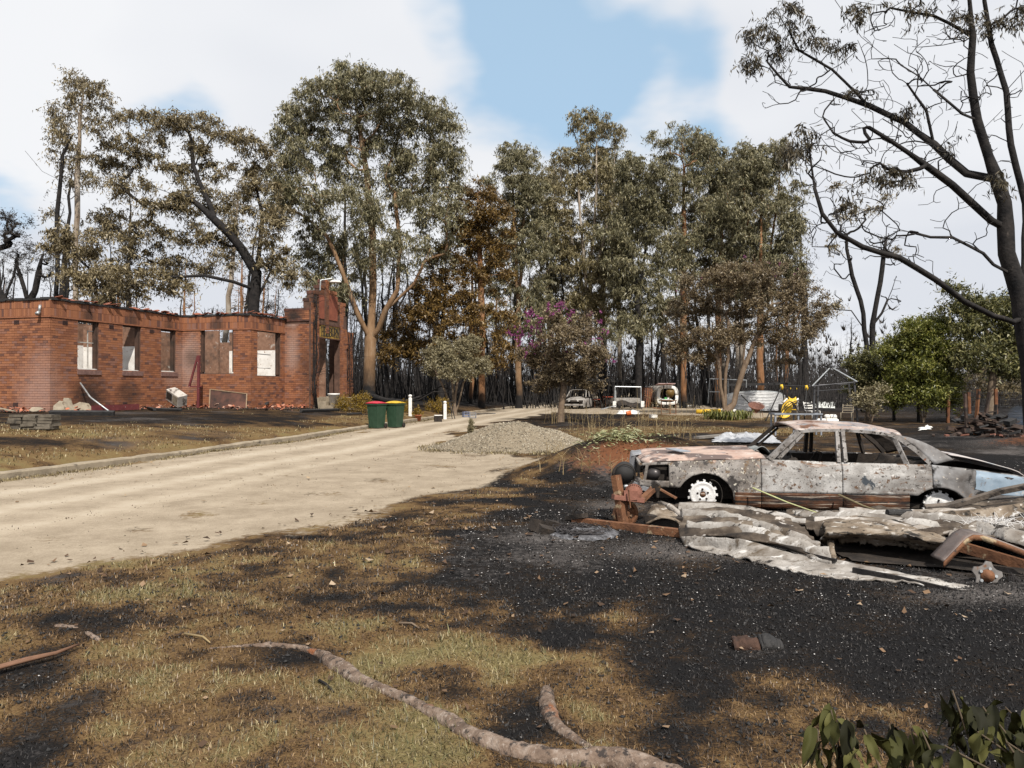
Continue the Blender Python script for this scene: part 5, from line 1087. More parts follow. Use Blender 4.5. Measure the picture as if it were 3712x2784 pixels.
# inside
MB().box((1.75, WID / 2, .05), (2.5, WID - .3, .06)).build('floor_pan', CM_DARK, car)
def dash(u, v): return (1.0 + .22 * u, .15 + 1.5 * v, .56 - .05 * math.cos(u * 3) + .02 * mnoise.noise((u * 5, v * 9, 0)))
MB().grid(dash, 6, 14).build('dashboard', CM_DARK, car, True, thick=.05)
for y in (.45, 1.3):
    mb = MB(); mb.tube([(1.55, y - .2, .12), (1.72, y - .2, .5), (1.78, y - .12, .62), (1.78, y + .12, .62), (1.72, y + .2, .5), (1.55, y + .2, .12)], .018, 6)
    for k in range(4): mb.tube([(1.58 + k * .04, y - .19, .2 + k * .1), (1.60 + k * .04, y, .19 + k * .1), (1.58 + k * .04, y + .19, .2 + k * .1)], .008, 4)
    mb.build('seat_frame', CM_DARK, car, True)
mb = MB(); mb.grid(lambda u, v: (2.45 + .3 * u, .2 + 1.4 * v, .25 + .33 * u + .04 * mnoise.noise((u * 6, v * 8, 1))), 8, 16).build('rear_seat', CM_DARK, car, True, thick=.06)
mb = MB(); mb.tube([(1.18, .45 + .17 * math.cos(a), .52 + .17 * math.sin(a)) for a in np.linspace(0, 6.28, 17)], .01, 5).build('steering_wheel', CM_DARK, car, True)
for far in (True,):
    MB().grid(lambda u, v: (.75 + 2.0 * u, WID - .10 - .03 * v, .12 + .46 * v), 10, 4).build('far_door_lining', CM_DARK, car)
MB().box((.1, WID / 2, .28), (1.35, WID - .5, .40)).build('dark_bay_filler', CM_DARK, car)  # dark box added behind the grille so the open bay reads as shaded
for x, z in ((.03, .10), (2.88, -.05)):
    for y0, y1 in ((.10, .45), (WID - .45, WID - .10)):
        def liner(u, v, x=x, z=z, y0=y0, y1=y1): a = math.pi * (1 - u); return (x + .37 * math.cos(a), y0 + (y1 - y0) * v, z + .37 * math.sin(a))
        MB().grid(liner, 14, 2).build('wheel_arch', CM_DARK, car, True)
        MB().box((x, y1 if y0 < .5 else y0, z + .1), (.7, .03, .5)).build('arch_back', CM_DARK, car)
# front: grille, lamps, fallen bumper
M_CHR = layered('dulled_chrome', (5, [(.3, (.24, .24, .25)), (.7, (.42, .43, .45))]), [((.12, .09, .07), 7, .6, .08)], .45, .5)
gr = MB(); 
for a, b in (((-.86, .58, .60), (-.86, 1.22, .60)), ((-.88, .58, .28), (-.88, 1.22, .28)), ((-.86, .58, .61), (-.89, .60, .27)), ((-.86, 1.22, .61), (-.89, 1.20, .27))): gr.beam(a, b, .05, .06)
g_ = gr.build('grille', M_CHR, car)
for k in range(6): MB().beam((-.845, .62, .33 + k * .045), (-.845, 1.18, .33 + k * .045), .012, .012).build('grille_bar', CM_DARK, g_)
gt = MB(); gt.grid(lambda u, v: (-.90 + .14 * u, .55 + .70 * v, .605 + .03 * u + .02 * (1 - (2 * v - 1) ** 2)), 4, 8).build('grille_cap', M_CHR, car, True, thick=.01)
for far in (False, True):
    fy = (lambda y: WID - y) if far else (lambda y: y)
    mb = MB(); mb.box((-.58, fy(.38), .43), (.26, .48, .20)); h_ = mb.build('headlight_recess', CM_DARK, car)
    mb = MB()
    for a, b in (((-.80, fy(.12), .54), (-.83, fy(.58), .58)), ((-.80, fy(.12), .33), (-.83, fy(.58), .31)), ((-.80, fy(.57), .31), (-.80, fy(.57), .58)), ((-.74, fy(.10), .33), (-.70, fy(.09), .55))): mb.beam(a, b, .03, .035)
    mb.build('lamp_surround', CM_FEND, h_)
    MB().lathe([(.001, .06), (.08, .05), (.11, .0), (.115, -.05), (.10, -.06), (.09, -.02), (.001, .0)], 18, Matrix.Translation((-.66, fy(.17), .42)) @ Matrix.Rotation(R(35) * (-1 if far else 1), 4, 'Z') @ Matrix.Rotation(R(-75), 4, 'Y') @ Matrix.Diagonal((.85, 1.25, 1, 1))).build('lamp_bucket', plain('burnt_lamp', (.05, .045, .045), .35, .3), h_, True)
MB().beam((-.78, .06, .30), (-.88, .55, .265), .05, .05).build('valance', CM_FEND, car)
mb = MB(); P = [(-1.02, .40, .335), (-.95, .25, .30), (-.78, .10, .235), (-.66, .02, .20)]
for a, b in zip(P, P[1:]): mb.beam(a, b, .03, .055)
mb.build('bumper_strip', M_CHR, car)
mb = MB(); mb.tube([(-1.0, .40, .34), (-.96, .34, .40), (-.90, .42, .40)], .012); mb.build('bumper_bracket', M_CHR, car)
# wheels: bare rims with the stumps of melted lugs
def wheel(c, r, far):
    w = thing('wheel', None, None, c, 0); w.parent = car; del_l = [k for k in list(w.keys())]
    for k in del_l: del w[k]
    s = 1 if not far else -1
    RM = Matrix.Rotation(R(90) * s, 4, 'X')
    MB().lathe([(r * .24, .015), (r * .45, .03), (r * .60, .012), (r * .82, .018), (r * .97, .03), (r * 1.0, .01), (r * .97, -.12), (r * .55, -.12)], 36, RM).build('rim', CM_WHEEL, w, True)
    mb = MB()
    for k in range(13):
        a = k / 13 * 6.283; mb.box(RM @ Vector((r * 1.04 * math.cos(a), r * 1.04 * math.sin(a), 0)), (.035 + .01 * math.sin(k * 3), .03, .03), Euler((0, a * (-1), 0)).to_matrix())
    mb.noise(.008, 30).build('melted_lug', CM_WHEEL, w)['kind'] = 'stuff'
    MB().lathe([(.001, .03), (r * .16, .028), (r * .2, .02), (r * .24, .0)], 16, RM).build('hub', CM_CLAD, w, True)
    for k in range(5):
        a = k / 5 * 6.283 + .4; MB().lathe([(.001, .026), (r * .085, .026), (r * .09, .0)], 10, RM @ Matrix.Translation((r * .42 * math.cos(a), r * .42 * math.sin(a), .006))).build('bolt_hole', CM_DARK, w)
    MB().lathe([(.001, -.1), (r * .9, -.1), (r * .9, -.14), (.001, -.14)], 20, RM).build('brake_disc', CM_DARK, w)
wheel((.0, .03, .165), .165, False); wheel((2.90, .10, .065), .165, False); wheel((.0, WID - .03, .165), .165, True); wheel((2.88, WID - .05, .10), .165, True)
mb = MB(); mb.tube([(.14 * math.cos(a) + .10, -.02, .17 + .19 * math.sin(a)) for a in np.linspace(-1.4, 1.6, 14)], .006, 4); mb.build('tyre_wire', CM_DARK, car)
# ------------------------------------------------------------------ melted boat on its trailer, in front of the car
M_GLASSF = layered('burnt_fibreglass', (3.5, [(.33, (.155, .13, .105)), (.5, (.285, .255, .225)), (.67, (.41, .385, .36))]), [((.13, .10, .07), 2.6, .56, .12, (.5, 1.5, 1)), ((.028, .025, .022), 4.5, .61, .05, (.5, 1.5, 1)), ((.55, .53, .51), 8, .60, .1, (.4, 1.5, 1)), ((.16, .13, .10), 30, .58, .08)], .9, 0, .8, 22, .15, .012)
M_GFD = layered('burnt_fibreglass_brown', (4, [(.33, (.085, .065, .048)), (.5, (.18, .142, .105)), (.67, (.31, .27, .225))]), [((.022, .02, .018), 4, .53, .08), ((.47, .44, .405), 9, .585, .07), ((.022, .02, .018), 14, .6, .05)], .9, 0, .8, 24, .15, .012)
M_RSTM = layered('rusty_steel', (6, [(.3, (.085, .042, .026)), (.6, (.20, .095, .05))]), [((.36, .28, .18), 7, .58, .06), ((.05, .035, .03), 9, .62, .06)], .75, .3, .4, 40)
M_PINKR = layered('red_oxide_steel', (8, [(.3, (.19, .085, .06)), (.7, (.29, .135, .10))]), [((.08, .045, .035), 9, .62, .06)], .75, .3, .3, 40)
M_STRIP = layered('ash_white_fibre_strip', (3, [(.33, (.15, .13, .112)), (.5, (.26, .24, .218)), (.67, (.40, .38, .355))]), [((.095, .075, .055), 3, .57, .08, (.35, 1.8, 1)), ((.025, .022, .02), 6, .60, .05, (.4, 1.6, 1)), ((.48, .465, .445), 9, .58, .08, (.5, 1.5, 1)), ((.13, .108, .088), 35, .58, .08)], .9, 0, .8, 26, .15, .010)
M_UNDER = layered('charred_shade_laminate', (4, [(.33, (.022, .019, .017)), (.5, (.07, .055, .043)), (.67, (.17, .14, .11))]), [((.40, .37, .34), 9, .62, .06)], .9, 0, .9, 20, .15, .015)  # charred brown, darkened further so the gaps between strips read as shadow
boat = thing('melted_boat', 'collapsed melted fibreglass boat hull lying in front of the burnt car', 'boat', (3.2, 7.2, 0))
def lerp_row(row, u):
    k = u * (len(row) - 1); i = min(int(k), len(row) - 2); t = k - i; t = t * t * (3 - 2 * t) * .5 + t * .5
    return Vector(row[i]) * (1 - t) + Vector(row[i + 1]) * t
def sheet(name, rows, nu, nv, mat, parent, amp=.02, fr=5, thick=.012, seed=0, jag=0.0, zmin=.004):
    rows = [[at(*p) for p in r] for r in rows]
    def fn(u, v):
        k = v * (len(rows) - 1); j = min(int(k), len(rows) - 2); t = k - j
        p = lerp_row(rows[j], u) * (1 - t) + lerp_row(rows[j + 1], u) * t
        a_ = p.x * .93 - p.y * .36; b_ = p.y * .93 + p.x * .36; q = Vector((a_ * .45, b_ * 1.9, p.z * 1.2)) * fr; n1 = Vector(mnoise.noise_vector(q + Vector((seed, 0, 0)))); n2 = Vector(mnoise.noise_vector(q * 2.9 + Vector((0, seed, 0))))
        p = p + n1 * amp + n2 * amp * .35 + Vector((0, 0, amp * .9 * abs(math.sin(b_ * 17 + a_ * 1.5 + seed + n1.x * 2))))
        if jag and v > .92: p = p + Vector((0, 0, 1)) * jag * mnoise.noise((u * 31, seed, 0))
        p.z = max(p.z, zmin); return p
    return MB().grid(fn, nu, nv).build(name, mat, parent, True, world=True, thick=thick)
sheet('hull_shell', [[(2440, 1850, 8.9), (2600, 1838, 8.75), (2710, 1848, 8.6), (2810, 1872, 8.4), (2920, 1885, 8.2)], [(2470, 1890, 8.15), (2600, 1887, 7.95), (2720, 1902, 7.75), (2830, 1932, 7.5), (2940, 1962, 7.3)], [(2468, 1955, 7.6), (2570, 1960, 7.3), (2700, 1963, 7.05), (2830, 1995, 6.85), (2975, 2030, 6.6)]], 70, 44, M_UNDER, boat, .06, 3.0, .014, 1)
sheet('hull_side', [[(2475, 1950, 7.5), (2700, 1958, 7.0), (2870, 2000, 6.85), (3030, 2036, 6.55), (3250, 2078, 6.25), (3560, 2149, 5.8)], [(2480, 1985, 7.45), (2700, 2000, 6.98), (2870, 2040, 6.65), (3030, 2075, 6.3), (3250, 2098, 6.1), (3560, 2153, 5.72)], [(2500, 1985, 7.3), (2690, 2030, 6.82), (2860, 2077, 6.35), (3030, 2101, 6.12), (3250, 2114, 6.0), (3550, 2159, 5.66)]], 90, 16, M_STRIP, boat, .022, 6, .014, 2, .03)
sheet('rolled_gunwale', [[(2960, 1885, 7.9), (3100, 1880, 7.8), (3250, 1892, 7.6), (3440, 1930, 7.2)], [(2985, 1905, 7.45), (3110, 1898, 7.35), (3260, 1915, 7.15), (3440, 1958, 6.85)], [(2990, 1935, 6.95), (3120, 1930, 6.85), (3270, 1945, 6.7), (3440, 1975, 6.45)], [(2970, 1968, 7.2), (3120, 1965, 7.1), (3270, 1985, 6.95), (3430, 2010, 6.7)]], 60, 24, M_GFD, boat, .025, 6, .016, 3, .06)
sheet('deck_remains', [[(2850, 1866, 9.2), (3050, 1862, 9.1), (3300, 1862, 9.0), (3500, 1835, 9.0), (3850, 1800, 8.9)], [(2850, 1895, 8.3), (3050, 1888, 8.1), (3300, 1895, 7.9), (3500, 1890, 7.8), (3850, 1880, 7.7)], [(2900, 1915, 7.7), (3050, 1905, 7.5), (3300, 1925, 7.25), (3500, 1940, 6.95), (3850, 1960, 6.8)], [(2960, 1950, 7.4), (3080, 1950, 7.3), (3300, 1960, 7.1), (3500, 1955, 6.7), (3850, 2010, 6.4)]], 90, 44, M_UNDER, boat, .055, 5, .012, 4)
def ribbon(pts, w, lift, mat, seed):
    rows = []
    for k, (dy, dz) in enumerate(((w, -.5), (.45 * w, .7), (0, 1), (-.5 * w, .55), (-w, -.6))):
        rows.append([(p[0], p[1] - (lift * dz) / p[2] * F_PX + dy * 190 / p[2] * -1, p[2] + dy) for p in pts])
    sheet('torn_strip', rows, 56, 10, mat, boat, .02, 5, .008, seed, .02)
ribbon([(2470, 1880, 8.3), (2600, 1888, 8.0), (2720, 1918, 7.6), (2850, 1962, 7.2), (2975, 2010, 6.85)], .11, .10, M_STRIP, 21)
ribbon([(2490, 1925, 7.8), (2640, 1930, 7.5), (2760, 1955, 7.15), (2900, 1995, 6.85), (3010, 2030, 6.6)], .10, .09, M_STRIP, 22)
ribbon([(2880, 1880, 8.3), (3050, 1895, 7.9), (3200, 1902, 7.65), (3400, 1928, 7.25)], .09, .09, M_STRIP, 23)
ribbon([(3040, 1872, 8.5), (3250, 1888, 8.1), (3450, 1905, 7.6), (3700, 1935, 7.1)], .10, .09, M_STRIP, 24)
ribbon([(2460, 1850, 8.75), (2580, 1848, 8.6), (2700, 1862, 8.4), (2820, 1890, 8.1), (2920, 1915, 7.8)], .11, .08, M_STRIP, 27)
ribbon([(2950, 1905, 7.7), (3100, 1902, 7.55), (3260, 1922, 7.3), (3450, 1955, 6.95)], .07, .07, M_GLASSF, 28)
ribbon([(3100, 1868, 8.7), (3300, 1875, 8.4), (3520, 1868, 8.2), (3780, 1890, 7.5)], .10, .07, M_GLASSF, 29)
ribbon([(3300, 1895, 8.0), (3500, 1880, 7.9), (3780, 1850, 7.8)], .11, .08, M_GFD, 25)
ribbon([(3440, 1960, 6.8), (3540, 1925, 6.9), (3640, 1945, 6.6), (3800, 1985, 6.4)], .09, .07, M_STRIP, 26)
sheet('bow', [[(2345, 1880, 8.5), (2360, 1835, 8.75), (2400, 1822, 8.9), (2450, 1838, 8.9)], [(2340, 1890, 8.35), (2375, 1845, 8.5), (2430, 1838, 8.6), (2500, 1880, 8.5)], [(2342, 1905, 8.3), (2400, 1880, 8.15), (2450, 1890, 8.1), (2505, 1925, 8.0)]], 24, 16, M_GFD, boat, .018, 8, .012, 5)
mb = MB(); P = [at(2395, 1824, 8.75), at(2430, 1838, 8.5), at(2470, 1868, 8.3), at(2510, 1900, 8.1), at(2545, 1915, 7.95)]; mb.tube(P, [.03, .035, .03, .028, .02], 8).noise(.008, 20).build('bow_rail', M_GLASSF, boat, True, world=True)
mb = MB(); P = [at(2345, 1890, 8.4), at(2370, 1912, 8.2), at(2440, 1925, 8.0), at(2490, 1925, 7.9)]; mb.tube(P, .02, 6).build('bow_edge', CM_DARK, boat, True, world=True)
MB().box(at(2430, 1895, 8.3), (.5, .25, .16), (0, 0, -.5)).build('bow_shade_fill', CM_DARK, boat, world=True)  # dark box added to give the bow opening its shade
mb = MB(); P = [at(2537, 1931, 7.62), at(2640, 1936, 7.40), at(2740, 1966, 7.1), at(2880, 2002, 6.80), at(3030, 2040, 6.5)]
for a, b in zip(P, P[1:]): mb.beam(a + Vector((0, 0, .02)), b + Vector((0, 0, .02)), .03, .025)
mb.build('rubbing_strake', BARK_B, boat, world=True)
mb = MB(); P = [at(3090, 2065, 6.25), at(3250, 2095, 6.02), at(3400, 2130, 5.82), at(3520, 2157, 5.66)]
for a, b in zip(P, P[1:]): mb.beam(a, b, .03, .04)
mb.build('rubbing_strake', BARK_B, boat, world=True)
mb = MB(); mb.tube([at(3010, 1960, 7.12), at(3012, 1990, 6.9), at(3022, 2030, 6.62)], [.035, .028, .03], 7).noise(.008, 20).build('hanging_strip', M_GFD, boat, True, world=True)
MB().grid(lambda u, v: Vector((3.0 + 2.3 * u, 7.6 - .9 * v - 1.0 * u, .025 + .02 * mnoise.noise((u * 9, v * 6, 0)))), 24, 10).build('void_shade_floor', CM_DARK, boat, True, world=True)  # dark sheet puts shade into the void under the gunwale
rr = random.Random(12)
M_DEB = island_mat('mixed_burnt_debris', [(.0, (.02, .018, .017)), (.35, (.10, .075, .055)), (.6, (.27, .23, .19)), (.85, (.5, .47, .43)), (1., (.62, .6, .58))], .9, obj_random=True)
dproto = []
for k in range(5):
    mb = MB(); n = rr.randint(5, 7); poly = [(math.cos(a) * rr.uniform(.5, 1), math.sin(a) * rr.uniform(.35, .8)) for a in np.linspace(0, 5.4, n)]
    mb.prism(poly, lambda u, v, w: Vector((u, v, w + .35 * u * v)), .35); me = mb.build('debris_scrap', M_DEB, boat); dproto.append(me)
def scatter_scraps(parent, P, lo, hi, name, first=None, mat=None, tilt=.7):
    for i, p in enumerate(P):
        o = rr.choice(dproto).copy(); col.objects.link(o); o.name = name; o.parent = parent
        o.location = (mat_of(parent).inverted() @ Vector(p)) if parent else p
        o.rotation_euler = (rr.uniform(-tilt, tilt), rr.uniform(-tilt, tilt), rr.uniform(0, 6.3)); s = rr.uniform(lo, hi); o.scale = (s, s * rr.uniform(.5, 1), s * rr.uniform(.5, 1.2))
        if mat: o.data = o.data.copy(); o.data.materials[0] = mat
        if parent is None: yield_list.append(o)
P = []
for i in range(70):
    px = rr.uniform(2880, 3780); py = rr.uniform(1862, 1945); Yv = np.interp(py, [1860, 1950], [8.7, 7.2]); p = at(px, py, Yv); p.z = max(.05, p.z - .0); P.append(p)
scatter_scraps(boat, P, .03, .10, 'debris_scrap')
for k, me in enumerate(dproto): me.location = mat_of(boat).inverted() @ at(2950 + 140 * k, 1885, 8.1); me.scale = (.08, .07, .07)
# fluffy white fibre
mb = MB()
for i in range(260):
    c = at(3600 + rr.gauss(0, 55), 1908 + rr.gauss(0, 14), 7.2 + rr.gauss(0, .12)); d = Vector((rr.gauss(0, 1), rr.gauss(0, .7), abs(rr.gauss(0, .8)))).normalized() * rr.uniform(.05, .12)
    mb.tube([c, c + d * .5 + Vector((0, 0, .01)), c + d], [.003, .002, .001], 3, False)
mb.build('glass_fibre', plain('white_fibre', (.62, .61, .60), .9), boat, world=True)['kind'] = 'stuff'
# the trailer under it
trl = thing('boat_trailer', 'rusty boat trailer with drawbar, winch post and bare hub under the melted boat', 'trailer', (1.5, 8.2, 0))
mb = MB(); mb.beam(at(2078, 1897, 8.62) + Vector((0, 0, .03)), at(2490, 1945, 7.75) + Vector((0, 0, .03)), .075, .08).build('drawbar', M_RSTM, trl, world=True)
mb = MB(); mb.beam(at(2060, 1893, 8.7) + Vector((0, 0, .05)), at(2120, 1890, 8.5) + Vector((0, 0, .07)), .10, .05); mb.tube([at(2070, 1880, 8.65), at(2080, 1850, 8.65), at(2095, 1838, 8.65)], .016); mb.build('coupling', CM_DARK, trl, world=True)
MB().beam(at(2232, 1722, 8.5), at(2262, 1908, 8.42), .10, .07).build('winch_post', M_RSTM, trl, world=True)
MB().beam(at(2222, 1800, 8.44), at(2330, 1812, 8.5), .11, .05).build('winch_bracket', M_PINKR, trl, world=True)
wc = at(2296, 1783, 8.5)
MB().lathe([(.001, .05), (.085, .05), (.09, .04), (.085, .035), (.05, .03), (.05, -.03), (.085, -.035), (.09, -.045), (.001, -.05)], 24, Matrix.Translation(wc) @ Matrix.Rotation(R(80), 4, 'X')).build('winch_drum', M_PINKR, trl, True, world=True)
mb = MB()
for k in range(26):
    a = k / 26 * 6.283; mb.box(wc + Vector((.093 * math.cos(a), -.045, .093 * math.sin(a))), (.012, .012, .008), (0, -a, 0))
mb.build('winch_gear', M_PINKR, trl, world=True)['kind'] = 'stuff'
MB().box(at(2285, 1795, 8.44), (.15, .05, .10)).build('winch_plate', M_PINKR, trl, world=True)
MB().beam(at(2278, 1775, 8.36), at(2285, 1840, 8.36), .03, .012).build('winch_lever', M_RSTM, trl, world=True)
jc = at(2267, 1862, 8.55); jm = Matrix.Translation(jc) @ Matrix.Rotation(R(25), 4, 'Z') @ Matrix.Rotation(R(90), 4, 'X')
jw = MB().lathe([(.115, .03), (.15, .035), (.158, 0), (.15, -.035), (.115, -.03), (.11, 0), (.115, .03)], 30, jm).build('jockey_wheel', M_RSTM, trl, True, world=True)
mb = MB()
for k in range(5):
    a = k / 5 * 6.283 + .3; p = jm @ Vector((.03 * math.cos(a), .03 * math.sin(a), 0)); q = jm @ Vector((.12 * math.cos(a), .12 * math.sin(a), 0)); mb.beam(p, q, .05, .045, .4)
mb.build('wheel_spoke', M_RSTM, jw, world=True); MB().lathe([(.001, .04), (.035, .04), (.035, -.04), (.001, -.04)], 14, jm).build('wheel_hub', M_RSTM, jw, world=True)
mb = MB(); mb.beam(at(2322, 1816, 8.5), at(2378, 1762, 8.75), .07, .05).build('diagonal_stay', M_RSTM, trl, world=True)
mb = MB(); mb.beam(at(2384, 1768, 8.72), at(2452, 1806, 8.62), .05, .018).build('loose_stay', M_RSTM, trl, world=True)
mb = MB(); mb.box(at(2378, 1764, 8.7), (.08, .08, .08), (.3, .5, .2)).noise(.01, 30).build('stay_clamp', CM_DARK, trl, world=True)
mb = MB(); P = [at(3418, 2036, 6.25), at(3500, 1952, 6.3), at(3525, 1938, 6.3), at(3560, 1940, 6.28), at(3640, 1968, 6.2), at(3760, 2015, 6.1)]
for k in (0, 1): 
    pass
def guard(u, v):
    p = lerp_row([tuple(q) for q in P], u); return p + Vector((.02, .22, .0)) * v
MB().grid(guard, 40, 4).build('mudguard', layered('bent_mudguard', (5, [(.3, (.10, .08, .075)), (.7, (.19, .155, .14))]), [((.22, .10, .05), 5, .6, .08)], .6, .4, .2, 40), trl, True, world=True, thick=.02)
MB().grid(lambda u, v: lerp_row([tuple(q) for q in P], u) - Vector((0, .004, .045 * v)), 40, 2).build('mudguard_lip', M_RSTM, trl, True, world=True, thick=.008)
MB().beam(at(3480, 1980, 6.75), at(3800, 2075, 6.3), .05, .09).build('chassis_rail', M_RSTM, trl, world=True)
hc_ = at(3574, 2086, 6.0); HM = Matrix.Translation(hc_) @ Matrix.Rotation(R(-8), 4, 'Z') @ Matrix.Rotation(R(82), 4, 'X')
def star(k): return .115 if (k % 4) in (0, 1) else .085
mb = MB(); mb.prism([(star(k) * math.cos(k / 20 * 6.283), star(k) * math.sin(k / 20 * 6.283)) for k in range(20)], lambda u, v, w: HM @ Vector((u, v, w)), .015); hb = mb.build('wheel_hub', layered('burnt_hub_plate', (9, [(.3, (.10, .09, .085)), (.7, (.24, .225, .215))]), [((.16, .08, .045), 8, .6, .08)], .7, .2), trl, world=True)
MB().lathe([(.001, .06), (.022, .06), (.03, .04), (.05, .03), (.052, .016)], 16, HM).build('hub_cap', M_RSTM, hb, True, world=True)
for k in range(5):
    a = k / 5 * 6.283; MB().lathe([(.001, .03), (.012, .03), (.012, .01)], 8, HM @ Matrix.Translation((.06 * math.cos(a), .06 * math.sin(a), 0))).build('wheel_stud', M_GALV, hb, world=True)
mb = MB()
for k in range(9):
    r_ = .17 + .012 * k; mb.tube([HM @ Vector((r_ * math.cos(a) + .02, r_ * math.sin(a) - .015 * k, -.05 + .01 * rr.random() * k)) for a in np.linspace(3.5, 6.6, 16)], .003, 3, False)
mb.build('tyre_wire', M_WIRE, trl, world=True)['kind'] = 'stuff'
# outboard motor with charred cowl
ob_ = thing('outboard_motor', 'charred outboard motor with black round cowl behind the winch post', 'outboard motor', at(2262, 1812, 9.0))
oc = at(2258, 1718, 9.05)
MB().lathe([(.001, .17), (.08, .165), (.13, .12), (.15, .03), (.15, -.05), (.12, -.11), (.001, -.12)], 22, Matrix.Translation(oc) @ Matrix.Rotation(R(18), 4, 'Y') @ Matrix.Rotation(R(55), 4, 'X') @ Matrix.Diagonal((.85, .85, .95, 1))).build('cowl', plain('blackened_plastic', (.022, .021, .021), .75), ob_, True, world=True)
for k in range(4): MB().tube([oc + Vector((.128 * math.cos(a), -.05 - .03 * k, .128 * math.sin(a))) for a in np.linspace(0, 6.283, 20)], .005, 4).build('cowl_rib', CM_DARK, ob_, world=True)
MB().beam(oc - Vector((0, 0, .1)), Vector((oc.x + .05, oc.y, .0)), .12, .14).noise(.02, 12).build('leg', CM_DARK, ob_, world=True)
for k in range(7): MB().lathe([(.001, .02), (.018, .018), (.02, -.02)], 8, Matrix.Translation(oc + Vector((rr.uniform(-.12, .14), -.16, rr.uniform(-.22, -.08)))) @ Matrix.Rotation(R(90), 4, 'X')).build('fitting', M_GALV if k % 2 else CM_DARK, ob_, True, world=True)
# burnt tyre remains at the coupling
tw = thing('tyre_remains', 'ring of wire and ash left from a burnt tyre at the drawbar tip', 'tyre', gp(2110, 1935))
tc_ = gp(2110, 1935); mb = MB()
for k in range(26):
    r0 = rr.uniform(.12, .26); mb.tube([tc_ + Vector((r0 * 1.25 * math.cos(a) + rr.gauss(0, .004), r0 * math.sin(a), .02 + .045 * rr.random() + .02 * math.sin(3 * a + k))) for a in np.linspace(rr.uniform(0, 2), rr.uniform(4.2, 7), 18)], .004, 3, False)
w_ = mb.build('tyre_wire', M_WIRE, tw, world=True); w_['kind'] = 'stuff'
MB().lathe([(.10, .0), (.12, .05), (.2, .06), (.28, .03), (.33, 0)], 26, Matrix.Translation(tc_ - Vector((0, 0, .01))) @ Matrix.Diagonal((1.25, 1, .8, 1))).noise(.03, 9).build('ash_ring', layered('tyre_ash', (20, [(.3, (.03, .03, .032)), (.6, (.13, .13, .14)), (.8, (.42, .44, .46))]), (), .95, 0, .8, 50), tw, True, world=True)
for px, py, s in ((1955, 1925, .14), (2000, 1912, .09), (1980, 1940, .1)):
    c = gp(px, py); mb = MB(); mb.box(c + Vector((0, 0, s * .3)), (s * 1.6, s, s * .9), (.2, .3, rr.uniform(0, 3))).noise(.03, 12); o = mb.build('charred_lump', CM_DARK, tw, world=True)
# loose things lying on the wreck
def rod(label, a, b, r, mat, name='fishing_rod', cat='rod'):
    mb = MB(); a, b = Vector(a), Vector(b); mid = (a + b) / 2 - Vector((0, 0, .015)); mb.tube([a - b * 0 , mid, b], [r, r * .85, r * .6], 6); o = mb.build(name, mat); return tag(o, label, cat)
rod('pale yellow-green thin rod leaning on the front door of the burnt car', at(2728, 1768, 9.62), at(3000, 1872, 8.5), .009, plain('yellow_green_rod', (.50, .52, .26), .4))
rod('dull brown rod leaning on the rear door of the burnt car', at(3040, 1793, 9.5), at(3222, 1866, 8.45), .012, plain('brown_rod', (.22, .18, .10), .5))
mb = MB(); P = [at(3354, 1842, 8.75), at(3430, 1836, 8.7), at(3520, 1812, 8.6), at(3620, 1782, 8.45), at(3780, 1750, 8.2)]
for a, b in zip(P, P[1:]): mb.beam(a, b, .10, .05, .2)
tag(mb.noise(.008, 9).build('bent_plank', layered('charred_plank', (5, [(.3, (.06, .05, .042)), (.7, (.17, .14, .115))]), [(BLK, 6, .55, .08)], .85, 0, .5, 30)), 'long bent charred plank sloping up under the tail of the car', 'plank')
mb = MB(); mb.grid(lambda u, v: at(3215, 1877, 8.05) + Vector((.25 * u, .045 * math.cos(v * 6.283), .05 + .042 * math.sin(v * 6.283))), 14, 12); 
mb.f.append(tuple(k * 15 for k in range(12))); mb.f.append(tuple(k * 15 + 14 for k in range(12))[::-1])
tag(mb.noise(.006, 40).build('charred_log', M_CHAR), 'short cracked black log lying by the sill of the burnt car', 'log')
# ------------------------------------------------------------------ things in the middle distance
def simple(name, label, cat, mb, mat, smooth=False, group=None): return tag(mb.build(name, mat, None, smooth), label, cat, group)
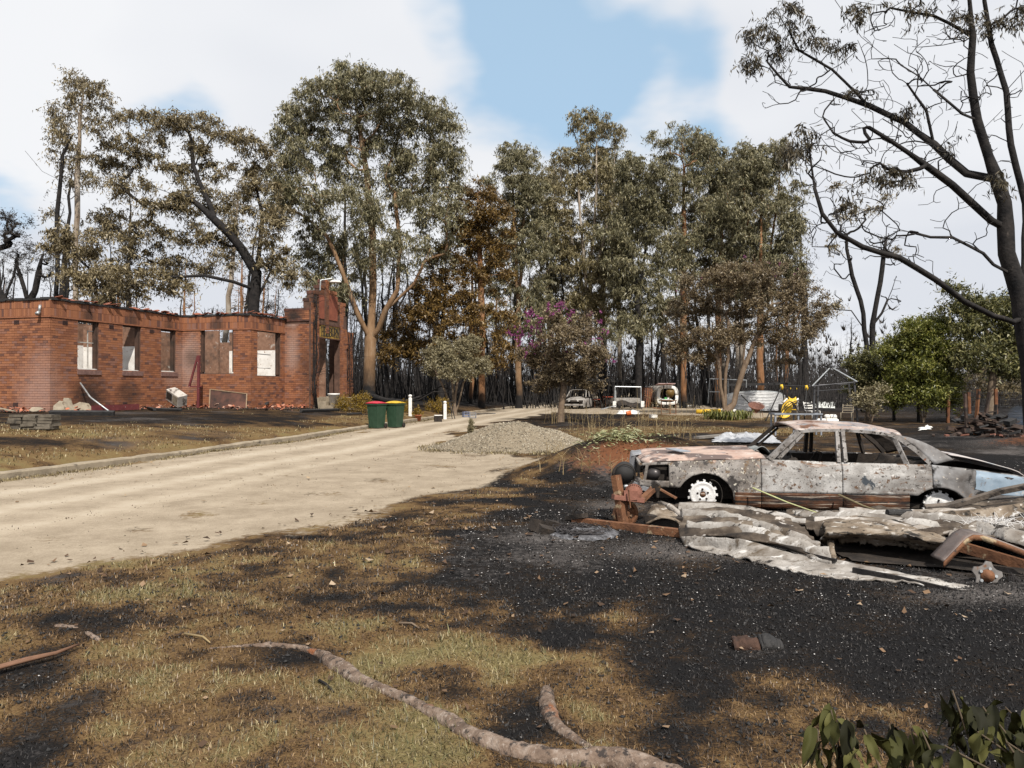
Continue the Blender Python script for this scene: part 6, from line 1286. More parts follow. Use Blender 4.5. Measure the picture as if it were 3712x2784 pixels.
# --- wheelie bins
M_BIN = layered('green_bin_plastic', (5, [(.3, (.020, .045, .026)), (.7, (.032, .066, .040))]), [((.09, .10, .08), 10, .68, .1)], .5)
def bin_(label, P, rz, lid, label_lid):
    t = thing('wheelie_bin', label, 'bin', P, rz, 'wheelie bins on the drive')
    t.scale = (.88, .88, .98)
    def sec(w, d, z): return [(-w / 2, -d / 2, z), (w / 2, -d / 2, z), (w / 2, d / 2, z), (-w / 2, d / 2, z)]
    mb = MB(); L = [sec(.44, .50, .03), sec(.47, .55, .3), sec(.54, .66, .90), sec(.60, .74, .91), sec(.60, .74, .97)]
    o = 0
    for l in L: mb.v += l
    for i in range(len(L) - 1):
        for k in range(4): mb.f.append((i * 4 + k, i * 4 + (k + 1) % 4, i * 4 + 4 + (k + 1) % 4, i * 4 + 4 + k))
    mb.f.append((3, 2, 1, 0)); b_ = mb.build('body', M_BIN, t)
    for k in (-.15, 0, .15): MB().beam((k, -.255, .1), (k * 1.1, -.325, .86), .03, .012).build('body_rib', M_BIN, b_)
    mb = MB(); mb.grid(lambda u, v: ((u - .5) * .62, (v - .5) * .78, .975 + .075 * math.sin(u * math.pi) ** .5 * math.sin(min(1, v * 1.15) * math.pi) ** .5), 10, 10); lo = mb.build('lid', lid, t, True, thick=.02); lo['label'] = label_lid
    MB().tube([(-.22, .40, .96), (-.22, .44, .97), (.22, .44, .97), (.22, .40, .96)], .016, 6).build('handle', M_BIN, t, True)
    for s in (-1, 1):
        w = MB().lathe([(.001, .03), (.09, .03), (.10, .02), (.10, -.02), (.09, -.03), (.001, -.03)], 16, Matrix.Translation((s * .27, .27, .10)) @ Matrix.Rotation(R(90), 4, 'Y')).build('wheel', CM_DARK, t, True)
    return t
p = gp(1366, 1553); bin_('green wheelie bin with a red lid, the nearer of two by the kerb', p, R(-28), plain('red_lid', (.40, .030, .05), .5, 0, .2), 'red lid')
bin_('green wheelie bin with a yellow lid, half behind the red-lidded one', p + Vector((.62, .52, 0)), R(-24), plain('yellow_lid', (.50, .33, .03), .5, 0, .2), 'yellow lid')
# --- white posts
def white_post(label, p, h):
    t = thing('white_post', label, 'post', p, .2, 'white gate posts')
    MB().box((0, 0, h * .42), (.15, .15, h * .84)).build('shaft', M_WHITE, t)
    MB().lathe([(.075, h * .84), (.055, h * .865), (.055, h * .885), (.085, h * .90), (.085, h * .95), (.06, h * .985), (.001, h)], 12).build('cap', M_WHITE, t, True)
    return t
white_post('white turned timber post between the bins and the golden hedges', onx(1487, 35.6), 1.02)
p = onx(1613, 37.5); white_post('white post with a black frame leaning on it, beside the pale shrub', p, .9)
st_ = thing('folding_stand', 'black folding frame leaning against the second white post', 'stand', p + Vector((.05, .2, 0)))
for a, b in (((-.3, 0, .88), (.45, 0, .90)), ((.30, 0, 0), (.14, 0, .9)), ((.42, .12, 0), (.2, .02, .9)), ((-.2, .1, 0), (-.18, 0, .88))): MB().beam(a, b, .035, .035).build('bar', M_CHAR, st_)
# --- golden hedges
def hedge(label, px0, px1, py0, py1, seed, k=1.0):
    c = gp((px0 + px1) / 2, py1 - 4); Y = c.y; hw = (px1 - px0) / 2 / F_PX * Y; h = (py1 - py0) / F_PX * Y
    rng = np.random.default_rng(seed); t = thing('golden_hedge', label, 'hedge', c, 0, 'golden hedges by the entrance')
    n = int(hw * 2 * h * 55 * k) + 14; T = [np.array((rng.uniform(-hw, hw), rng.uniform(-.4, .4), 0)) for _ in range(n)]
    for q in T: q[2] = rng.uniform(.15, 1) * h * (1 - .5 * (q[0] / hw) ** 4) * (1 - .4 * (q[1] / .45) ** 2)
    tr = [[(x, 0, -.05), (x + .05, 0, h * .4)] for x in np.linspace(-hw * .7, hw * .7, 4)]
    N, Pa = grow(tr, T, rng, .3, .3, .03); limb_mesh(N, Pa, .02, .004).build('stems', BARK_S, t, True)
    V, F = leaf_mesh(np.array(T), 70, .26, .055, .016, rng, -.6, 1.0); np_mesh('foliage', V, F, L_GOLD, t); return t
hedge('longest golden hedge in front of the entrance steps, left of the bins', 1204, 1350, 1432, 1496, 1)
hedge('small golden hedge just right of the bins, behind the first white post', 1436, 1482, 1462, 1498, 2)
hedge('golden hedge round the foot of the second white post', 1548, 1628, 1450, 1502, 3)
# --- pots, box, crates, board
def pot(label, p, r, h, mat, name='planter_pot', cat='pot'):
    t = thing(name, label, cat, p)
    MB().lathe([(.001, 0), (r * .68, 0), (r * .98, h * .86), (r * 1.08, h * .87), (r * 1.1, h), (r * .98, h), (r * .9, h * .85), (.001, h * .8)], 22).build('bowl', mat, t, True); return t
stp = frE(1.0, .55, .19); pot('tall white planter pot on the left of the entrance steps', frE(.55, .9, .03), .24, .52, M_WHITE)
pot('smaller off-white planter pot right of the entrance', frE(2.75, .45, .02), .2, .33, M_CONC)
tp = pot('terracotta pot with a yellowing plant beside the first white post', onx(1516, 35.2), .16, .3, plain('terracotta', (.34, .12, .06), .8), 'flower_pot'); 
rng = np.random.default_rng(5); C = rng.normal(0, .1, (30, 3)) + (0, 0, .45); V, F = leaf_mesh(C, 30, .12, .06, .02, rng, -.5); np_mesh('foliage', V, F, L_GOLD, tp)
c = onx(1588, 35.0); t = thing('small_cabinet', 'small black and white cabinet on the ground by the second hedge', 'cabinet', c, .2)
MB().box((0, 0, .14), (.34, .3, .28)).build('case', CM_DARK, t); MB().box((0, -.01, .295), (.36, .34, .03)).build('top', M_WHITE, t)
def crate(label, p, rz, mat):
    t = thing('milk_crate', label, 'crate', p, rz, 'milk crates on the drive')
    for s in (-1, 1):
        for q in (-1, 1): MB().box((s * .16, q * .16, .14), (.03, .03, .28)).build('corner_post', mat, t)
        for z in (.02, .14, .27):
            MB().box((0, s * .16, z), (.30, .012, .025)).build('side_bar', mat, t); MB().box((s * .16, 0, z), (.012, .30, .025)).build('side_bar', mat, t)
        for k in range(4): MB().box((-.12 + k * .08, s * .16, .14), (.014, .01, .26)).build('slat', mat, t); MB().box((s * .16, -.12 + k * .08, .14), (.01, .014, .26)).build('slat', mat, t)
    MB().box((0, 0, .012), (.30, .30, .012)).build('base', mat, t)
crate('blue-grey milk crate by the kerb, the left of two', gp(1690, 1512), .3, plain('blue_grey_plastic', (.14, .16, .24), .5)); crate('grey milk crate, the right of two by the kerb', gp(1714, 1516), .1, plain('grey_plastic', (.20, .20, .21), .5))
mb = MB(); c = gp(1763, 1500); mb.grid(lambda u, v: c + Vector(((u - .5) * 1.1, (v - .5) * .9, .03 + .05 * math.sin(u * 3.1) * (1 - v))), 8, 6); o = simple('fallen_board', 'dark grey board lying flat on the drive beside the crates', 'board', mb, plain('dark_board', (.10, .10, .105), .6)); o.modifiers.new('s', 'SOLIDIFY').thickness = .02
# --- brown cone-shaped seedling
c = gp(1708, 1577); rng = np.random.default_rng(8); t = thing('dead_conifer', 'small brown cone-shaped conifer seedling on the drive before the crates', 'conifer', c)
MB().tube([(0, 0, -.02), (0.01, 0, .45)], [.02, .006], 6).build('trunk', BARK_S, t); C = np.array([(rng.normal(0, .5) * .13 * (1 - z / .52), rng.normal(0, .5) * .13 * (1 - z / .52), z) for z in rng.uniform(.04, .48, 70)]); V, F = leaf_mesh(C, 26, .07, .07, .011, rng, -.9, 1.2); np_mesh('foliage', V, F, L_PALE, t)
# --- along the foot of the building
def ywall(px): return (C1 + AD * tpx(C1, AD, px)).y
def lean_sheet(label, px, Y, w, h, rx, rz, mat, name='broken_sheet', cut=.25, seed=0):
    b = onx(px, ywall(px) - .75); r2 = random.Random(seed); t_ = Euler((rx, 0, rz)).to_matrix()
    poly = [(-w / 2, 0), (w / 2, 0), (w / 2 * r2.uniform(.7, 1), h * r2.uniform(.6, 1)), (w * r2.uniform(-.1, .2), h), (-w / 2 * r2.uniform(.5, 1), h * r2.uniform(.4, .8))]
    mb = MB(); mb.prism(poly, lambda u, v, q: b + t_ @ Vector((u, q, v)), .02); return simple(name, label, 'sheet', mb, mat, group='broken sheets against the wall')
M_FIBRO = layered('fibre_cement', (5, [(.3, (.20, .165, .12)), (.7, (.32, .275, .21))]), [((.10, .07, .045), 4, .57, .12)], .9)
lean_sheet('ragged pale sheet leaning at the corner of the building', 222, 26.6, .55, .45, R(-30), R(60), M_FIBRO, seed=1)
lean_sheet('tall upright pale sheet with a straight edge against the wall', 250, 27.3, .42, .52, R(-22), R(66), M_FIBRO, seed=2)
lean_sheet('triangular pale sheet leaning under the first window', 303, 27.8, .8, .40, R(-34), R(62), M_FIBRO, seed=3)
lean_sheet('yellowish bent sheet lying under the second window', 405, 29.4, .8, .34, R(-58), R(60), M_FIBRO, seed=4)
for i, (px, py, s) in enumerate(((20, 1497, .5), (60, 1490, .45), (130, 1497, .42), (165, 1490, .38), (775, 1470, .4), (690, 1474, .3), (975, 1478, .5), (1010, 1474, .35))):
    c = gp(px, py); r2 = random.Random(i + 40); M_ = Euler((r2.uniform(-.3, .3), r2.uniform(-.3, .3), r2.uniform(0, 6))).to_matrix(); mb = MB()
    mb.prism([(math.cos(a) * s * r2.uniform(.5, 1), math.sin(a) * s * .6 * r2.uniform(.5, 1)) for a in np.linspace(0, 5.3, 6)], lambda u, v, w: c + Vector((0, 0, .10)) + M_ @ Vector((u, v, w)), .018)
    simple('sheet_fragment', ['pale broken sheet fragment lying at the left edge below the wall', 'second broken sheet fragment below the lower wall vent', 'largest cream fragment at the corner of the building', 'cream fragment right of the largest one at the building corner', 'cream fragment under the large dark window', 'small cream fragment beside the maroon bracket', 'long cream fragment in the rubble left of the entrance', 'short cream fragment nearest the entrance in the rubble'][i], 'fragment', mb, M_FIBRO, group='sheet fragments in the rubble')
M_MAR = layered('maroon_paint', (5, [(.3, (.085, .020, .022)), (.7, (.14, .035, .035))]), [((.35, .30, .27), 11, .66, .05)], .55)
mb = MB(); a_, b_ = gp(333, 1494), gp(503, 1489); mb.beam(a_ + Vector((0, 0, .12)), b_ + Vector((0, 0, .14)), .06, .2); simple('fascia_board', 'maroon fascia board lying in the rubble below the windows', 'board', mb, M_MAR)
br = thing('steel_bracket', 'maroon triangular steel bracket standing against the wall left of the dark window', 'bracket', onx(718, 31.0)); Yb = 30.9
MB().beam(at(721, 1288, Yb), at(719, 1478, Yb), .10, .10).build('upright', M_MAR, br, world=True); MB().beam(at(717, 1290, Yb), at(686, 1402, Yb), .07, .07).build('stay', M_MAR, br, world=True); MB().beam(at(684, 1402, Yb), at(732, 1401, Yb), .08, .05).build('foot_bar', M_MAR, br, world=True)
pn = thing('framed_board', 'scorched framed board leaning on the wall below the large dark window', 'board', onx(828, 31.2)); Q_ = [at(759, 1478, 31.1), at(893, 1480, 30.9), at(895, 1427, 31.1), at(762, 1411, 31.35)]
MB().add(Q_ + [q + Vector((.01, .03, 0)) for q in Q_], [(0, 1, 2, 3), (7, 6, 5, 4), (0, 4, 5, 1), (1, 5, 6, 2), (2, 6, 7, 3), (3, 7, 4, 0)]).build('board', layered('scorched_board', (2, [(.35, (.03, .022, .02)), (.65, (.12, .055, .04))]), (), .8), pn, world=True)
for a, b in ((1, 2), (2, 3), (3, 0)): MB().beam(Q_[a] - Vector((0, .01, 0)), Q_[b] - Vector((0, .01, 0)), .04, .035).build('frame_bar', plain('singed_wood', (.24, .17, .11), .8), pn, world=True)
ac = thing('air_conditioner', 'burnt white air conditioner tipped over on its stand by the wall', 'air conditioner', onx(636, 30.2)); ctr = at(640, 1440, 30.2); RT = Euler((.25, .42, -.5)).to_matrix()
MB().box(ctr, (.78, .4, .46), RT).build('case', layered('burnt_enamel', (4, [(.3, (.28, .25, .22)), (.7, (.5, .47, .43))]), [((.09, .07, .06), 5, .56, .08)], .7), ac, world=True)
MB().box(ctr + RT @ Vector((-.18, -.205, .02)), (.34, .012, .3), RT).build('fan_grille', CM_DARK, ac, world=True); MB().box(ctr + RT @ Vector((.2, -.205, .02)), (.28, .012, .34), RT).build('side_panel', M_FIBRO, ac, world=True)
for s in (-.3, -.1): MB().beam(ctr + RT @ Vector((s, 0, -.2)), onx(610, 30.1) + Vector((s, 0, 0)), .05, .03).build('stand_leg', M_RSTM, ac, world=True)
mb = MB(); mb.tube([at(291, 1388, ywall(291) - .12), at(325, 1437, ywall(291) - .45), at(330, 1442, ywall(291) - .5), at(412, 1503, ywall(291) - .9)], .028, 7); simple('leaning_pole', 'bent pale metal pole leaning on the wall below the first window', 'pole', mb, M_GALV, True)
for i, (a, b, w, lab) in enumerate(((gp(180, 1506), gp(415, 1508), .16, 'long charred beam lying along the left wall'), (gp(490, 1470), gp(560, 1492), .10, 'charred batten lying before the air conditioner'), (gp(985, 1455), gp(965, 1490), .10, 'charred stub standing in rubble left of the entrance'), (gp(1090, 1497), gp(1225, 1492), .12, 'charred beam lying before the entrance steps'), (gp(560, 1490), gp(660, 1494), .1, 'charred batten below the air conditioner'), (gp(1260, 1508), gp(1310, 1507), .08, 'thin charred batten right of the entrance hedge'))):
    mb = MB(); k = Vector((0, 0, .07)); mb.beam(a + k, b + k * (4 if i == 2 else 1.1), w, w * .8, .3).noise(.03, 4); simple('charred_beam', lab, 'beam', mb, M_CHAR, group='charred beams along the wall')
# tile rubble: the larger pieces singly, the crumbs as one mass
rub = []
r2 = random.Random(9)
tproto = []
for k in range(4):
    mb = MB(); n = r2.randint(4, 6); mb.prism([(math.cos(a) * r2.uniform(.6, 1), math.sin(a) * r2.uniform(.4, .7)) for a in np.linspace(0, 5.2, n)], lambda u, v, w: Vector((u, v, w + .2 * u * u)), .12); tproto.append(mb)
M_TILE1 = island_mat('broken_terracotta_piece', [(.0, (.09, .035, .025)), (.3, (.33, .11, .06)), (.7, (.42, .15, .085)), (.95, (.40, .26, .20))], .85, obj_random=True)
heap_ = thing('tile_rubble', 'strip of broken red roof tiles and ash along the foot of the building', 'rubble', gp(600, 1485))
tmesh = [m.build('roof_tile', M_TILE1, heap_) for m in tproto]
lines = [((0, 1500), (190, 1495)), ((190, 1500), (480, 1492)), ((480, 1480), (700, 1476)), ((700, 1482), (930, 1486)), ((930, 1487), (1110, 1490)), ((1110, 1488), (1180, 1486))]
Mi_ = mat_of(heap_).inverted(); k = 0
def rub_spot(r2):
    fr, L = r2.choices(((frW, L0), (frA, LA), (frB, LB), (frC, LC), (frD, LD)), (4, 7, 6, 5, 2.5))[0]
    t = r2.uniform(L - 3.2, L) if fr is frW else r2.uniform(0, L); p = fr(t, .12 + abs(r2.gauss(0, .38)), 0); p.z = gz(p.x, p.y); return p
for i in range(230):
    c = rub_spot(r2)
    if k < 4: o = tmesh[k]
    else: o = tmesh[k % 4].copy(); col.objects.link(o); o.parent = heap_
    o.location = Mi_ @ (c + Vector((0, 0, r2.uniform(.02, .14)))); s = r2.uniform(.05, .15); o.scale = (s, s, s * r2.uniform(.7, 1.3)); o.rotation_euler = (r2.uniform(-.6, .6), r2.uniform(-.6, .6), r2.uniform(0, 6.3)); k += 1
P = []
for i in range(2600):
    c = rub_spot(r2); P.append((c.x, c.y, c.z + .02))
rng = np.random.default_rng(4); P = np.array(P) - np.array(heap_.location)[None]
tag(stones('tile_crumbs', P, .035, M_TILE, heap_), kind='stuff')
tag(stones('ash_crumbs', P + rng.normal(0, .25, P.shape) * (1, 1, 0), .04, CM_DARK, heap_), kind='stuff')
# stack of flat stones
stk_ = thing('stone_stack', 'stack of flat grey stone slabs on the lawn at the far left', 'stone stack', gp(124, 1556)); r2 = random.Random(2)
for row in range(5):
    for k in range(3):
        mb = MB(); mb.box((-.32 + k * .32 + r2.uniform(-.03, .03), r2.uniform(-.03, .03), .035 + row * .068), (.31, .4, .06), (r2.uniform(-.05, .05), r2.uniform(-.05, .05), r2.uniform(-.1, .1))).noise(.018, 6, row + k * 3); mb.build('stone_slab', layered('slab_stone_%d%d' % (row, k), (6, [(.3, (.07, .06, .046)), (.7, (.16, .138, .108))]), [((.03, .027, .024), 3, .55, .15)], .9) if row + k == 0 else bpy.data.materials['slab_stone_00'], stk_)
# burnt vines up the front
def vine(label, pts, seed):
    r2 = random.Random(seed); t = thing('burnt_vine', label, 'vine', pts[0]); mb = MB()
    for k in range(5):
        P = [p + Vector((r2.gauss(0, .10), r2.gauss(0, .05) - .03, 0)) for p in pts]; mb.tube(P, [r2.uniform(.010, .026)] * (len(P) - 1) + [.01], 5)
    for k in range(70):
        i = r2.randrange(len(pts) - 1); p = pts[i].lerp(pts[i + 1], r2.random()); d = Vector((r2.gauss(0, .3), r2.gauss(-.1, .15), r2.gauss(.05, .25))); mb.tube([p, p + d * .5 + Vector((0, 0, .04)), p + d], [.014, .009, .004], 3, False)
    mb.build('stem', BARK_B, t, True, world=True); return t
vine('burnt black vine trunk climbing the left edge of the entrance', [frE(.05, .22, -.1), frE(.1, .2, 1.0), frE(.2, .2, 2.2), frE(.28, .18, 3.3), frE(.25, .2, 4.3), frE(.3, .15, 4.9)], 1)
vine('burnt thin creeper hanging right of the entrance', [frE(LE + .35, .1, -.1), frE(LE + .4, .1, 1.2), frE(LE + .4, .1, 2.6), frE(LE + .35, .1, 3.8), frE(LE + .5, .1, 5.5)], 2)
# fallen limb before the great gum
fb = thing('fallen_limb', 'long charred fallen limb on the ground before the great gum', 'limb', gp(1450, 1432)); 
mb = MB(); P0 = [onx(1340, 44), onx(1400, 42), onx(1470, 41), onx(1540, 42.5)]; P0 = [p + Vector((0, 0, z)) for p, z in zip(P0, (.35, .22, .3, .7))]; mb.tube(P0, [.2, .16, .11, .05], 8); mb.tube([P0[2], P0[2] + Vector((.8, -.6, .1)), P0[2] + Vector((1.6, -.8, .55)), P0[2] + Vector((2.4, -.6, .5))], [.07, .05, .035, .015], 5); mb.tube([P0[3], P0[3] + Vector((.9, 0, .5)), P0[3] + Vector((1.8, .2, .2))], [.05, .035, .012], 5); mb.build('limb', BARK_B, fb, True, world=True)
# ------------------------------------------------------------------ far yard: vehicles and household things
M_ASHM = layered('ash_grey_metal', (3, [(.3, (.17, .155, .14)), (.6, (.33, .31, .285))]), [((.09, .06, .045), 3, .55, .1), ((.50, .48, .45), 7, .62, .08)], .7, .1)
def hatchback(label, p, rz):
    t = thing('burnt_car', label, 'car', p, rz)
    # x across, y along (front at -y)
    def body(u, v):
        y = -2.0 + 4.0 * u; wd = .82 - .10 * abs(2 * u - 1) ** 3; top = itp(y, [(-2.0, .55), (-1.8, .72), (-.9, .86), (1.6, .88), (2.0, .75)])
        a = v * math.pi; x = -wd * math.cos(a); z = .12 + (top - .12) * min(1, math.sin(a) ** .35 * 1.0); return (x, y, z)
    MB().grid(body, 26, 18).build('body', M_ASHM, t, True)
    def rf(u, v): y = -.15 + 1.75 * u; x = (v - .5) * 1.22; return (x, y, 1.34 + .05 * (1 - (2 * v - 1) ** 2) - .10 * u ** 3)
    MB().grid(rf, 8, 8).build('roof', M_ASHM, t, True, thick=.03)
    for s in (-1, 1):
        MB().beam((s * .72, -.95, .84), (s * .60, -.15, 1.34), .06, .07).build('windscreen_pillar', M_ASHM, t); MB().beam((s * .74, .45, .86), (s * .62, .5, 1.34), .05, .08).build('door_pillar', M_ASHM, t); MB().beam((s * .72, 1.75, .86), (s * .60, 1.5, 1.27), .08, .12).build('rear_pillar', M_ASHM, t)
        for y in (-1.3, 1.25): MB().lathe([(.001, .05), (.17, .05), (.19, 0), (.17, -.05), (.001, -.05)], 14, Matrix.Translation((s * .76, y, .19)) @ Matrix.Rotation(R(90), 4, 'Y')).build('wheel', CM_DARK, t, True); MB().lathe([(.27, .02), (.001, .02)], 14, Matrix.Translation((s * .80, y, .24)) @ Matrix.Rotation(R(90 * s), 4, 'Y')).build('wheel_arch', CM_DARK, t)
        MB().box((s * .55, -1.98, .55), (.30, .06, .16)).build('headlight', CM_DARK, t)
    MB().box((0, -1.99, .56), (.5, .05, .14)).build('grille', CM_DARK, t); MB().box((0, -2.03, .30), (1.45, .10, .12)).build('bumper', M_ASHM, t); MB().box((0, .3, .55), (1.3, 2.2, .6)).build('cabin_well', CM_DARK, t)
    return t
hatchback('burnt ash-grey hatchback parked beyond the drive, its front towards us', onx(2098, 57), R(-16))
vn = thing('burnt_van', 'burnt pale van with its tailgate up beside the brick chimney', 'van', onx(2420, 57), R(4))
def vb(u, v): a = u * 2 * math.pi; x = .83 * np.sign(math.cos(a)) * abs(math.cos(a)) ** .45; z = .95 + .72 * np.sign(math.sin(a)) * abs(math.sin(a)) ** .5; x *= 1 - .14 * max(0, z - 1.0); return (x, 4.2 * v, z)
MB().grid(vb, 36, 6).build('body', M_ASHM, vn, True, thick=.03)
MB().grid(lambda u, v: (lambda p: (p[0] * (1 - .3 * v), -.02 - .01 * v, .95 + (p[2] - .95) * (1 - .28 * v)))(vb(u, 0)), 36, 3).build('rear_frame', M_WHITE, vn, True, thick=.03)
MB().box((0, 2.2, .4), (1.5, 3.9, .1)).build('floor', CM_DARK, vn); MB().box((0, 4.15, .95), (1.5, .05, 1.2)).build('bulkhead', CM_DARK, vn)
MB().grid(lambda u, v: (-.72 + 1.3 * u - .25, -.1 - .85 * v, 1.72 + .12 * v), 6, 4).build('tailgate', layered('pinkish_tailgate', (3, [(.3, (.40, .22, .20)), (.7, (.55, .42, .40))]), (), .6), vn, True, thick=.04)
for s in (-1, 1): MB().lathe([(.001, .05), (.2, .05), (.22, 0), (.2, -.05), (.001, -.05)], 14, Matrix.Translation((s * .75, .9, .2)) @ Matrix.Rotation(R(90), 4, 'Y')).build('wheel', CM_DARK, vn, True)
ch = thing('brick_chimney', 'square red brick chimney stub left standing between the trailer and the van', 'chimney', onx(2343, 58.5), .3); r2 = random.Random(3)
MB().box((0, 0, .75), (.60, .60, 1.5)).build('core', M_MORTAR, ch); pb = None
for row in range(17):
    for sx, sy, rz_ in ((0, -1, 0), (1, 0, R(90)), (-1, 0, R(90)), (0, 1, 0)):
        for k in range(3):
            q = (-.21 + k * .21 + (.1 if row % 2 else 0) - .05); 
            if pb is None: o = MB().box((0, 0, 0), (.205, .05, .078)).build('brick', M_BRICK1, ch); pb = o
            else: o = pb.copy(); col.objects.link(o); o.parent = ch
            o.location = (q if sy else sx * .31, q if sx else sy * .31, .045 + row * .0865); o.rotation_euler = (0, 0, rz_)
MB().box((0, 0, 1.52), (.72, .72, .06)).build('cap', M_COP, ch)
cp_ = thing('collapsed_roof', 'black sagging roof sheet and beam over the burnt trailer', 'roof', onx(2220, 58))
for a, b, w in ((at(2117, 1378, 58), at(2328, 1383, 58), .22), (at(2117, 1381, 60), at(2328, 1387, 60), .18), (at(2160, 1385, 58.5), at(2235, 1402, 58), .12), (at(2235, 1402, 58), at(2290, 1388, 58.5), .1)): MB().beam(a, b, .15, w).noise(.04, 1.5).build('beam', M_CHAR, cp_, world=True)
MB().add([at(2120, 1380, 58), at(2325, 1384, 58), at(2325, 1380, 61), at(2120, 1377, 61)], [(0, 1, 2, 3)]).build('roof_sheet', M_CHAR, cp_, world=True, thick=.03)
for px in (2122, 2322): MB().beam(at(px, 1380, 60.5), onx(px, 60.5), .1, .1).build('post', M_CHAR, cp_, world=True)
tr_ = thing('box_trailer', 'burnt box trailer with an upright pipe frame, between the hatchback and chimney', 'trailer', onx(2276, 53), R(3))
for a, b in (((-.93, 0, 0.3), (-.90, 0, 1.62)), ((.93, 0, .3), (.93, 0, 1.58)), ((-.90, 0, 1.6), (.93, 0, 1.57)), ((-.55, 1.6, .5), (-.55, 1.6, 1.35)), ((-.9, 0, 1.6), (-.55, 1.6, 1.4))): MB().tube([a, b], .035, 6).build('pipe', M_GALV, tr_)
MB().box((0, .9, .62), (1.75, 1.8, .35)).build('tub', M_ASHM, tr_); MB().box((-.96, -.05, .38), (.22, .12, .4)).build('mudguard', M_WHITE, tr_); MB().box((1.02, -.05, .38), (.24, .12, .42)).build('mudguard', M_WHITE, tr_); MB().grid(lambda u, v: (-.8 + 1.4 * u, -.12 - .5 * v, .55 - .3 * v + .1 * math.sin(u * 6)), 10, 4).build('sagging_panel', CM_DARK, tr_, True, thick=.03)
MB().beam((-.9, -.4, .3), (-2.1, -1.2, .05), .08, .05).build('plank', M_GALV, tr_)
for px, Y, lab in ((2205, 58, 'rusty washing machine frame beyond the hatchback, the right of two'), (2163, 59, 'small rusty drum frame just right of the hatchback')):
    w = thing('burnt_appliance', lab, 'appliance', onx(px, Y), .2, 'burnt appliances'); s = 1 if px > 2180 else .75
    for sx in (-.3, .3):
        for sy in (-.3, .3): MB().box((sx * s, sy * s, .42 * s), (.05, .05, .85 * s)).build('corner_post', M_RSTM, w)
    MB().box((0, 0, .87 * s), (.7 * s, .7 * s, .06)).build('top', plain('red_rust_top', (.30, .06, .03), .7), w); MB().lathe([(.25 * s, -.2), (.27 * s, 0), (.25 * s, .2), (.001, .2)], 16, Matrix.Translation((0, 0, .45 * s)) @ Matrix.Rotation(R(90), 4, 'X')).build('drum', CM_DARK, w, True)
tb = thing('rusty_table', 'rusty iron table with scorched garden things on it', 'table', gp(2420, 1502)); tz = .80
MB().box((0, 0, tz), (.95, .55, .04)).build('top', M_RSTM, tb)
for sx in (-.42, .1, .44):
    MB().beam((sx, -.22, 0), (sx * .95, -.2, tz), .04, .04).build('leg', M_RSTM, tb)
MB().beam((-.42, -.22, .05), (.44, -.22, .05), .03, .03).build('rail', M_RSTM, tb)
tpz = tb.location + Vector((0, 0, tz + .02))
simple('paint_tin', 'green and white tin on the rusty table', 'tin', MB().lathe([(.001, 0), (.07, 0), (.07, .16), (.001, .16)], 14, Matrix.Translation(tpz + Vector((-.12, 0, 0)))), plain('green_tin', (.10, .42, .12), .4))
simple('white_tin', 'plain white tin beside the green one on the rusty table', 'tin', MB().lathe([(.001, 0), (.055, 0), (.055, .15), (.001, .15)], 14, Matrix.Translation(tpz + Vector((.04, .05, 0)))), M_WHITE)
simple('garden_hose', 'pale coiled hose drooping over the rusty table', 'hose', MB().tube([tpz + Vector((-.5, -.1, .12)), tpz + Vector((-.35, -.15, .04)), tpz + Vector((-.1, -.2, .03)), tpz + Vector((.12, -.22, .05)), tpz + Vector((.3, -.2, -.04))], .035, 7), plain('pale_hose', (.48, .50, .46), .6), True)
simple('hanging_basket', 'round scorched hanging basket above the rusty table', 'basket', MB().lathe([(.001, -.22), (.14, -.18), (.24, -.02), (.26, .14), (.2, .24), (.001, .26)], 16, Matrix.Translation(tpz + Vector((.18, .15, .35)))).noise(.03, 8), L_RUST, True)
c = gp(2368, 1516); mb = MB(); mb.box(c + Vector((0, 0, .09)), (.34, .3, .17), (0, 0, .25)); wb = thing('white_box', 'plain white box lying on the burnt lawn below the rusty table', 'box', c); MB().box((0, 0, .085), (.34, .3, .16), (0, 0, .25)).build('box_body', M_WHITE, wb); MB().box((0, 0, .172), (.36, .32, .012), (0, 0, .25)).build('lid', M_WHITE, wb)
def crumple(label, pts, amp, mat, name, cat, seed=0, nu=26, nv=14, zoff=.04, group=None):
    P = [gp(*p) for p in pts]
    def fn(u, v):
        p = (P[0] * (1 - u) + P[1] * u) * (1 - v) + (P[3] * (1 - u) + P[2] * u) * v; n = Vector(mnoise.noise_vector(p * 3.1 + Vector((seed, 0, 0)))); n2 = Vector(mnoise.noise_vector(p * 9 + Vector((0, seed, 0))))
        e = min(u, v, 1 - u, 1 - v) * 6; return p + Vector((n.x * .15, n.y * .15, zoff + (abs(n.z) * 1.6 + abs(n2.z) * .7) * amp * min(1, e + .15)))
    o = simple(name, label, cat, MB().grid(fn, nu, nv), mat, True, group); o.modifiers.new('s', 'SOLIDIFY').thickness = .012; return o
crumple('crumpled white sheeting on the edge of the drive beyond the dry weeds', [(2238, 1503), (2320, 1504), (2315, 1490), (2242, 1490)], .09, M_WHITE, 'white_sheeting', 'sheeting', 3)
simple('orange_bucket', 'small orange bucket lying by the crumpled white sheeting', 'bucket', MB().lathe([(.001, 0), (.10, 0), (.13, .26), (.14, .26), (.12, .02)], 14, Matrix.Translation(gp(2270, 1508) + Vector((0, 0, .12))) @ Matrix.Rotation(R(80), 4, 'Y')), plain('orange_plastic', (.50, .12, .03), .5), True)
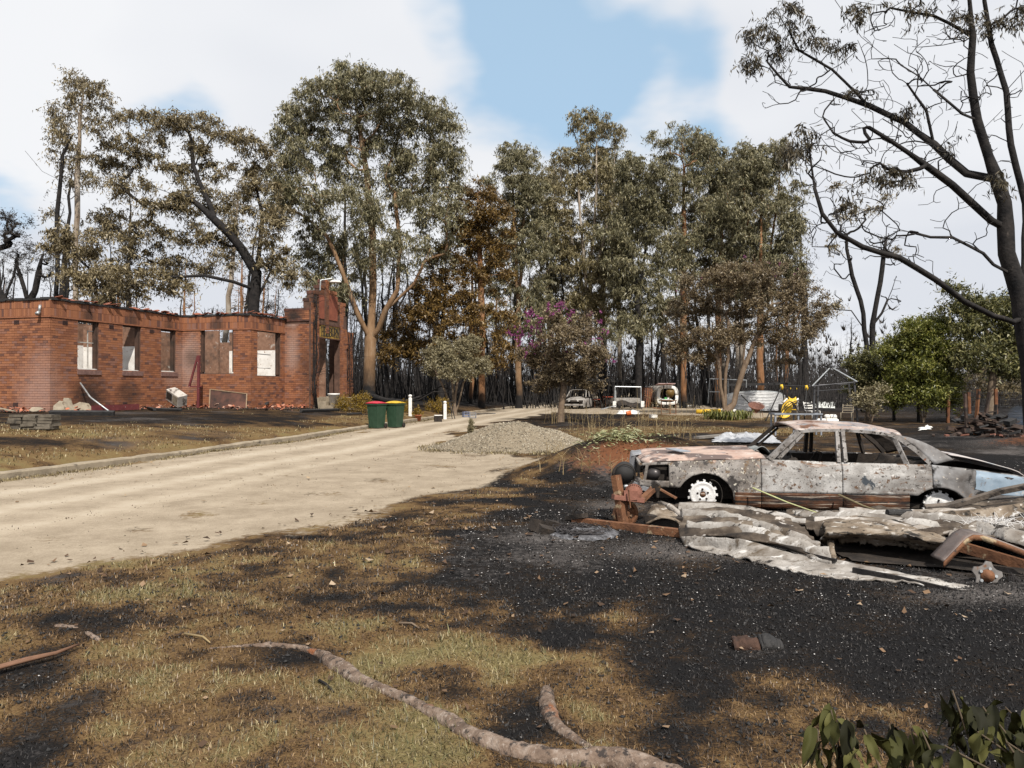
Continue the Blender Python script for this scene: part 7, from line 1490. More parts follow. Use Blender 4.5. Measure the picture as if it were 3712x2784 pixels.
crumple('grey crumpled tarpaulin on the ground behind the bonnet of the car', [(2580, 1607), (2830, 1612), (2800, 1583), (2600, 1582)], .11, layered('grey_tarp', (4, [(.3, (.26, .27, .29)), (.7, (.44, .45, .47))]), [((.08, .08, .08), 4, .6, .1)], .6), 'tarpaulin', 'tarpaulin', 5, 50, 18)
mb = MB(); mb.beam(gp(2525, 1594) + Vector((0, 0, .06)), gp(2712, 1580) + Vector((0, 0, .08)), .2, .07); simple('grey_plank', 'long weathered plank on the ground beside the tarpaulin', 'plank', mb, plain('weathered_plank', (.17, .155, .14), .85))
crumple('white torn paper on black ground right of the car roof', [(3331, 1566), (3378, 1560), (3370, 1553), (3333, 1556)], .10, M_WHITE, 'torn_paper', 'paper', 8, 12, 8)
# yellow trough, corrugated tank, basket
c0, c1 = onx(2524, 45.5), onx(2612, 45.5); z = Vector((0, 0, .14)); yt = thing('yellow_tube', 'bright yellow plastic tube lying behind the green lily clump', 'tube', c0)
MB().tube([c0 + z, c1 + z], .13, 12).build('tube_body', plain('yellow_plastic', (.60, .38, .03), .45), yt, True, world=True); MB().tube([c1 + z, c1 + z + Vector((.9, 0, 0))], .12, 12).build('white_end', M_WHITE, yt, True, world=True)
for k in (.3, .55): MB().tube([c0 + z + Vector((k, 0, .1)), c0 + z + Vector((k - .08, 0, .32))], .05, 6).build('spout', M_FIBRO, yt, world=True)
tk = thing('corrugated_tank', 'white corrugated iron tank wall leaning behind the large crepe myrtle', 'water tank', onx(2735, 51))
M_COR = layered('whitened_corrugated_iron', (4, [(.3, (.70, .70, .70)), (.7, (.82, .82, .82))]), [((.45, .44, .43), 3, .64, .12), ((.12, .10, .09), 5, .74, .06)], .45, .3)
def cor(u, v):
    a = R(-44 + 88 * u); r = 3.0 + .055 * math.sin(v * 13 * 2 * math.pi); bend = .10 * math.sin(u * 5) * v; zt = (.98 + .34 * (1 - abs(2 * u - 1) ** 3) + .06 * u)
    return (r * math.sin(a), 2.2 - r * math.cos(a) + .18 * v + bend, .02 + zt * v * .95)
MB().grid(cor, 40, 128).build('tank_wall', M_COR, tk, True, thick=.01); MB().tube([cor(u, 1) for u in np.linspace(0, 1, 24)], .03, 6).build('rim', M_GALV, tk, True)
mb = MB(); mb.beam(at(2628, 1396, 53), at(2868, 1390, 53), .12, .16).noise(.05, 1); simple('burnt_beam', 'charred roof beam resting above the corrugated tank', 'beam', mb, M_CHAR)
mb = MB(); mb.tube([at(2686, 1431, 46), at(2724, 1470, 45.6)], .04, 6); simple('charred_pole', 'thin charred pole leaning before the corrugated tank', 'pole', mb, M_CHAR)
gf = thing('pipe_gate', 'leaning galvanised pipe gate frame left of the corrugated tank', 'gate', onx(2568, 50))
for a, b in ((at(2566, 1462, 50), at(2573, 1373, 50)), (at(2572, 1373, 50), at(2706, 1378, 51)), (at(2568, 1420, 50), at(2610, 1421, 50.2)), (at(2706, 1378, 51), at(2705, 1405, 51)), (at(2639, 1376, 50.5), at(2640, 1440, 50.5))): MB().tube([a, b], .028, 6).build('pipe', M_GALV, gf, world=True)
bk = thing('wire_basket_chair', 'round rusty wire bowl chair on thin legs before the tank', 'chair', onx(2742, 39.6)); BM = Matrix.Translation((0, 0, .62)) @ Matrix.Rotation(R(28), 4, 'X'); 
for k in range(5):
    r_ = .40 - k * .07; MB().tube([BM @ Vector((r_ * math.cos(a), r_ * math.sin(a), -.06 * k - .03 * k * k * .3)) for a in np.linspace(0, 6.283, 25)], .016 if k == 0 else .009, 5).build('ring', M_PINKR, bk, True)
for k in range(12):
    a = k / 12 * 6.283; MB().tube([BM @ Vector(((.40 - j * .07) * math.cos(a), (.40 - j * .07) * math.sin(a), -.06 * j - .03 * j * j * .3)) for j in range(5)] + [BM @ Vector((0, 0, -.45))], .009, 4).build('rib', M_PINKR, bk)
for sx in (-.28, .28):
    for sy in (-.2, .2): MB().tube([(sx, sy, 0), (sx * .8, sy * .8, .42)], .012, 4).build('leg', M_RSTM, bk)
MB().grid(lambda u, v: BM @ Vector(((.38 - v * .3) * math.cos(u * 6.283), (.38 - v * .3) * math.sin(u * 6.283), -.02 - .34 * v)), 20, 4).build('mesh_bowl', plain('rusty_mesh', (.16, .08, .06), .8), bk, True)
# lily clumps at the foot of the large myrtle
def lily(label, px, py, n, seed):
    c = gp(px, py); rng = np.random.default_rng(seed); t = thing('lily_clump', label, 'plant', c, 0, 'strap-leaved lilies under the crepe myrtle'); mb = MB()
    for k in range(n):
        a = rng.uniform(0, 6.28); l = rng.uniform(.4, .8); d = Vector((math.cos(a), math.sin(a), 0)); b0 = Vector((rng.normal(0, .22), rng.normal(0, .14), 0)); s = Vector((-d.y, d.x, 0)) * .022
        P = [b0, b0 + d * l * .22 + Vector((0, 0, l * .6)), b0 + d * l * .6 + Vector((0, 0, l * .62)), b0 + d * l * .9 + Vector((0, 0, l * .25))]; o = len(mb.v)
        for i, p in enumerate(P): w = s * (1, 1, .8, .1)[i]; mb.v += [tuple(p - w), tuple(p + w)]
        for i in range(3): mb.f.append((o + i * 2, o + i * 2 + 1, o + i * 2 + 3, o + i * 2 + 2))
    mb.build('blades', L_LILY, t); return t
L_LILY = island_mat('lily_blade', [(.0, (.05, .06, .012)), (.5, (.13, .14, .03)), (1., (.26, .25, .07))], .5, .2)
for i, (px, py, n) in enumerate(((2575, 1520, 60), (2612, 1522, 70), (2650, 1524, 60), (2690, 1520, 60))): lily(['leftmost strap-leaved lily clump under the crepe myrtle', 'second lily clump from the left under the crepe myrtle', 'third lily clump from the left under the crepe myrtle', 'rightmost strap-leaved lily clump under the crepe myrtle'][i], px, py, n, 30 + i)
# swing set, slide, frames, furniture
sw = thing('swing_set', 'black and yellow metal swing set frame behind the car roof', 'swing set', gp(2840, 1500)); YS = 37.0
M_YEL = plain('yellow_play_plastic', (.62, .40, .03), .45); lt, rt = at(2834, 1398, YS), at(2924, 1401, YS)
for a, b in ((lt, onx(2775, YS - 1.6)), (lt, onx(2852, YS + 1.4)), (rt, onx(2900, YS - 1.2) + Vector((.2, 0, 0))), (rt, onx(2958, YS + 1.2)), (lt, rt)): MB().tube([a, b], .03, 7).build('tube', M_CHAR, sw, True, world=True)
for c in (lt, rt): MB().tube([c + Vector((-.02, 0, .06)), c + Vector((0, 0, -.08)), c + Vector((0, 0, -.2))], [.06, .09, .05], 8).build('top_cap', M_YEL, sw, True, world=True)
for k, px in enumerate((2852, 2866, 2876, 2888, 2902)):
    p = lt.lerp(rt, (px - 2834) / 90.0); MB().tube([p, p - Vector((0, 0, .55 + .1 * (k % 2)))], .008, 4).build('chain', M_WIRE, sw, world=True); k in (1, 3) and MB().box(p - Vector((0, 0, .12)), (.03, .03, .07)).build('clip', M_YEL, sw, world=True)
MB().grid(lambda u, v: lt.lerp(rt, .42) + Vector((-.18 + .36 * u, -.15 * v, -.62 - .22 * v + .1 * (2 * u - 1) ** 2)), 8, 4).build('swing_seat', M_YEL, sw, True, world=True, thick=.03)
sl = thing('garden_slide', 'yellow and white plastic slide beside the swing set', 'slide', gp(2872, 1518)); Bs = sl.location
MB().grid(lambda u, v: (-.28 + .5 * u * 1.0 + -.5 * v, .1 - .4 * v, .92 - .85 * v + .10 * (2 * u - 1) ** 2 + .12 * math.sin(v * 6)), 8, 14).build('chute', M_YEL, sl, True, thick=.03)
for s in (-1, 1): MB().tube([(s * .28, .1, .05), (s * .28, .08, .75), (s * .28, .0, .98), (s * .25 - .25, -.15, .8)], .05, 8).build('side_rail', M_WHITE, sl, True)
for k in range(3): MB().box((0, .16, .2 + k * .25), (.5, .14, .04)).build('step', M_YEL, sl)
bt = thing('long_table', 'long grey steel table just behind the car roof', 'table', gp(2885, 1578)); bx = F_PX / bt.location.y
MB().box((0, 0, .69), (1.56, .5, .05)).build('top', plain('grey_steel', (.24, .26, .29), .5, .3), bt)
for sx in (-.74, .0, .74):
    for sy in (-.2, .2): MB().box((sx, sy, .335), (.05, .05, .67)).build('leg', bpy.data.materials['grey_steel'], bt)
MB().grid(lambda u, v: (-.35 + .9 * u, -.15 + .3 * v, .722 + .01 * math.sin(u * 60)), 60, 3).build('rack', CM_DARK, bt, thick=.008)
gz_f = thing('gazebo_frame', 'dark steel gazebo frame with a pointed top beside the green bushes', 'gazebo', gp(3030, 1500)); YG = 34.0; ap = at(3012, 1330, YG)
cs = [at(2944, 1400, YG - 1.3), at(3108, 1384, YG - 1.0), at(3085, 1392, YG + 1.5), at(2960, 1395, YG + 1.4)]
M_GZ = plain('dark_steel', (.07, .07, .075), .5, .4)
for i, c in enumerate(cs):
    MB().tube([ap, c], .028, 6).build('rafter', M_GALV if i < 2 else M_GZ, gz_f, world=True); MB().tube([c, cs[(i + 1) % 4]], .022, 6).build('eave_tube', M_GZ, gz_f, world=True)
    q = c.lerp(ap, .12); qq = Vector((q.x + (.15 if i in (1, 2) else -.05), q.y, gz(q.x, q.y))); MB().beam(q, qq, .07, .07).build('post', M_GZ, gz_f, world=True)
MB().box(ap + Vector((0, 0, .03)), (.3, .3, .05)).build('finial', M_GZ, gz_f, world=True)
MB().tube([at(2950, 1418, YG - 1.3), at(3090, 1408, YG - 1.0)], .015, 5).build('brace', M_GZ, gz_f, world=True)
dm = thing('climbing_dome', 'low arched climbing frame of dark tubes around the slide', 'climbing frame', gp(2880, 1505))
for a0, a1, h, dy in ((2818, 2990, .95, 0), (2830, 2960, .8, .8), (2826, 2900, .9, -.4)):
    A_, B_ = onx(a0, 35.5 + dy), onx(a1, 35.5 + dy); MB().tube([A_.lerp(B_, t) + Vector((0, 0, h * math.sin(t * math.pi) ** .6)) for t in np.linspace(0, 1, 14)], .02, 5).build('hoop', M_CHAR, dm, True, world=True)
def tchair(label, p, rz, mat, s=1.0):
    t = thing('tube_chair', label, 'chair', p, rz, 'garden chairs behind the car')
    for x in (-.25, .25): MB().tube([(x * s, -.25 * s, 0), (x * s, -.22 * s, .42 * s), (x * s, .2 * s, .42 * s), (x * s, .32 * s, .85 * s)], .018, 6).build('side_tube', mat, t, True); MB().tube([(x * s, .28 * s, 0), (x * s, .1 * s, .42 * s)], .018, 6).build('rear_leg', mat, t)
    for k in range(4): MB().box((0, (-.18 + k * .11) * s, .43 * s), (.5 * s, .07 * s, .012)).build('seat_slat', mat, t)
    for k in range(3): MB().box((0, (.23 + k * .03) * s, (.55 + k * .12) * s), (.5 * s, .012, .06 * s)).build('back_slat', mat, t)
tchair('white tube garden chair frame right of the slide', gp(2945, 1522), .4, M_WHITE); tchair('singed pale garden chair at the foot of the gazebo post', gp(3070, 1526), -.6, M_FIBRO, .9)
def cushion(label, px, py, r, l, rz):
    c = gp(px, py) + Vector((0, 0, r)); t = thing('rolled_mat', label, 'mat', c, rz, 'rolled mats'); MB().tube([(-l / 2, 0, 0), (-l / 2 + .05, 0, 0), (l / 2 - .05, 0, 0), (l / 2, 0, 0)], [r * .7, r, r, r * .7], 12).build('roll', M_WHITE, t, True)
    MB().tube([(-.1, 0, 0), (-.06, 0, 0)], r * 1.03, 12).build('strap', M_FIBRO, t)
cushion('white rolled mat lying right of the white chair', 3010, 1522, .13, .6, .2); cushion('long white rolled mat just over the car roof', 3000, 1536, .11, .9, -.05)
crumple('white and green sacks heaped beyond the swing set', [(2955, 1480), (3025, 1482), (3030, 1462), (2950, 1460)], .16, layered('printed_sacks', (2, [(.4, (.58, .60, .56)), (.6, (.66, .66, .64))]), [((.10, .26, .14), 3, .6, .04)], .6), 'sack_heap', 'sacks', 2)
simple('black_drum', 'black drum with punched holes between the swing legs', 'drum', MB().lathe([(.001, 0), (.24, 0), (.25, .3), (.24, .62), (.2, .62), (.2, .1)], 18, Matrix.Translation(gp(2838, 1506))), M_CHAR, True)
# stray boards and bits in the far yard
r2 = random.Random(21); BITS = ['pale board lying on ash right of the van', 'short pale board end right of the van', 'pale broken board before the corrugated tank', 'red-brown board before the corrugated tank', 'pale board under the swing set', 'dark flat board before the van', 'rusty flat board under the rusty table', 'cream panel before the van', 'white crumpled panel left of the van']
for i, (px, py, l, w, mt) in enumerate(((2475, 1470, 1.1, .3, M_FIBRO), (2500, 1474, .5, .3, M_WHITE), (2780, 1482, .9, .25, M_FIBRO), (2745, 1478, 1.2, .2, M_PINKR), (2800, 1484, .8, .2, M_WHITE), (2400, 1480, 1.6, .3, CM_DARK), (2405, 1487, 1.7, .3, M_RSTM), (2350, 1470, .7, .5, M_FIBRO), (2335, 1462, .6, .6, M_FIBRO))):
    mb = MB(); mb.box(gp(px, py) + Vector((0, 0, .08 + .1 * (i > 6))), (l, w, .05), (r2.uniform(-.2, .2), r2.uniform(-.25, .25) - (.5 if i > 6 else 0), r2.uniform(-.4, .4))); simple('loose_board', BITS[i], 'board', mb, mt, group='loose boards in the far yard')
# ------------------------------------------------------------------ wire fence and wood pile at the right
fn_ = thing('wire_fence', 'wire fence with rusty steel posts behind the wood pile', 'fence', onx(3437, 33)); FP = [(3240, 36), (3330, 34.8), (3437, 33.2), (3513, 32), (3610, 30.6), (3715, 29.2), (3830, 27.5)]; tops = []
for i, (px, Y) in enumerate(FP):
    b = onx(px, Y); h = (1.45, 1.4, 1.5, 1.35, 1.5, 1.45, 1.45)[i]; tops.append((b, h)); MB().box(b + Vector((0, 0, h / 2)), (.11, .09, h), (0, R((0, 1, 1, -2, 0, 1, 0)[i]), 0)).build('post', BARK_B if i in (0, 1, 5) else layered('rust_post_%d' % i, (4, [(.3, (.10, .04, .022)), (.7, (.19, .08, .035))]), [(BLK, 2, .5, .15)], .8), fn_, world=True)
for k in range(5):
    for (a, ha), (b, hb) in zip(tops, tops[1:]): MB().tube([a + Vector((0, -.06, .25 + k * .28)), a.lerp(b, .5) + Vector((0, -.06, .23 + k * .28)), b + Vector((0, -.06, .25 + k * .28))], .004, 3, False).build('wire', M_GALV, fn_, world=True)
c = gp(3580, 1580); wp = thing('wood_pile', 'pile of charred timber offcuts and sheet metal near the fence', 'wood pile', c); r2 = random.Random(31)
M_WP = layered('half_burnt_wood', (4, [(.3, (.022, .018, .016)), (.6, (.075, .05, .04)), (.75, (.15, .10, .08))]), [(BLK, 3, .55, .1)], .85, 0, .4, 20)
for i in range(64):
    x = r2.gauss(0, .42); y = r2.gauss(0, .3); z = r2.uniform(.05, .78) * max(.15, 1 - (x / 1.05) ** 2); l = r2.uniform(.25, .8); mb = MB()
    mb.box((x, y, z), (l, r2.choice((.06, .1, .2)), r2.choice((.03, .05, .14))), (r2.uniform(-.6, .6), r2.uniform(-.4, .4), r2.uniform(0, 3.1))); mb.build('timber', M_WP if i % 4 else M_CHAR, wp)
for i, (x, dx, h, mt) in enumerate(((-.62, -.12, 1.35, M_WP), (-.35, .05, 1.5, layered('orange_stake', (3, [(.3, (.12, .05, .025)), (.7, (.22, .10, .045))]), [(BLK, 2, .55, .1)], .8)), (-.15, .22, 1.4, M_WP), (.25, .02, 1.0, M_WP))): MB().beam((x, .1, 0), (x + dx + .1, .15, h), .10, .06).build('leaning_stake', mt, wp)
for i in range(26): mb = MB(); mb.box((r2.gauss(.1, .8), r2.gauss(-.55, .25), .04), (r2.uniform(.1, .4), .07, .05), (r2.uniform(-.3, .3), r2.uniform(-.3, .3), r2.uniform(0, 3))); mb.build('fallen_timber', M_WP if i % 3 else M_PINKR, wp)
# smoke still rising beside the pile
sm = bpy.data.materials.new('blue_smoke'); sm.use_nodes = True; sn, sl_ = sm.node_tree.nodes, sm.node_tree.links; sn.clear(); so = sn.new('ShaderNodeOutputMaterial'); sv = sn.new('ShaderNodeVolumePrincipled'); sv.inputs['Color'].default_value = (.45, .65, .95, 1); sv.inputs['Density'].default_value = .12; sl_.new(sv.outputs[0], so.inputs['Volume'])
mb = MB(); mb.lathe([(.001, 0), (.30, .05), (.42, .3), (.36, .6), (.24, .85), (.001, 1.0)], 14, Matrix.Translation(gp(3690, 1568))).noise(.12, 2.2); tag(mb.build('smoke', sm, None, True), 'faint blue wisp of smoke beside the wood pile', 'smoke', kind='stuff')
# ------------------------------------------------------------------ big charred tree reaching in from the right
Y = 13.0; b = onx(3760, Y)
def P7(L): return px_path(b, Y, L)
L_GUMD = island_mat('silhouette_gum_leaf', [(0., (.022, .018, .010)), (.5, (.055, .045, .024)), (1., (.12, .095, .055))], .6, .12)  # darkness of leaves seen against bright sky, put into their colour
make_tree('charred_gum_tree', 'big charred gum reaching in from the right edge with long bare limbs', b,
 [[(0, 0, 0)] + P7([(3735, 1300), (3700, 1080), (3650, 919)]), P7([(3650, 919), (3644, 735), (3585, 565), (3545, 433), (3519, 263), (3532, 131), (3519, 0), (3490, -180)]), P7([(3712, 1116, .3), (3720, 735, .6), (3664, 525, .6), (3650, 328, .7), (3598, 158, .8), (3572, 0, .8), (3560, -200, .8)]),
  P7([(3637, 998), (3565, 919, -.3), (3453, 860, -.6), (3375, 860, -.8), (3217, 821, -1)]), P7([(3715, 1180), (3598, 1142, -.5), (3493, 1090, -1), (3388, 1011, -1.4), (3256, 932, -1.8), (3125, 893, -2), (3033, 840, -2.2), (2981, 775, -2.3), (2954, 683, -2.3), (2935, 540, -2.3)]),
  P7([(3600, 683), (3506, 630, .3), (3388, 525, .6), (3283, 446, .9), (3151, 381, 1.1), (2994, 328, 1.2), (2863, 315, 1.2), (2784, 223, 1.2)]), P7([(3545, 460), (3440, 368, -.3), (3335, 276, -.6), (3204, 197, -.8), (3125, 131, -.9), (3033, 0, -1), (2980, -80, -1)]),
  P7([(3640, 840), (3453, 670, -.2), (3296, 551, -.4), (3151, 460, -.5), (3090, 400, -.5)]), P7([(3519, 118), (3388, 53, .3), (3230, 26, .5), (3100, 0, .6)]), P7([(3650, 328, .7), (3720, 250, .5), (3790, 120, .5)]), P7([(3388, 525, .6), (3360, 400, .6), (3290, 300, .6)]), P7([(3151, 381, 1.1), (3020, 250, 1.2), (2900, 180, 1.2), (2830, 60, 1.2)])],
 px_lobes(b, Y, [(2750, 120, 60, 50, 9, 1.2), (2830, 170, 60, 40, 8, 1.2), (2900, 100, 60, 40, 7, 1.2), (2720, 220, 40, 40, 6, 1.2), (2980, 150, 50, 30, 4, 1), (3060, 170, 40, 40, 3, .5), (3180, 620, 60, 35, 7, -.5), (3270, 640, 40, 30, 4, -.5), (3070, 720, 40, 40, 4, -1.5), (2920, 500, 50, 45, 6, -2.3), (2880, 560, 40, 40, 4, -2.3), (3110, 330, 50, 25, 3, 1), (3280, 400, 50, 30, 4, .8), (3480, 80, 60, 50, 6, 0), (3600, 60, 60, 50, 5, .5), (3690, 60, 60, 60, 7, .5), (3520, -160, 120, 90, 40, .2), (3600, -170, 120, 90, 40, .8), (3400, -120, 120, 70, 24, 0), (3760, -60, 80, 100, 20, .5), (3460, 520, 60, 40, 3, .3), (3640, 640, 30, 40, 3, -.5), (2870, 40, 70, 40, 6, 1), (3130, 30, 70, 30, 6, 0), (3330, 20, 70, 30, 6, 0)]),
 BARK_B, L_GUMD, .165, 99, 20, .12, .011, .22, .9, .3, .0055, jit=.012, quad=True, per=1.5, bare=px_lobes(b, Y, [(3100, 450, 220, 140, 95, .3), (3300, 600, 170, 170, 95, 0), (3450, 250, 140, 200, 90, 0), (3350, 80, 250, 90, 60, .3), (3100, 820, 170, 100, 60, -1.5), (3300, 900, 140, 80, 26, -1), (3620, 400, 100, 240, 70, .4), (3050, 560, 150, 150, 60, -.5), (3380, 400, 200, 150, 70, .2), (2850, 330, 120, 90, 30, 1.1), (3200, 200, 200, 150, 80, .3), (3480, 800, 120, 120, 26, -.4), (2960, 760, 80, 90, 24, -2), (2900, 250, 120, 120, 36, 1.1), (2930, 560, 70, 80, 22, -2.3)]), rise=.15)
# ------------------------------------------------------------------ dry weeds before the far lawn
rng = np.random.default_rng(15)
L_STRAW = island_mat('dry_straw', [(.0, (.13, .085, .035)), (.5, (.26, .19, .09)), (1., (.40, .31, .17))], .8, .1)
WD = ['tall dry weed with pale stalks, leftmost by the gravel heap', 'dry weed stalks behind the gravel heap, second from the left', 'thin dry weed behind the leaf pile, left of it', 'dry weed stalks rising over the leaf pile', 'bushy dry weed in front of the white sheeting', 'tall branching weed in front of the brick chimney', 'thin pale stalks right of the leaf pile', 'tallest straw stalks below the burnt van', 'leaning straw stalks below the white box', 'single thin stalks near the car bonnet', 'dry tuft beside the myrtle trunk, left', 'dry tuft beside the myrtle trunk, right', 'short straw tuft at the foot of the gravel heap', 'straw tuft on the red soil before the car']
for i, (px, Y, h, n, sp) in enumerate(((2115, 20.5, .9, 8, .25), (2160, 19, 1.0, 7, .25), (2185, 17.5, 1.1, 6, .2), (2230, 17.5, .9, 5, .25), (2262, 18, 1.15, 9, .25), (2318, 17.5, 1.5, 9, .2), (2390, 17.2, .9, 5, .25), (2420, 16.8, 1.25, 7, .15), (2455, 16.6, 1.4, 7, .2), (2520, 16.5, .8, 4, .25), (2005, 33, .9, 9, .35), (2070, 33, .9, 9, .35), (2030, 17.2, .35, 14, .3), (2110, 12.8, .35, 14, .4))):
    c = onx(px, Y); t = thing('dry_weed', WD[i], 'weed', c, 0, 'dry weeds beyond the car'); mb = MB()
    for k in range(n):
        b0 = Vector((rng.normal(0, sp), rng.normal(0, sp), -.02)); hh = h * rng.uniform(.55, 1.1); d = Vector((rng.normal(0, .13), rng.normal(0, .1), 1)) * hh
        P = [b0, b0 + d * .5, b0 + d + Vector((rng.normal(0, .05), 0, 0))]; mb.tube(P, [.007, .005, .002], 4, False)
        for q in range(int(3 + 5 * h)):
            f = rng.uniform(.25, 1); p = b0 + d * f; e_ = Vector((rng.normal(0, .1), rng.normal(0, .1), rng.uniform(.02, .14))) * (1.1 - f * .4); mb.tube([p, p + e_], [.003, .001], 3, False)
            s = Vector((rng.normal(0, 1), rng.normal(0, 1), 0)).normalized() * .008; mb.add([p + e_ - s, p + e_ + s, p + e_ * 1.6 + s * .2 - Vector((0, 0, .02))], [(0, 1, 2)])
    mb.build('stalks', L_STRAW, t)['kind'] = 'stuff'
# pile of cut green leaves on the mound
rng = np.random.default_rng(16); n = 260; C = []
while len(C) < n:
    x, y = rng.normal(0, .34), rng.normal(0, .22)
    X, Yv = 2.42 + x - .25, 14.1 + y + .35 * x * 0; C.append((X, Yv, gz(X, Yv) + abs(rng.normal(0, .05)) + .03))
C = np.array(C); C[:, 0] = 1.98 + (C[:, 0] - 2.17) * 1.0; C[:, 1] -= .25
C[:, 2] = gz_np(C[:, 0], C[:, 1]) + np.abs(rng.normal(0, .05, len(C))) + .02
C = np.repeat(C, 3, 0) + rng.normal(0, .05, (len(C) * 3, 3)) * (1, 1, .4); a_ = rng.uniform(0, 6.28, len(C)); d_ = np.stack([np.cos(a_), np.sin(a_), rng.normal(0, .25, len(C))], 1); s_2 = np.stack([-np.sin(a_), np.cos(a_), rng.normal(0, .5, len(C))], 1) * .011; l_ = rng.uniform(.06, .13, len(C))[:, None]; V = np.stack([C, C + d_ * l_ * .45 + s_2, C + d_ * l_, C + d_ * l_ * .45 - s_2], 1).reshape(-1, 3); F = np.arange(len(V)).reshape(-1, 4); t = thing('leaf_pile', 'pile of pale green lance-shaped leaves on the red soil mound', 'leaf pile', (2.05, 14.1, gz(2.05, 14.1))); V = V - np.array(t.location)
tag(np_mesh('cut_leaves', V, F, island_mat('cut_leaf', [(.0, (.09, .10, .035)), (.5, (.24, .25, .11)), (1., (.44, .44, .27))], .6, .15), t), kind='stuff')
# ------------------------------------------------------------------ roots in the foreground
M_ROOT = layered('root_bark', (14, [(.3, (.075, .052, .04)), (.5, (.155, .112, .085)), (.7, (.25, .20, .165))]), [((.19, .075, .034), 3.5, .62, .08), ((.04, .033, .03), 22, .54, .08), ((.27, .225, .19), 50, .58, .08)], .9, 0, 1.0, 34, .15, .015)
def root(label, pts, rad, lift=.35):
    P = []
    for (a, b_), r in zip(pts, rad): g = gp(a * K22, b_ * K22); P.append(g + Vector((0, 0, r * lift)))
    # resample smoothly
    Q_, Rr = [], []
    for i in range(len(P) - 1):
        p0 = P[max(i - 1, 0)]; p1 = P[i]; p2 = P[i + 1]; p3 = P[min(i + 2, len(P) - 1)]
        for k in range(24):
            t = k / 24; Q_.append(.5 * ((2 * p1) + (p2 - p0) * t + (2 * p0 - 5 * p1 + 4 * p2 - p3) * t * t + (3 * p1 - p0 - 3 * p2 + p3) * t ** 3)); Rr.append(rad[i] * (1 - t) + rad[i + 1] * t)
    Q_.append(P[-1]); Rr.append(rad[-1])
    Rr = [r * (1 + .12 * mnoise.noise((i * .06, rad[0] * 50, 0))) for i, r in enumerate(Rr)]
    mb = MB(); mb.tube(Q_, Rr, 26); mb.noise(.012, 5).noise(.006, 22).noise(.004, 70); o = mb.build('tree_root', M_ROOT, None, True); return tag(o, label, 'root', 'roots in the foreground')
root('long twisting surface root across the scorched foreground grass', [(455, 1404), (540, 1400), (620, 1398), (690, 1412), (728, 1440), (790, 1478), (850, 1505), (910, 1535), (980, 1572), (1060, 1612), (1140, 1640), (1230, 1652), (1330, 1656), (1450, 1690), (1600, 1760)], [.008, .014, .017, .024, .044, .037, .032, .036, .040, .044, .048, .055, .062, .06, .06], .0)
root('short forked root stub rising beside the long root', [(1180, 1500), (1186, 1530), (1196, 1565), (1222, 1595), (1262, 1618), (1310, 1640)], [.028, .042, .034, .026, .022, .02], .1)
root('flat scrap of root showing at the left in the scorched grass', [(120, 1352), (165, 1362), (215, 1385)], [.012, .026, .012], -.35)
mb = MB(); P = [gp(a * K22, c * K22) + Vector((0, 0, .025)) for a, c in ((-20, 1457), (60, 1440), (120, 1420), (172, 1404))]; mb.tube(P, [.014, .014, .011, .006], 7); P2 = [p + Vector((.01, -.025, .004)) for p in P[:3]]; mb.tube(P2, [.010, .010, .005], 6); tag(mb.noise(.005, 20).build('fallen_stick', layered('brown_stick', (8, [(.3, (.10, .05, .03)), (.7, (.20, .11, .07))]), (), .85), None, True), 'brown split stick lying in the grass at the left edge', 'stick')
for i, (pts, lab) in enumerate((([(862, 1350), (890, 1353), (906, 1362)], 'small pale twig on the burnt ground above the roots'), ([(400, 1375), (440, 1385), (455, 1396)], 'thin curved straw lying left of the long root'), ([(690, 1478), (705, 1490), (722, 1500)], 'dark curled twig left of the long root'))):
    mb = MB(); mb.tube([gp(a * K22, c * K22) + Vector((0, 0, .015)) for a, c in pts], [.008, .007, .004], 6); tag(mb.build('twig', (BARK_S, L_STRAW, BARK_B)[i], None, True), lab, 'twig', 'twigs in the foreground')
sp_ = gp(1640 * K22, 1400 * K22); sm_ = thing('burnt_stump', 'low burnt-out stump in the black ash of the foreground', 'stump', sp_)
for i, (dx, w, h, mt) in enumerate(((-.08, .15, .05, layered('burnt_stump_brown', (9, [(.3, (.03, .018, .014)), (.7, (.10, .055, .038))]), [(BLK, 8, .55, .1)], .9, 0, .8, 30)), (.05, .09, .065, M_CHAR), (.11, .05, .035, M_CHAR))):
    mb = MB(); mb.grid(lambda u, v: (dx + (u - .5) * w, .04 * math.sin(v * math.pi) * (1 + .3 * math.sin(u * 14)) - .06 * (1 - v) * 0 + (v - .5) * .07, h * math.sin(v * math.pi) ** .4 * (1 - .35 * abs(2 * u - 1) ** 2 + .25 * mnoise.noise((u * 9, i, 0)))), 18, 10); mb.noise(.012, 16).build('stump_wall', mt, sm_, True, thick=.02)
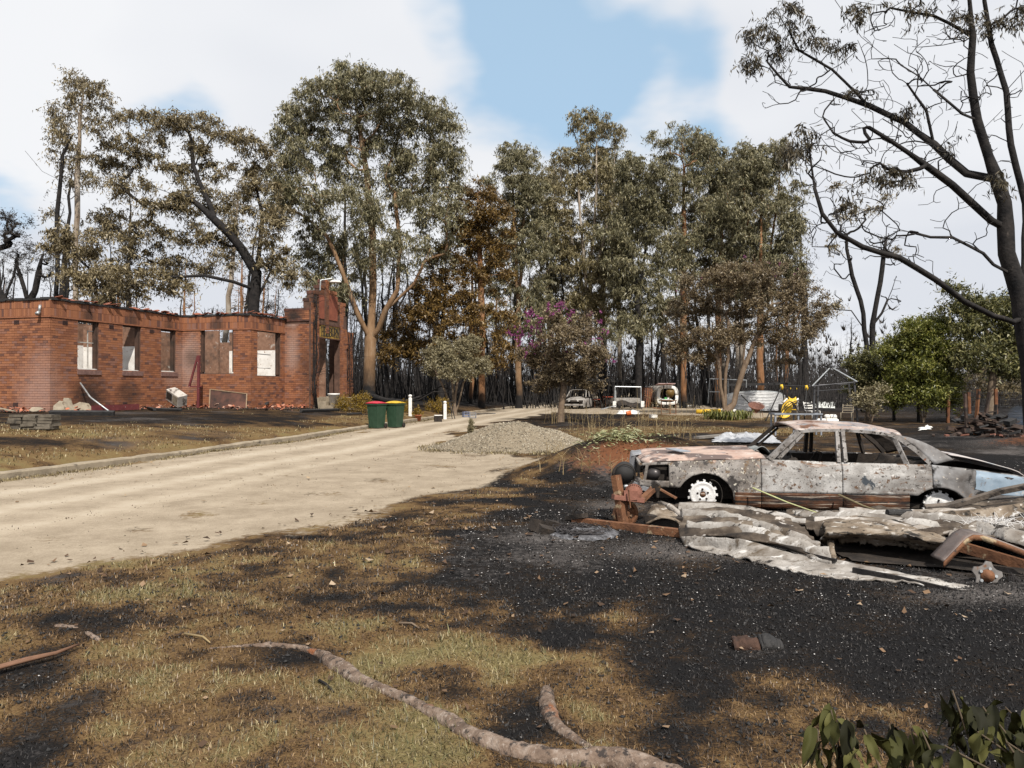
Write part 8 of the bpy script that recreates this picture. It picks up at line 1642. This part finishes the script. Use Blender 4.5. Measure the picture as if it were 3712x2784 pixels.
# ------------------------------------------------------------------ grass, flakes, litter
rng = np.random.default_rng(20)
def sample(y0, y1, dens, xlim=.74):
    A = xlim * (y1 * y1 - y0 * y0); n = int(A * dens); y = np.sqrt(rng.uniform(y0 * y0, y1 * y1, n)); x = rng.uniform(-xlim, xlim, n) * y; return x, y
def sandy(x, y): return poly_sd(x, y, SAND)
def relief(x, y): return np.array([0.018 * mnoise.noise((a * 1.7, c * 1.7, 0)) + 0.010 * mnoise.noise((a * 5, c * 5, 3)) for a, c in zip(x, y)])
def patch_noise(x, y): return np.array([mnoise.noise((a * 1.7, c * 1.7, 7)) * .5 + mnoise.noise((a * 5.1, c * 5.1, 1)) * .3 for a, c in zip(x, y)])
def blades(name, x, y, h, w, mat, label, cat, lean=.6):
    n = len(x); z = gz_np(x, y) + relief(x, y); hh = h * rng.uniform(.5, 1.4, n); a = rng.uniform(0, 6.28, n); ln = np.abs(rng.normal(0, lean, n)); s = np.stack([np.cos(a + 1.57), np.sin(a + 1.57), np.zeros(n)], 1) * (w * rng.uniform(.6, 1.4, n))[:, None]
    p = np.stack([x, y, z - .004], 1); d = np.stack([np.cos(a) * ln, np.sin(a) * ln, np.ones(n)], 1); d /= np.linalg.norm(d, axis=1)[:, None]
    m = p + d * (hh * .55)[:, None]; d2 = d + np.stack([np.cos(a) * .5, np.sin(a) * .5, -.5 * np.ones(n)], 1) * rng.uniform(0, 1, n)[:, None]; tp = m + d2 * (hh * .5)[:, None]
    V = np.stack([p - s, p + s, m + s * .7, m - s * .7, tp], 1).reshape(-1, 3); o = np.arange(n)[:, None] * 5
    F = np.concatenate([o + np.array((0, 1, 2)), o + np.array((0, 2, 3)), o + np.array((3, 2, 4))], 1).reshape(-1, 3)
    return tag(np_mesh(name, V, F, mat), label, cat, kind='stuff')
G_DRY = island_mat('dry_grass_blade', [(.0, (.042, .029, .013)), (.35, (.105, .076, .032)), (.7, (.195, .152, .070)), (1., (.42, .35, .20))], .8, .15)
G_GRN = island_mat('greenish_grass_blade', [(.0, (.05, .047, .017)), (.5, (.115, .108, .04)), (1., (.27, .245, .12))], .75, .2)
G_BRN = island_mat('singed_grass_blade', [(.0, (.015, .011, .008)), (.45, (.075, .042, .019)), (.8, (.16, .095, .042)), (1., (.30, .20, .10))], .85, .1)
G_BLK = island_mat('burnt_grass_stubble', [(.0, (.010, .010, .010)), (.6, (.022, .021, .022)), (1., (.06, .055, .052))], .8)
xs_, ys_ = [], []
for y0, y1, dn in ((2.7, 4.2, 7600), (4.2, 6.0, 4000), (6.0, 9.0, 1500), (9.0, 14, 300)):
    a, c = sample(y0, y1, dn); xs_.append(a); ys_.append(c)
X, Yy = np.concatenate(xs_), np.concatenate(ys_)
bv = field(X, Yy, _bp); bv = bv + patch_noise(X, Yy) * 1.15 * (1 - .8 * smooth01((bv - .78) / .14)); sv_ = sandy(X, Yy); ok = (sv_ < -.25) & ((np.interp(Yy, _ky, _kx) - X) < -.3)
far_w = np.clip(Yy / 5.0, .75, 2.2)
u = rng.random(len(X))
g1 = ok & (bv < .42) & (u < .8); g2 = ok & (bv < .34) & (u >= .88); g3 = ok & (bv >= .36) & (bv < .68) & (u < .75); g4 = ok & (bv >= .55) & (u < .45)
for nm, g, h, w, m, lab in (('dry_grass', g1, .036, .0024, G_DRY, 'short dry yellow grass of the foreground'), ('green_grass', g2, .06, .0028, G_GRN, 'greener longer grass tufts of the foreground'), ('singed_grass', g3, .030, .0026, G_BRN, 'singed brown grass of the foreground'), ('burnt_stubble', g4, .026, .003, G_BLK, 'burnt black grass stubble')):
    fw = far_w[g]; blades(nm, X[g], Yy[g], h * np.sqrt(fw), w * fw * 1.05, m, lab, 'grass', 1.5)
# dry tufts along the foot of the kerb and on the drive's worn patches
n = 9000; y = rng.uniform(7, 40, n); x = np.interp(y, _ky, _kx) + .06 + np.abs(rng.normal(0, .16, n)); g = patch_noise(x * .5, y * .5) > -.12
blades('kerb_grass', x[g], y[g], .05, .007, G_DRY, 'dry grass growing along the foot of the kerb', 'grass', .9)
x, y = sample(7, 18, 140); sd3 = sandy(x, y); pn3 = patch_noise(x * .45 + 9, y * .45); g = (sd3 > -.3) & (sd3 < 3.2) & (pn3 > .22) & ((np.interp(y, _ky, _kx) - x) < -.5)
blades('drive_grass', x[g], y[g], .022, .006, G_BRN, 'scant dry grass on the worn drive', 'grass', 1.2)
a = rng.uniform(0, 6.28, 5200); r_ = rng.uniform(.86, 1.2, 5200); x = hc.x + 2.15 * r_ * np.cos(a); y = hc.y + 2.0 * r_ * np.sin(a); g = patch_noise(x, y) > -.05
blades('heap_grass', x[g], y[g], .07, .008, G_DRY, 'dry grass growing round the gravel heap', 'grass', .8)
# lawns farther off
for (x0, x1, y0, y1, n, lab, side) in ((-24, -3, 13, 36, 60000, 'patchy dry grass of the lawn before the building', -1), (1.5, 16, 18, 44, 45000, 'patchy dry grass of the lawn beyond the car', 1)):
    x = rng.uniform(x0, x1, n); y = rng.uniform(y0, y1, n); kd = np.interp(y, _ky, _kx) - x
    bv2 = field(x, y, _bp) + patch_noise(x * .7, y * .7) * .6; g = (bv2 < .55) & (sandy(x, y) < -.3) & ((kd > .3) if side < 0 else (kd < -.5))
    blades('lawn_grass', x[g], y[g], .06, .009, G_DRY, lab, 'grass', .8)
def flakes(name, x, y, s, mat, label, cat, curl=.3):
    n = len(x); a = rng.uniform(0, 6.28, n); s = s * rng.uniform(.4, 1.6, n); e = rng.uniform(.4, .9, n); z = gz_np(x, y) + relief(x, y) + .007 + rng.uniform(0, .006, n)
    cx, sx = np.cos(a), np.sin(a); t = rng.normal(0, curl, (n, 4)) * s[:, None]
    P = np.array([(-1, 0), (0, -1), (1, 0), (0, 1)])[None] * np.stack([s, s * e], 1)[:, None, :]
    V = np.stack([x[:, None] + P[..., 0] * cx[:, None] - P[..., 1] * sx[:, None], y[:, None] + P[..., 0] * sx[:, None] + P[..., 1] * cx[:, None], z[:, None] + np.abs(t)], -1).reshape(-1, 3)
    return tag(np_mesh(name, V, np.arange(n * 4).reshape(-1, 4), mat), label, cat, kind='stuff')
xs_, ys_ = [], []
for y0, y1, dn in ((2.8, 5, 210), (5, 9.5, 250), (9.5, 16, 55), (16, 40, 5)):
    a, c = sample(y0, y1, dn); xs_.append(a); ys_.append(c)
X, Yy = np.concatenate(xs_), np.concatenate(ys_); bf = field(X, Yy, _bp); pn_ = patch_noise(X * .6, Yy * .6)
g = (bf + pn_ * .5 > .72) & (sandy(X, Yy) < -.1) & ((np.interp(Yy, _ky, _kx) - X) < -.3)
flakes('ash_flakes', X[g], Yy[g], .0048 * np.clip(Yy[g] / 5, .8, 1.9), island_mat('ash_flake', [(.0, (.06, .057, .055)), (.6, (.17, .16, .15)), (.9, (.42, .40, .39)), (1., (.64, .63, .61))], .9), 'pale ash flakes scattered over the black ground', 'ash')
g = (rng.random(len(X)) < .055) & (sandy(X, Yy) < .6) & (Yy < 14)
flakes('leaf_litter', X[g], Yy[g], .019 * np.clip(Yy[g] / 5, .8, 1.5), island_mat('fallen_leaf', [(.0, (.03, .02, .014)), (.5, (.085, .05, .03)), (.85, (.19, .12, .07)), (1., (.34, .26, .18))], .8), 'fallen curled leaves scattered over the foreground', 'leaves', .5)
# chips and lumps of charcoal
x, y = sample(2.8, 7, 130); z = gz_np(x, y) + relief(x, y); g = (field(x, y, _bp) > .45) & (sandy(x, y) < -.2)
tag(stones('charcoal_bits', np.stack([x, y, z + .004], 1)[g], .011, M_CHAR), 'charcoal crumbs on the burnt ground', 'charcoal', kind='stuff')
x, y = sample(7, 24, 16); g = sandy(x, y) > -.1; z = gz_np(x, y); tag(stones('drive_pebbles', np.stack([x, y, z + .002], 1)[g], .0075, M_STONE), 'small loose stones on the sandy drive', 'pebbles', kind='stuff')
x, y = sample(9, 34, 9); sdv = sandy(x, y); kd = np.interp(y, _ky, _kx) - x; g = (sdv > -.1) & ((kd > -1.2) | (sdv < .6) | (rng.random(len(x)) < .12)) & (kd < -.05)
flakes('drive_litter', x[g], y[g], .026, island_mat('drive_leaf', [(.0, (.13, .085, .05)), (.5, (.24, .17, .10)), (1., (.36, .28, .19))], .8), 'dead leaves lying along the edges of the drive', 'leaves', .4)
# ------------------------------------------------------------------ wilted shrub close by, lower right
L_WILT = island_mat('wilted_leaf_shaded', [(.0, (.009, .009, .003)), (.4, (.024, .025, .006)), (.75, (.046, .046, .011)), (1., (.09, .085, .026))], .75, 0, obj_random=True)  # greens darkened to put the shrub's shade into the leaf colour
wsh = thing('wilted_shrub', 'wilted green large-leaved shrub, shade in its leaf colour, at the lower right corner', 'shrub', (1.15, 1.95, gz(1.15, 1.95)))
lm = []
rr = random.Random(44)
for k in range(4):
    mb = MB(); cv = (.5, .9, 1.3, .2)[k]; fold = (.5, .35, .6, .25)[k]
    def lf(u, v):
        t = v; w = .0165 * math.sin(min(1, t * 1.08) ** .75 * math.pi) ** .9 + .0006; ang = cv * t; s = (u - .5) * 2
        x = math.sin(ang) / max(cv, .01) * .1; z = -(1 - math.cos(ang)) / max(cv, .01) * .1
        return (x + .003 * math.sin(t * 9 + s * 2), s * w * math.cos(fold), z + abs(s) * w * math.sin(fold) + .004 * math.sin(t * 11) * s)
    mb.grid(lf, 6, 12); o = mb.build('leaf', L_WILT, wsh, True); lm.append(o)
stems = []
first = [True] * 4
for i, (px, py, Ys) in enumerate(((2960, 2640, 1.95), (3010, 2570, 2.0), (3070, 2600, 1.9), (3130, 2640, 1.95), (3220, 2620, 2.05), (3290, 2600, 1.9), (3340, 2650, 1.85), (3450, 2500, 2.0), (3490, 2545, 2.05), (3560, 2560, 1.9), (3600, 2600, 2.0), (3640, 2560, 2.1), (3700, 2580, 2.0), (3540, 2650, 1.85), (3650, 2690, 1.8), (3420, 2700, 1.8), (3750, 2620, 1.95))):
    top = at(px, py, Ys); base = Vector((.85 + .09 * i * .9, 1.95 + rr.uniform(-.1, .1), 0)); Mi_ = mat_of(wsh).inverted()
    MB().tube([base, base.lerp(top, .5) + Vector((rr.uniform(-.05, .05), rr.uniform(-.05, .05), .06)), top], [.006, .0045, .002], 6).build('stem', plain('brown_stem_%d' % i, (.07, .05, .03), .7) if i == 0 else bpy.data.materials['brown_stem_0'], wsh, True, world=True)
    for k in range(rr.randint(10, 14)):
        j = rr.randrange(4)
        if first[j]: o = lm[j]; first[j] = False
        else: o = lm[j].copy(); col.objects.link(o); o.parent = wsh
        f = rr.random() ** 1.5 * .38; p = top.lerp(base, f) + Vector((rr.gauss(0, .012), rr.gauss(0, .012), rr.gauss(0, .01)))
        o.location = Mi_ @ p; o.rotation_euler = (rr.uniform(-.6, .6), rr.uniform(.35, 1.5) if rr.random() < .85 else rr.uniform(-.2, .3), rr.uniform(0, 6.28)); s = rr.uniform(.7, 1.25); o.scale = (s, s, s)
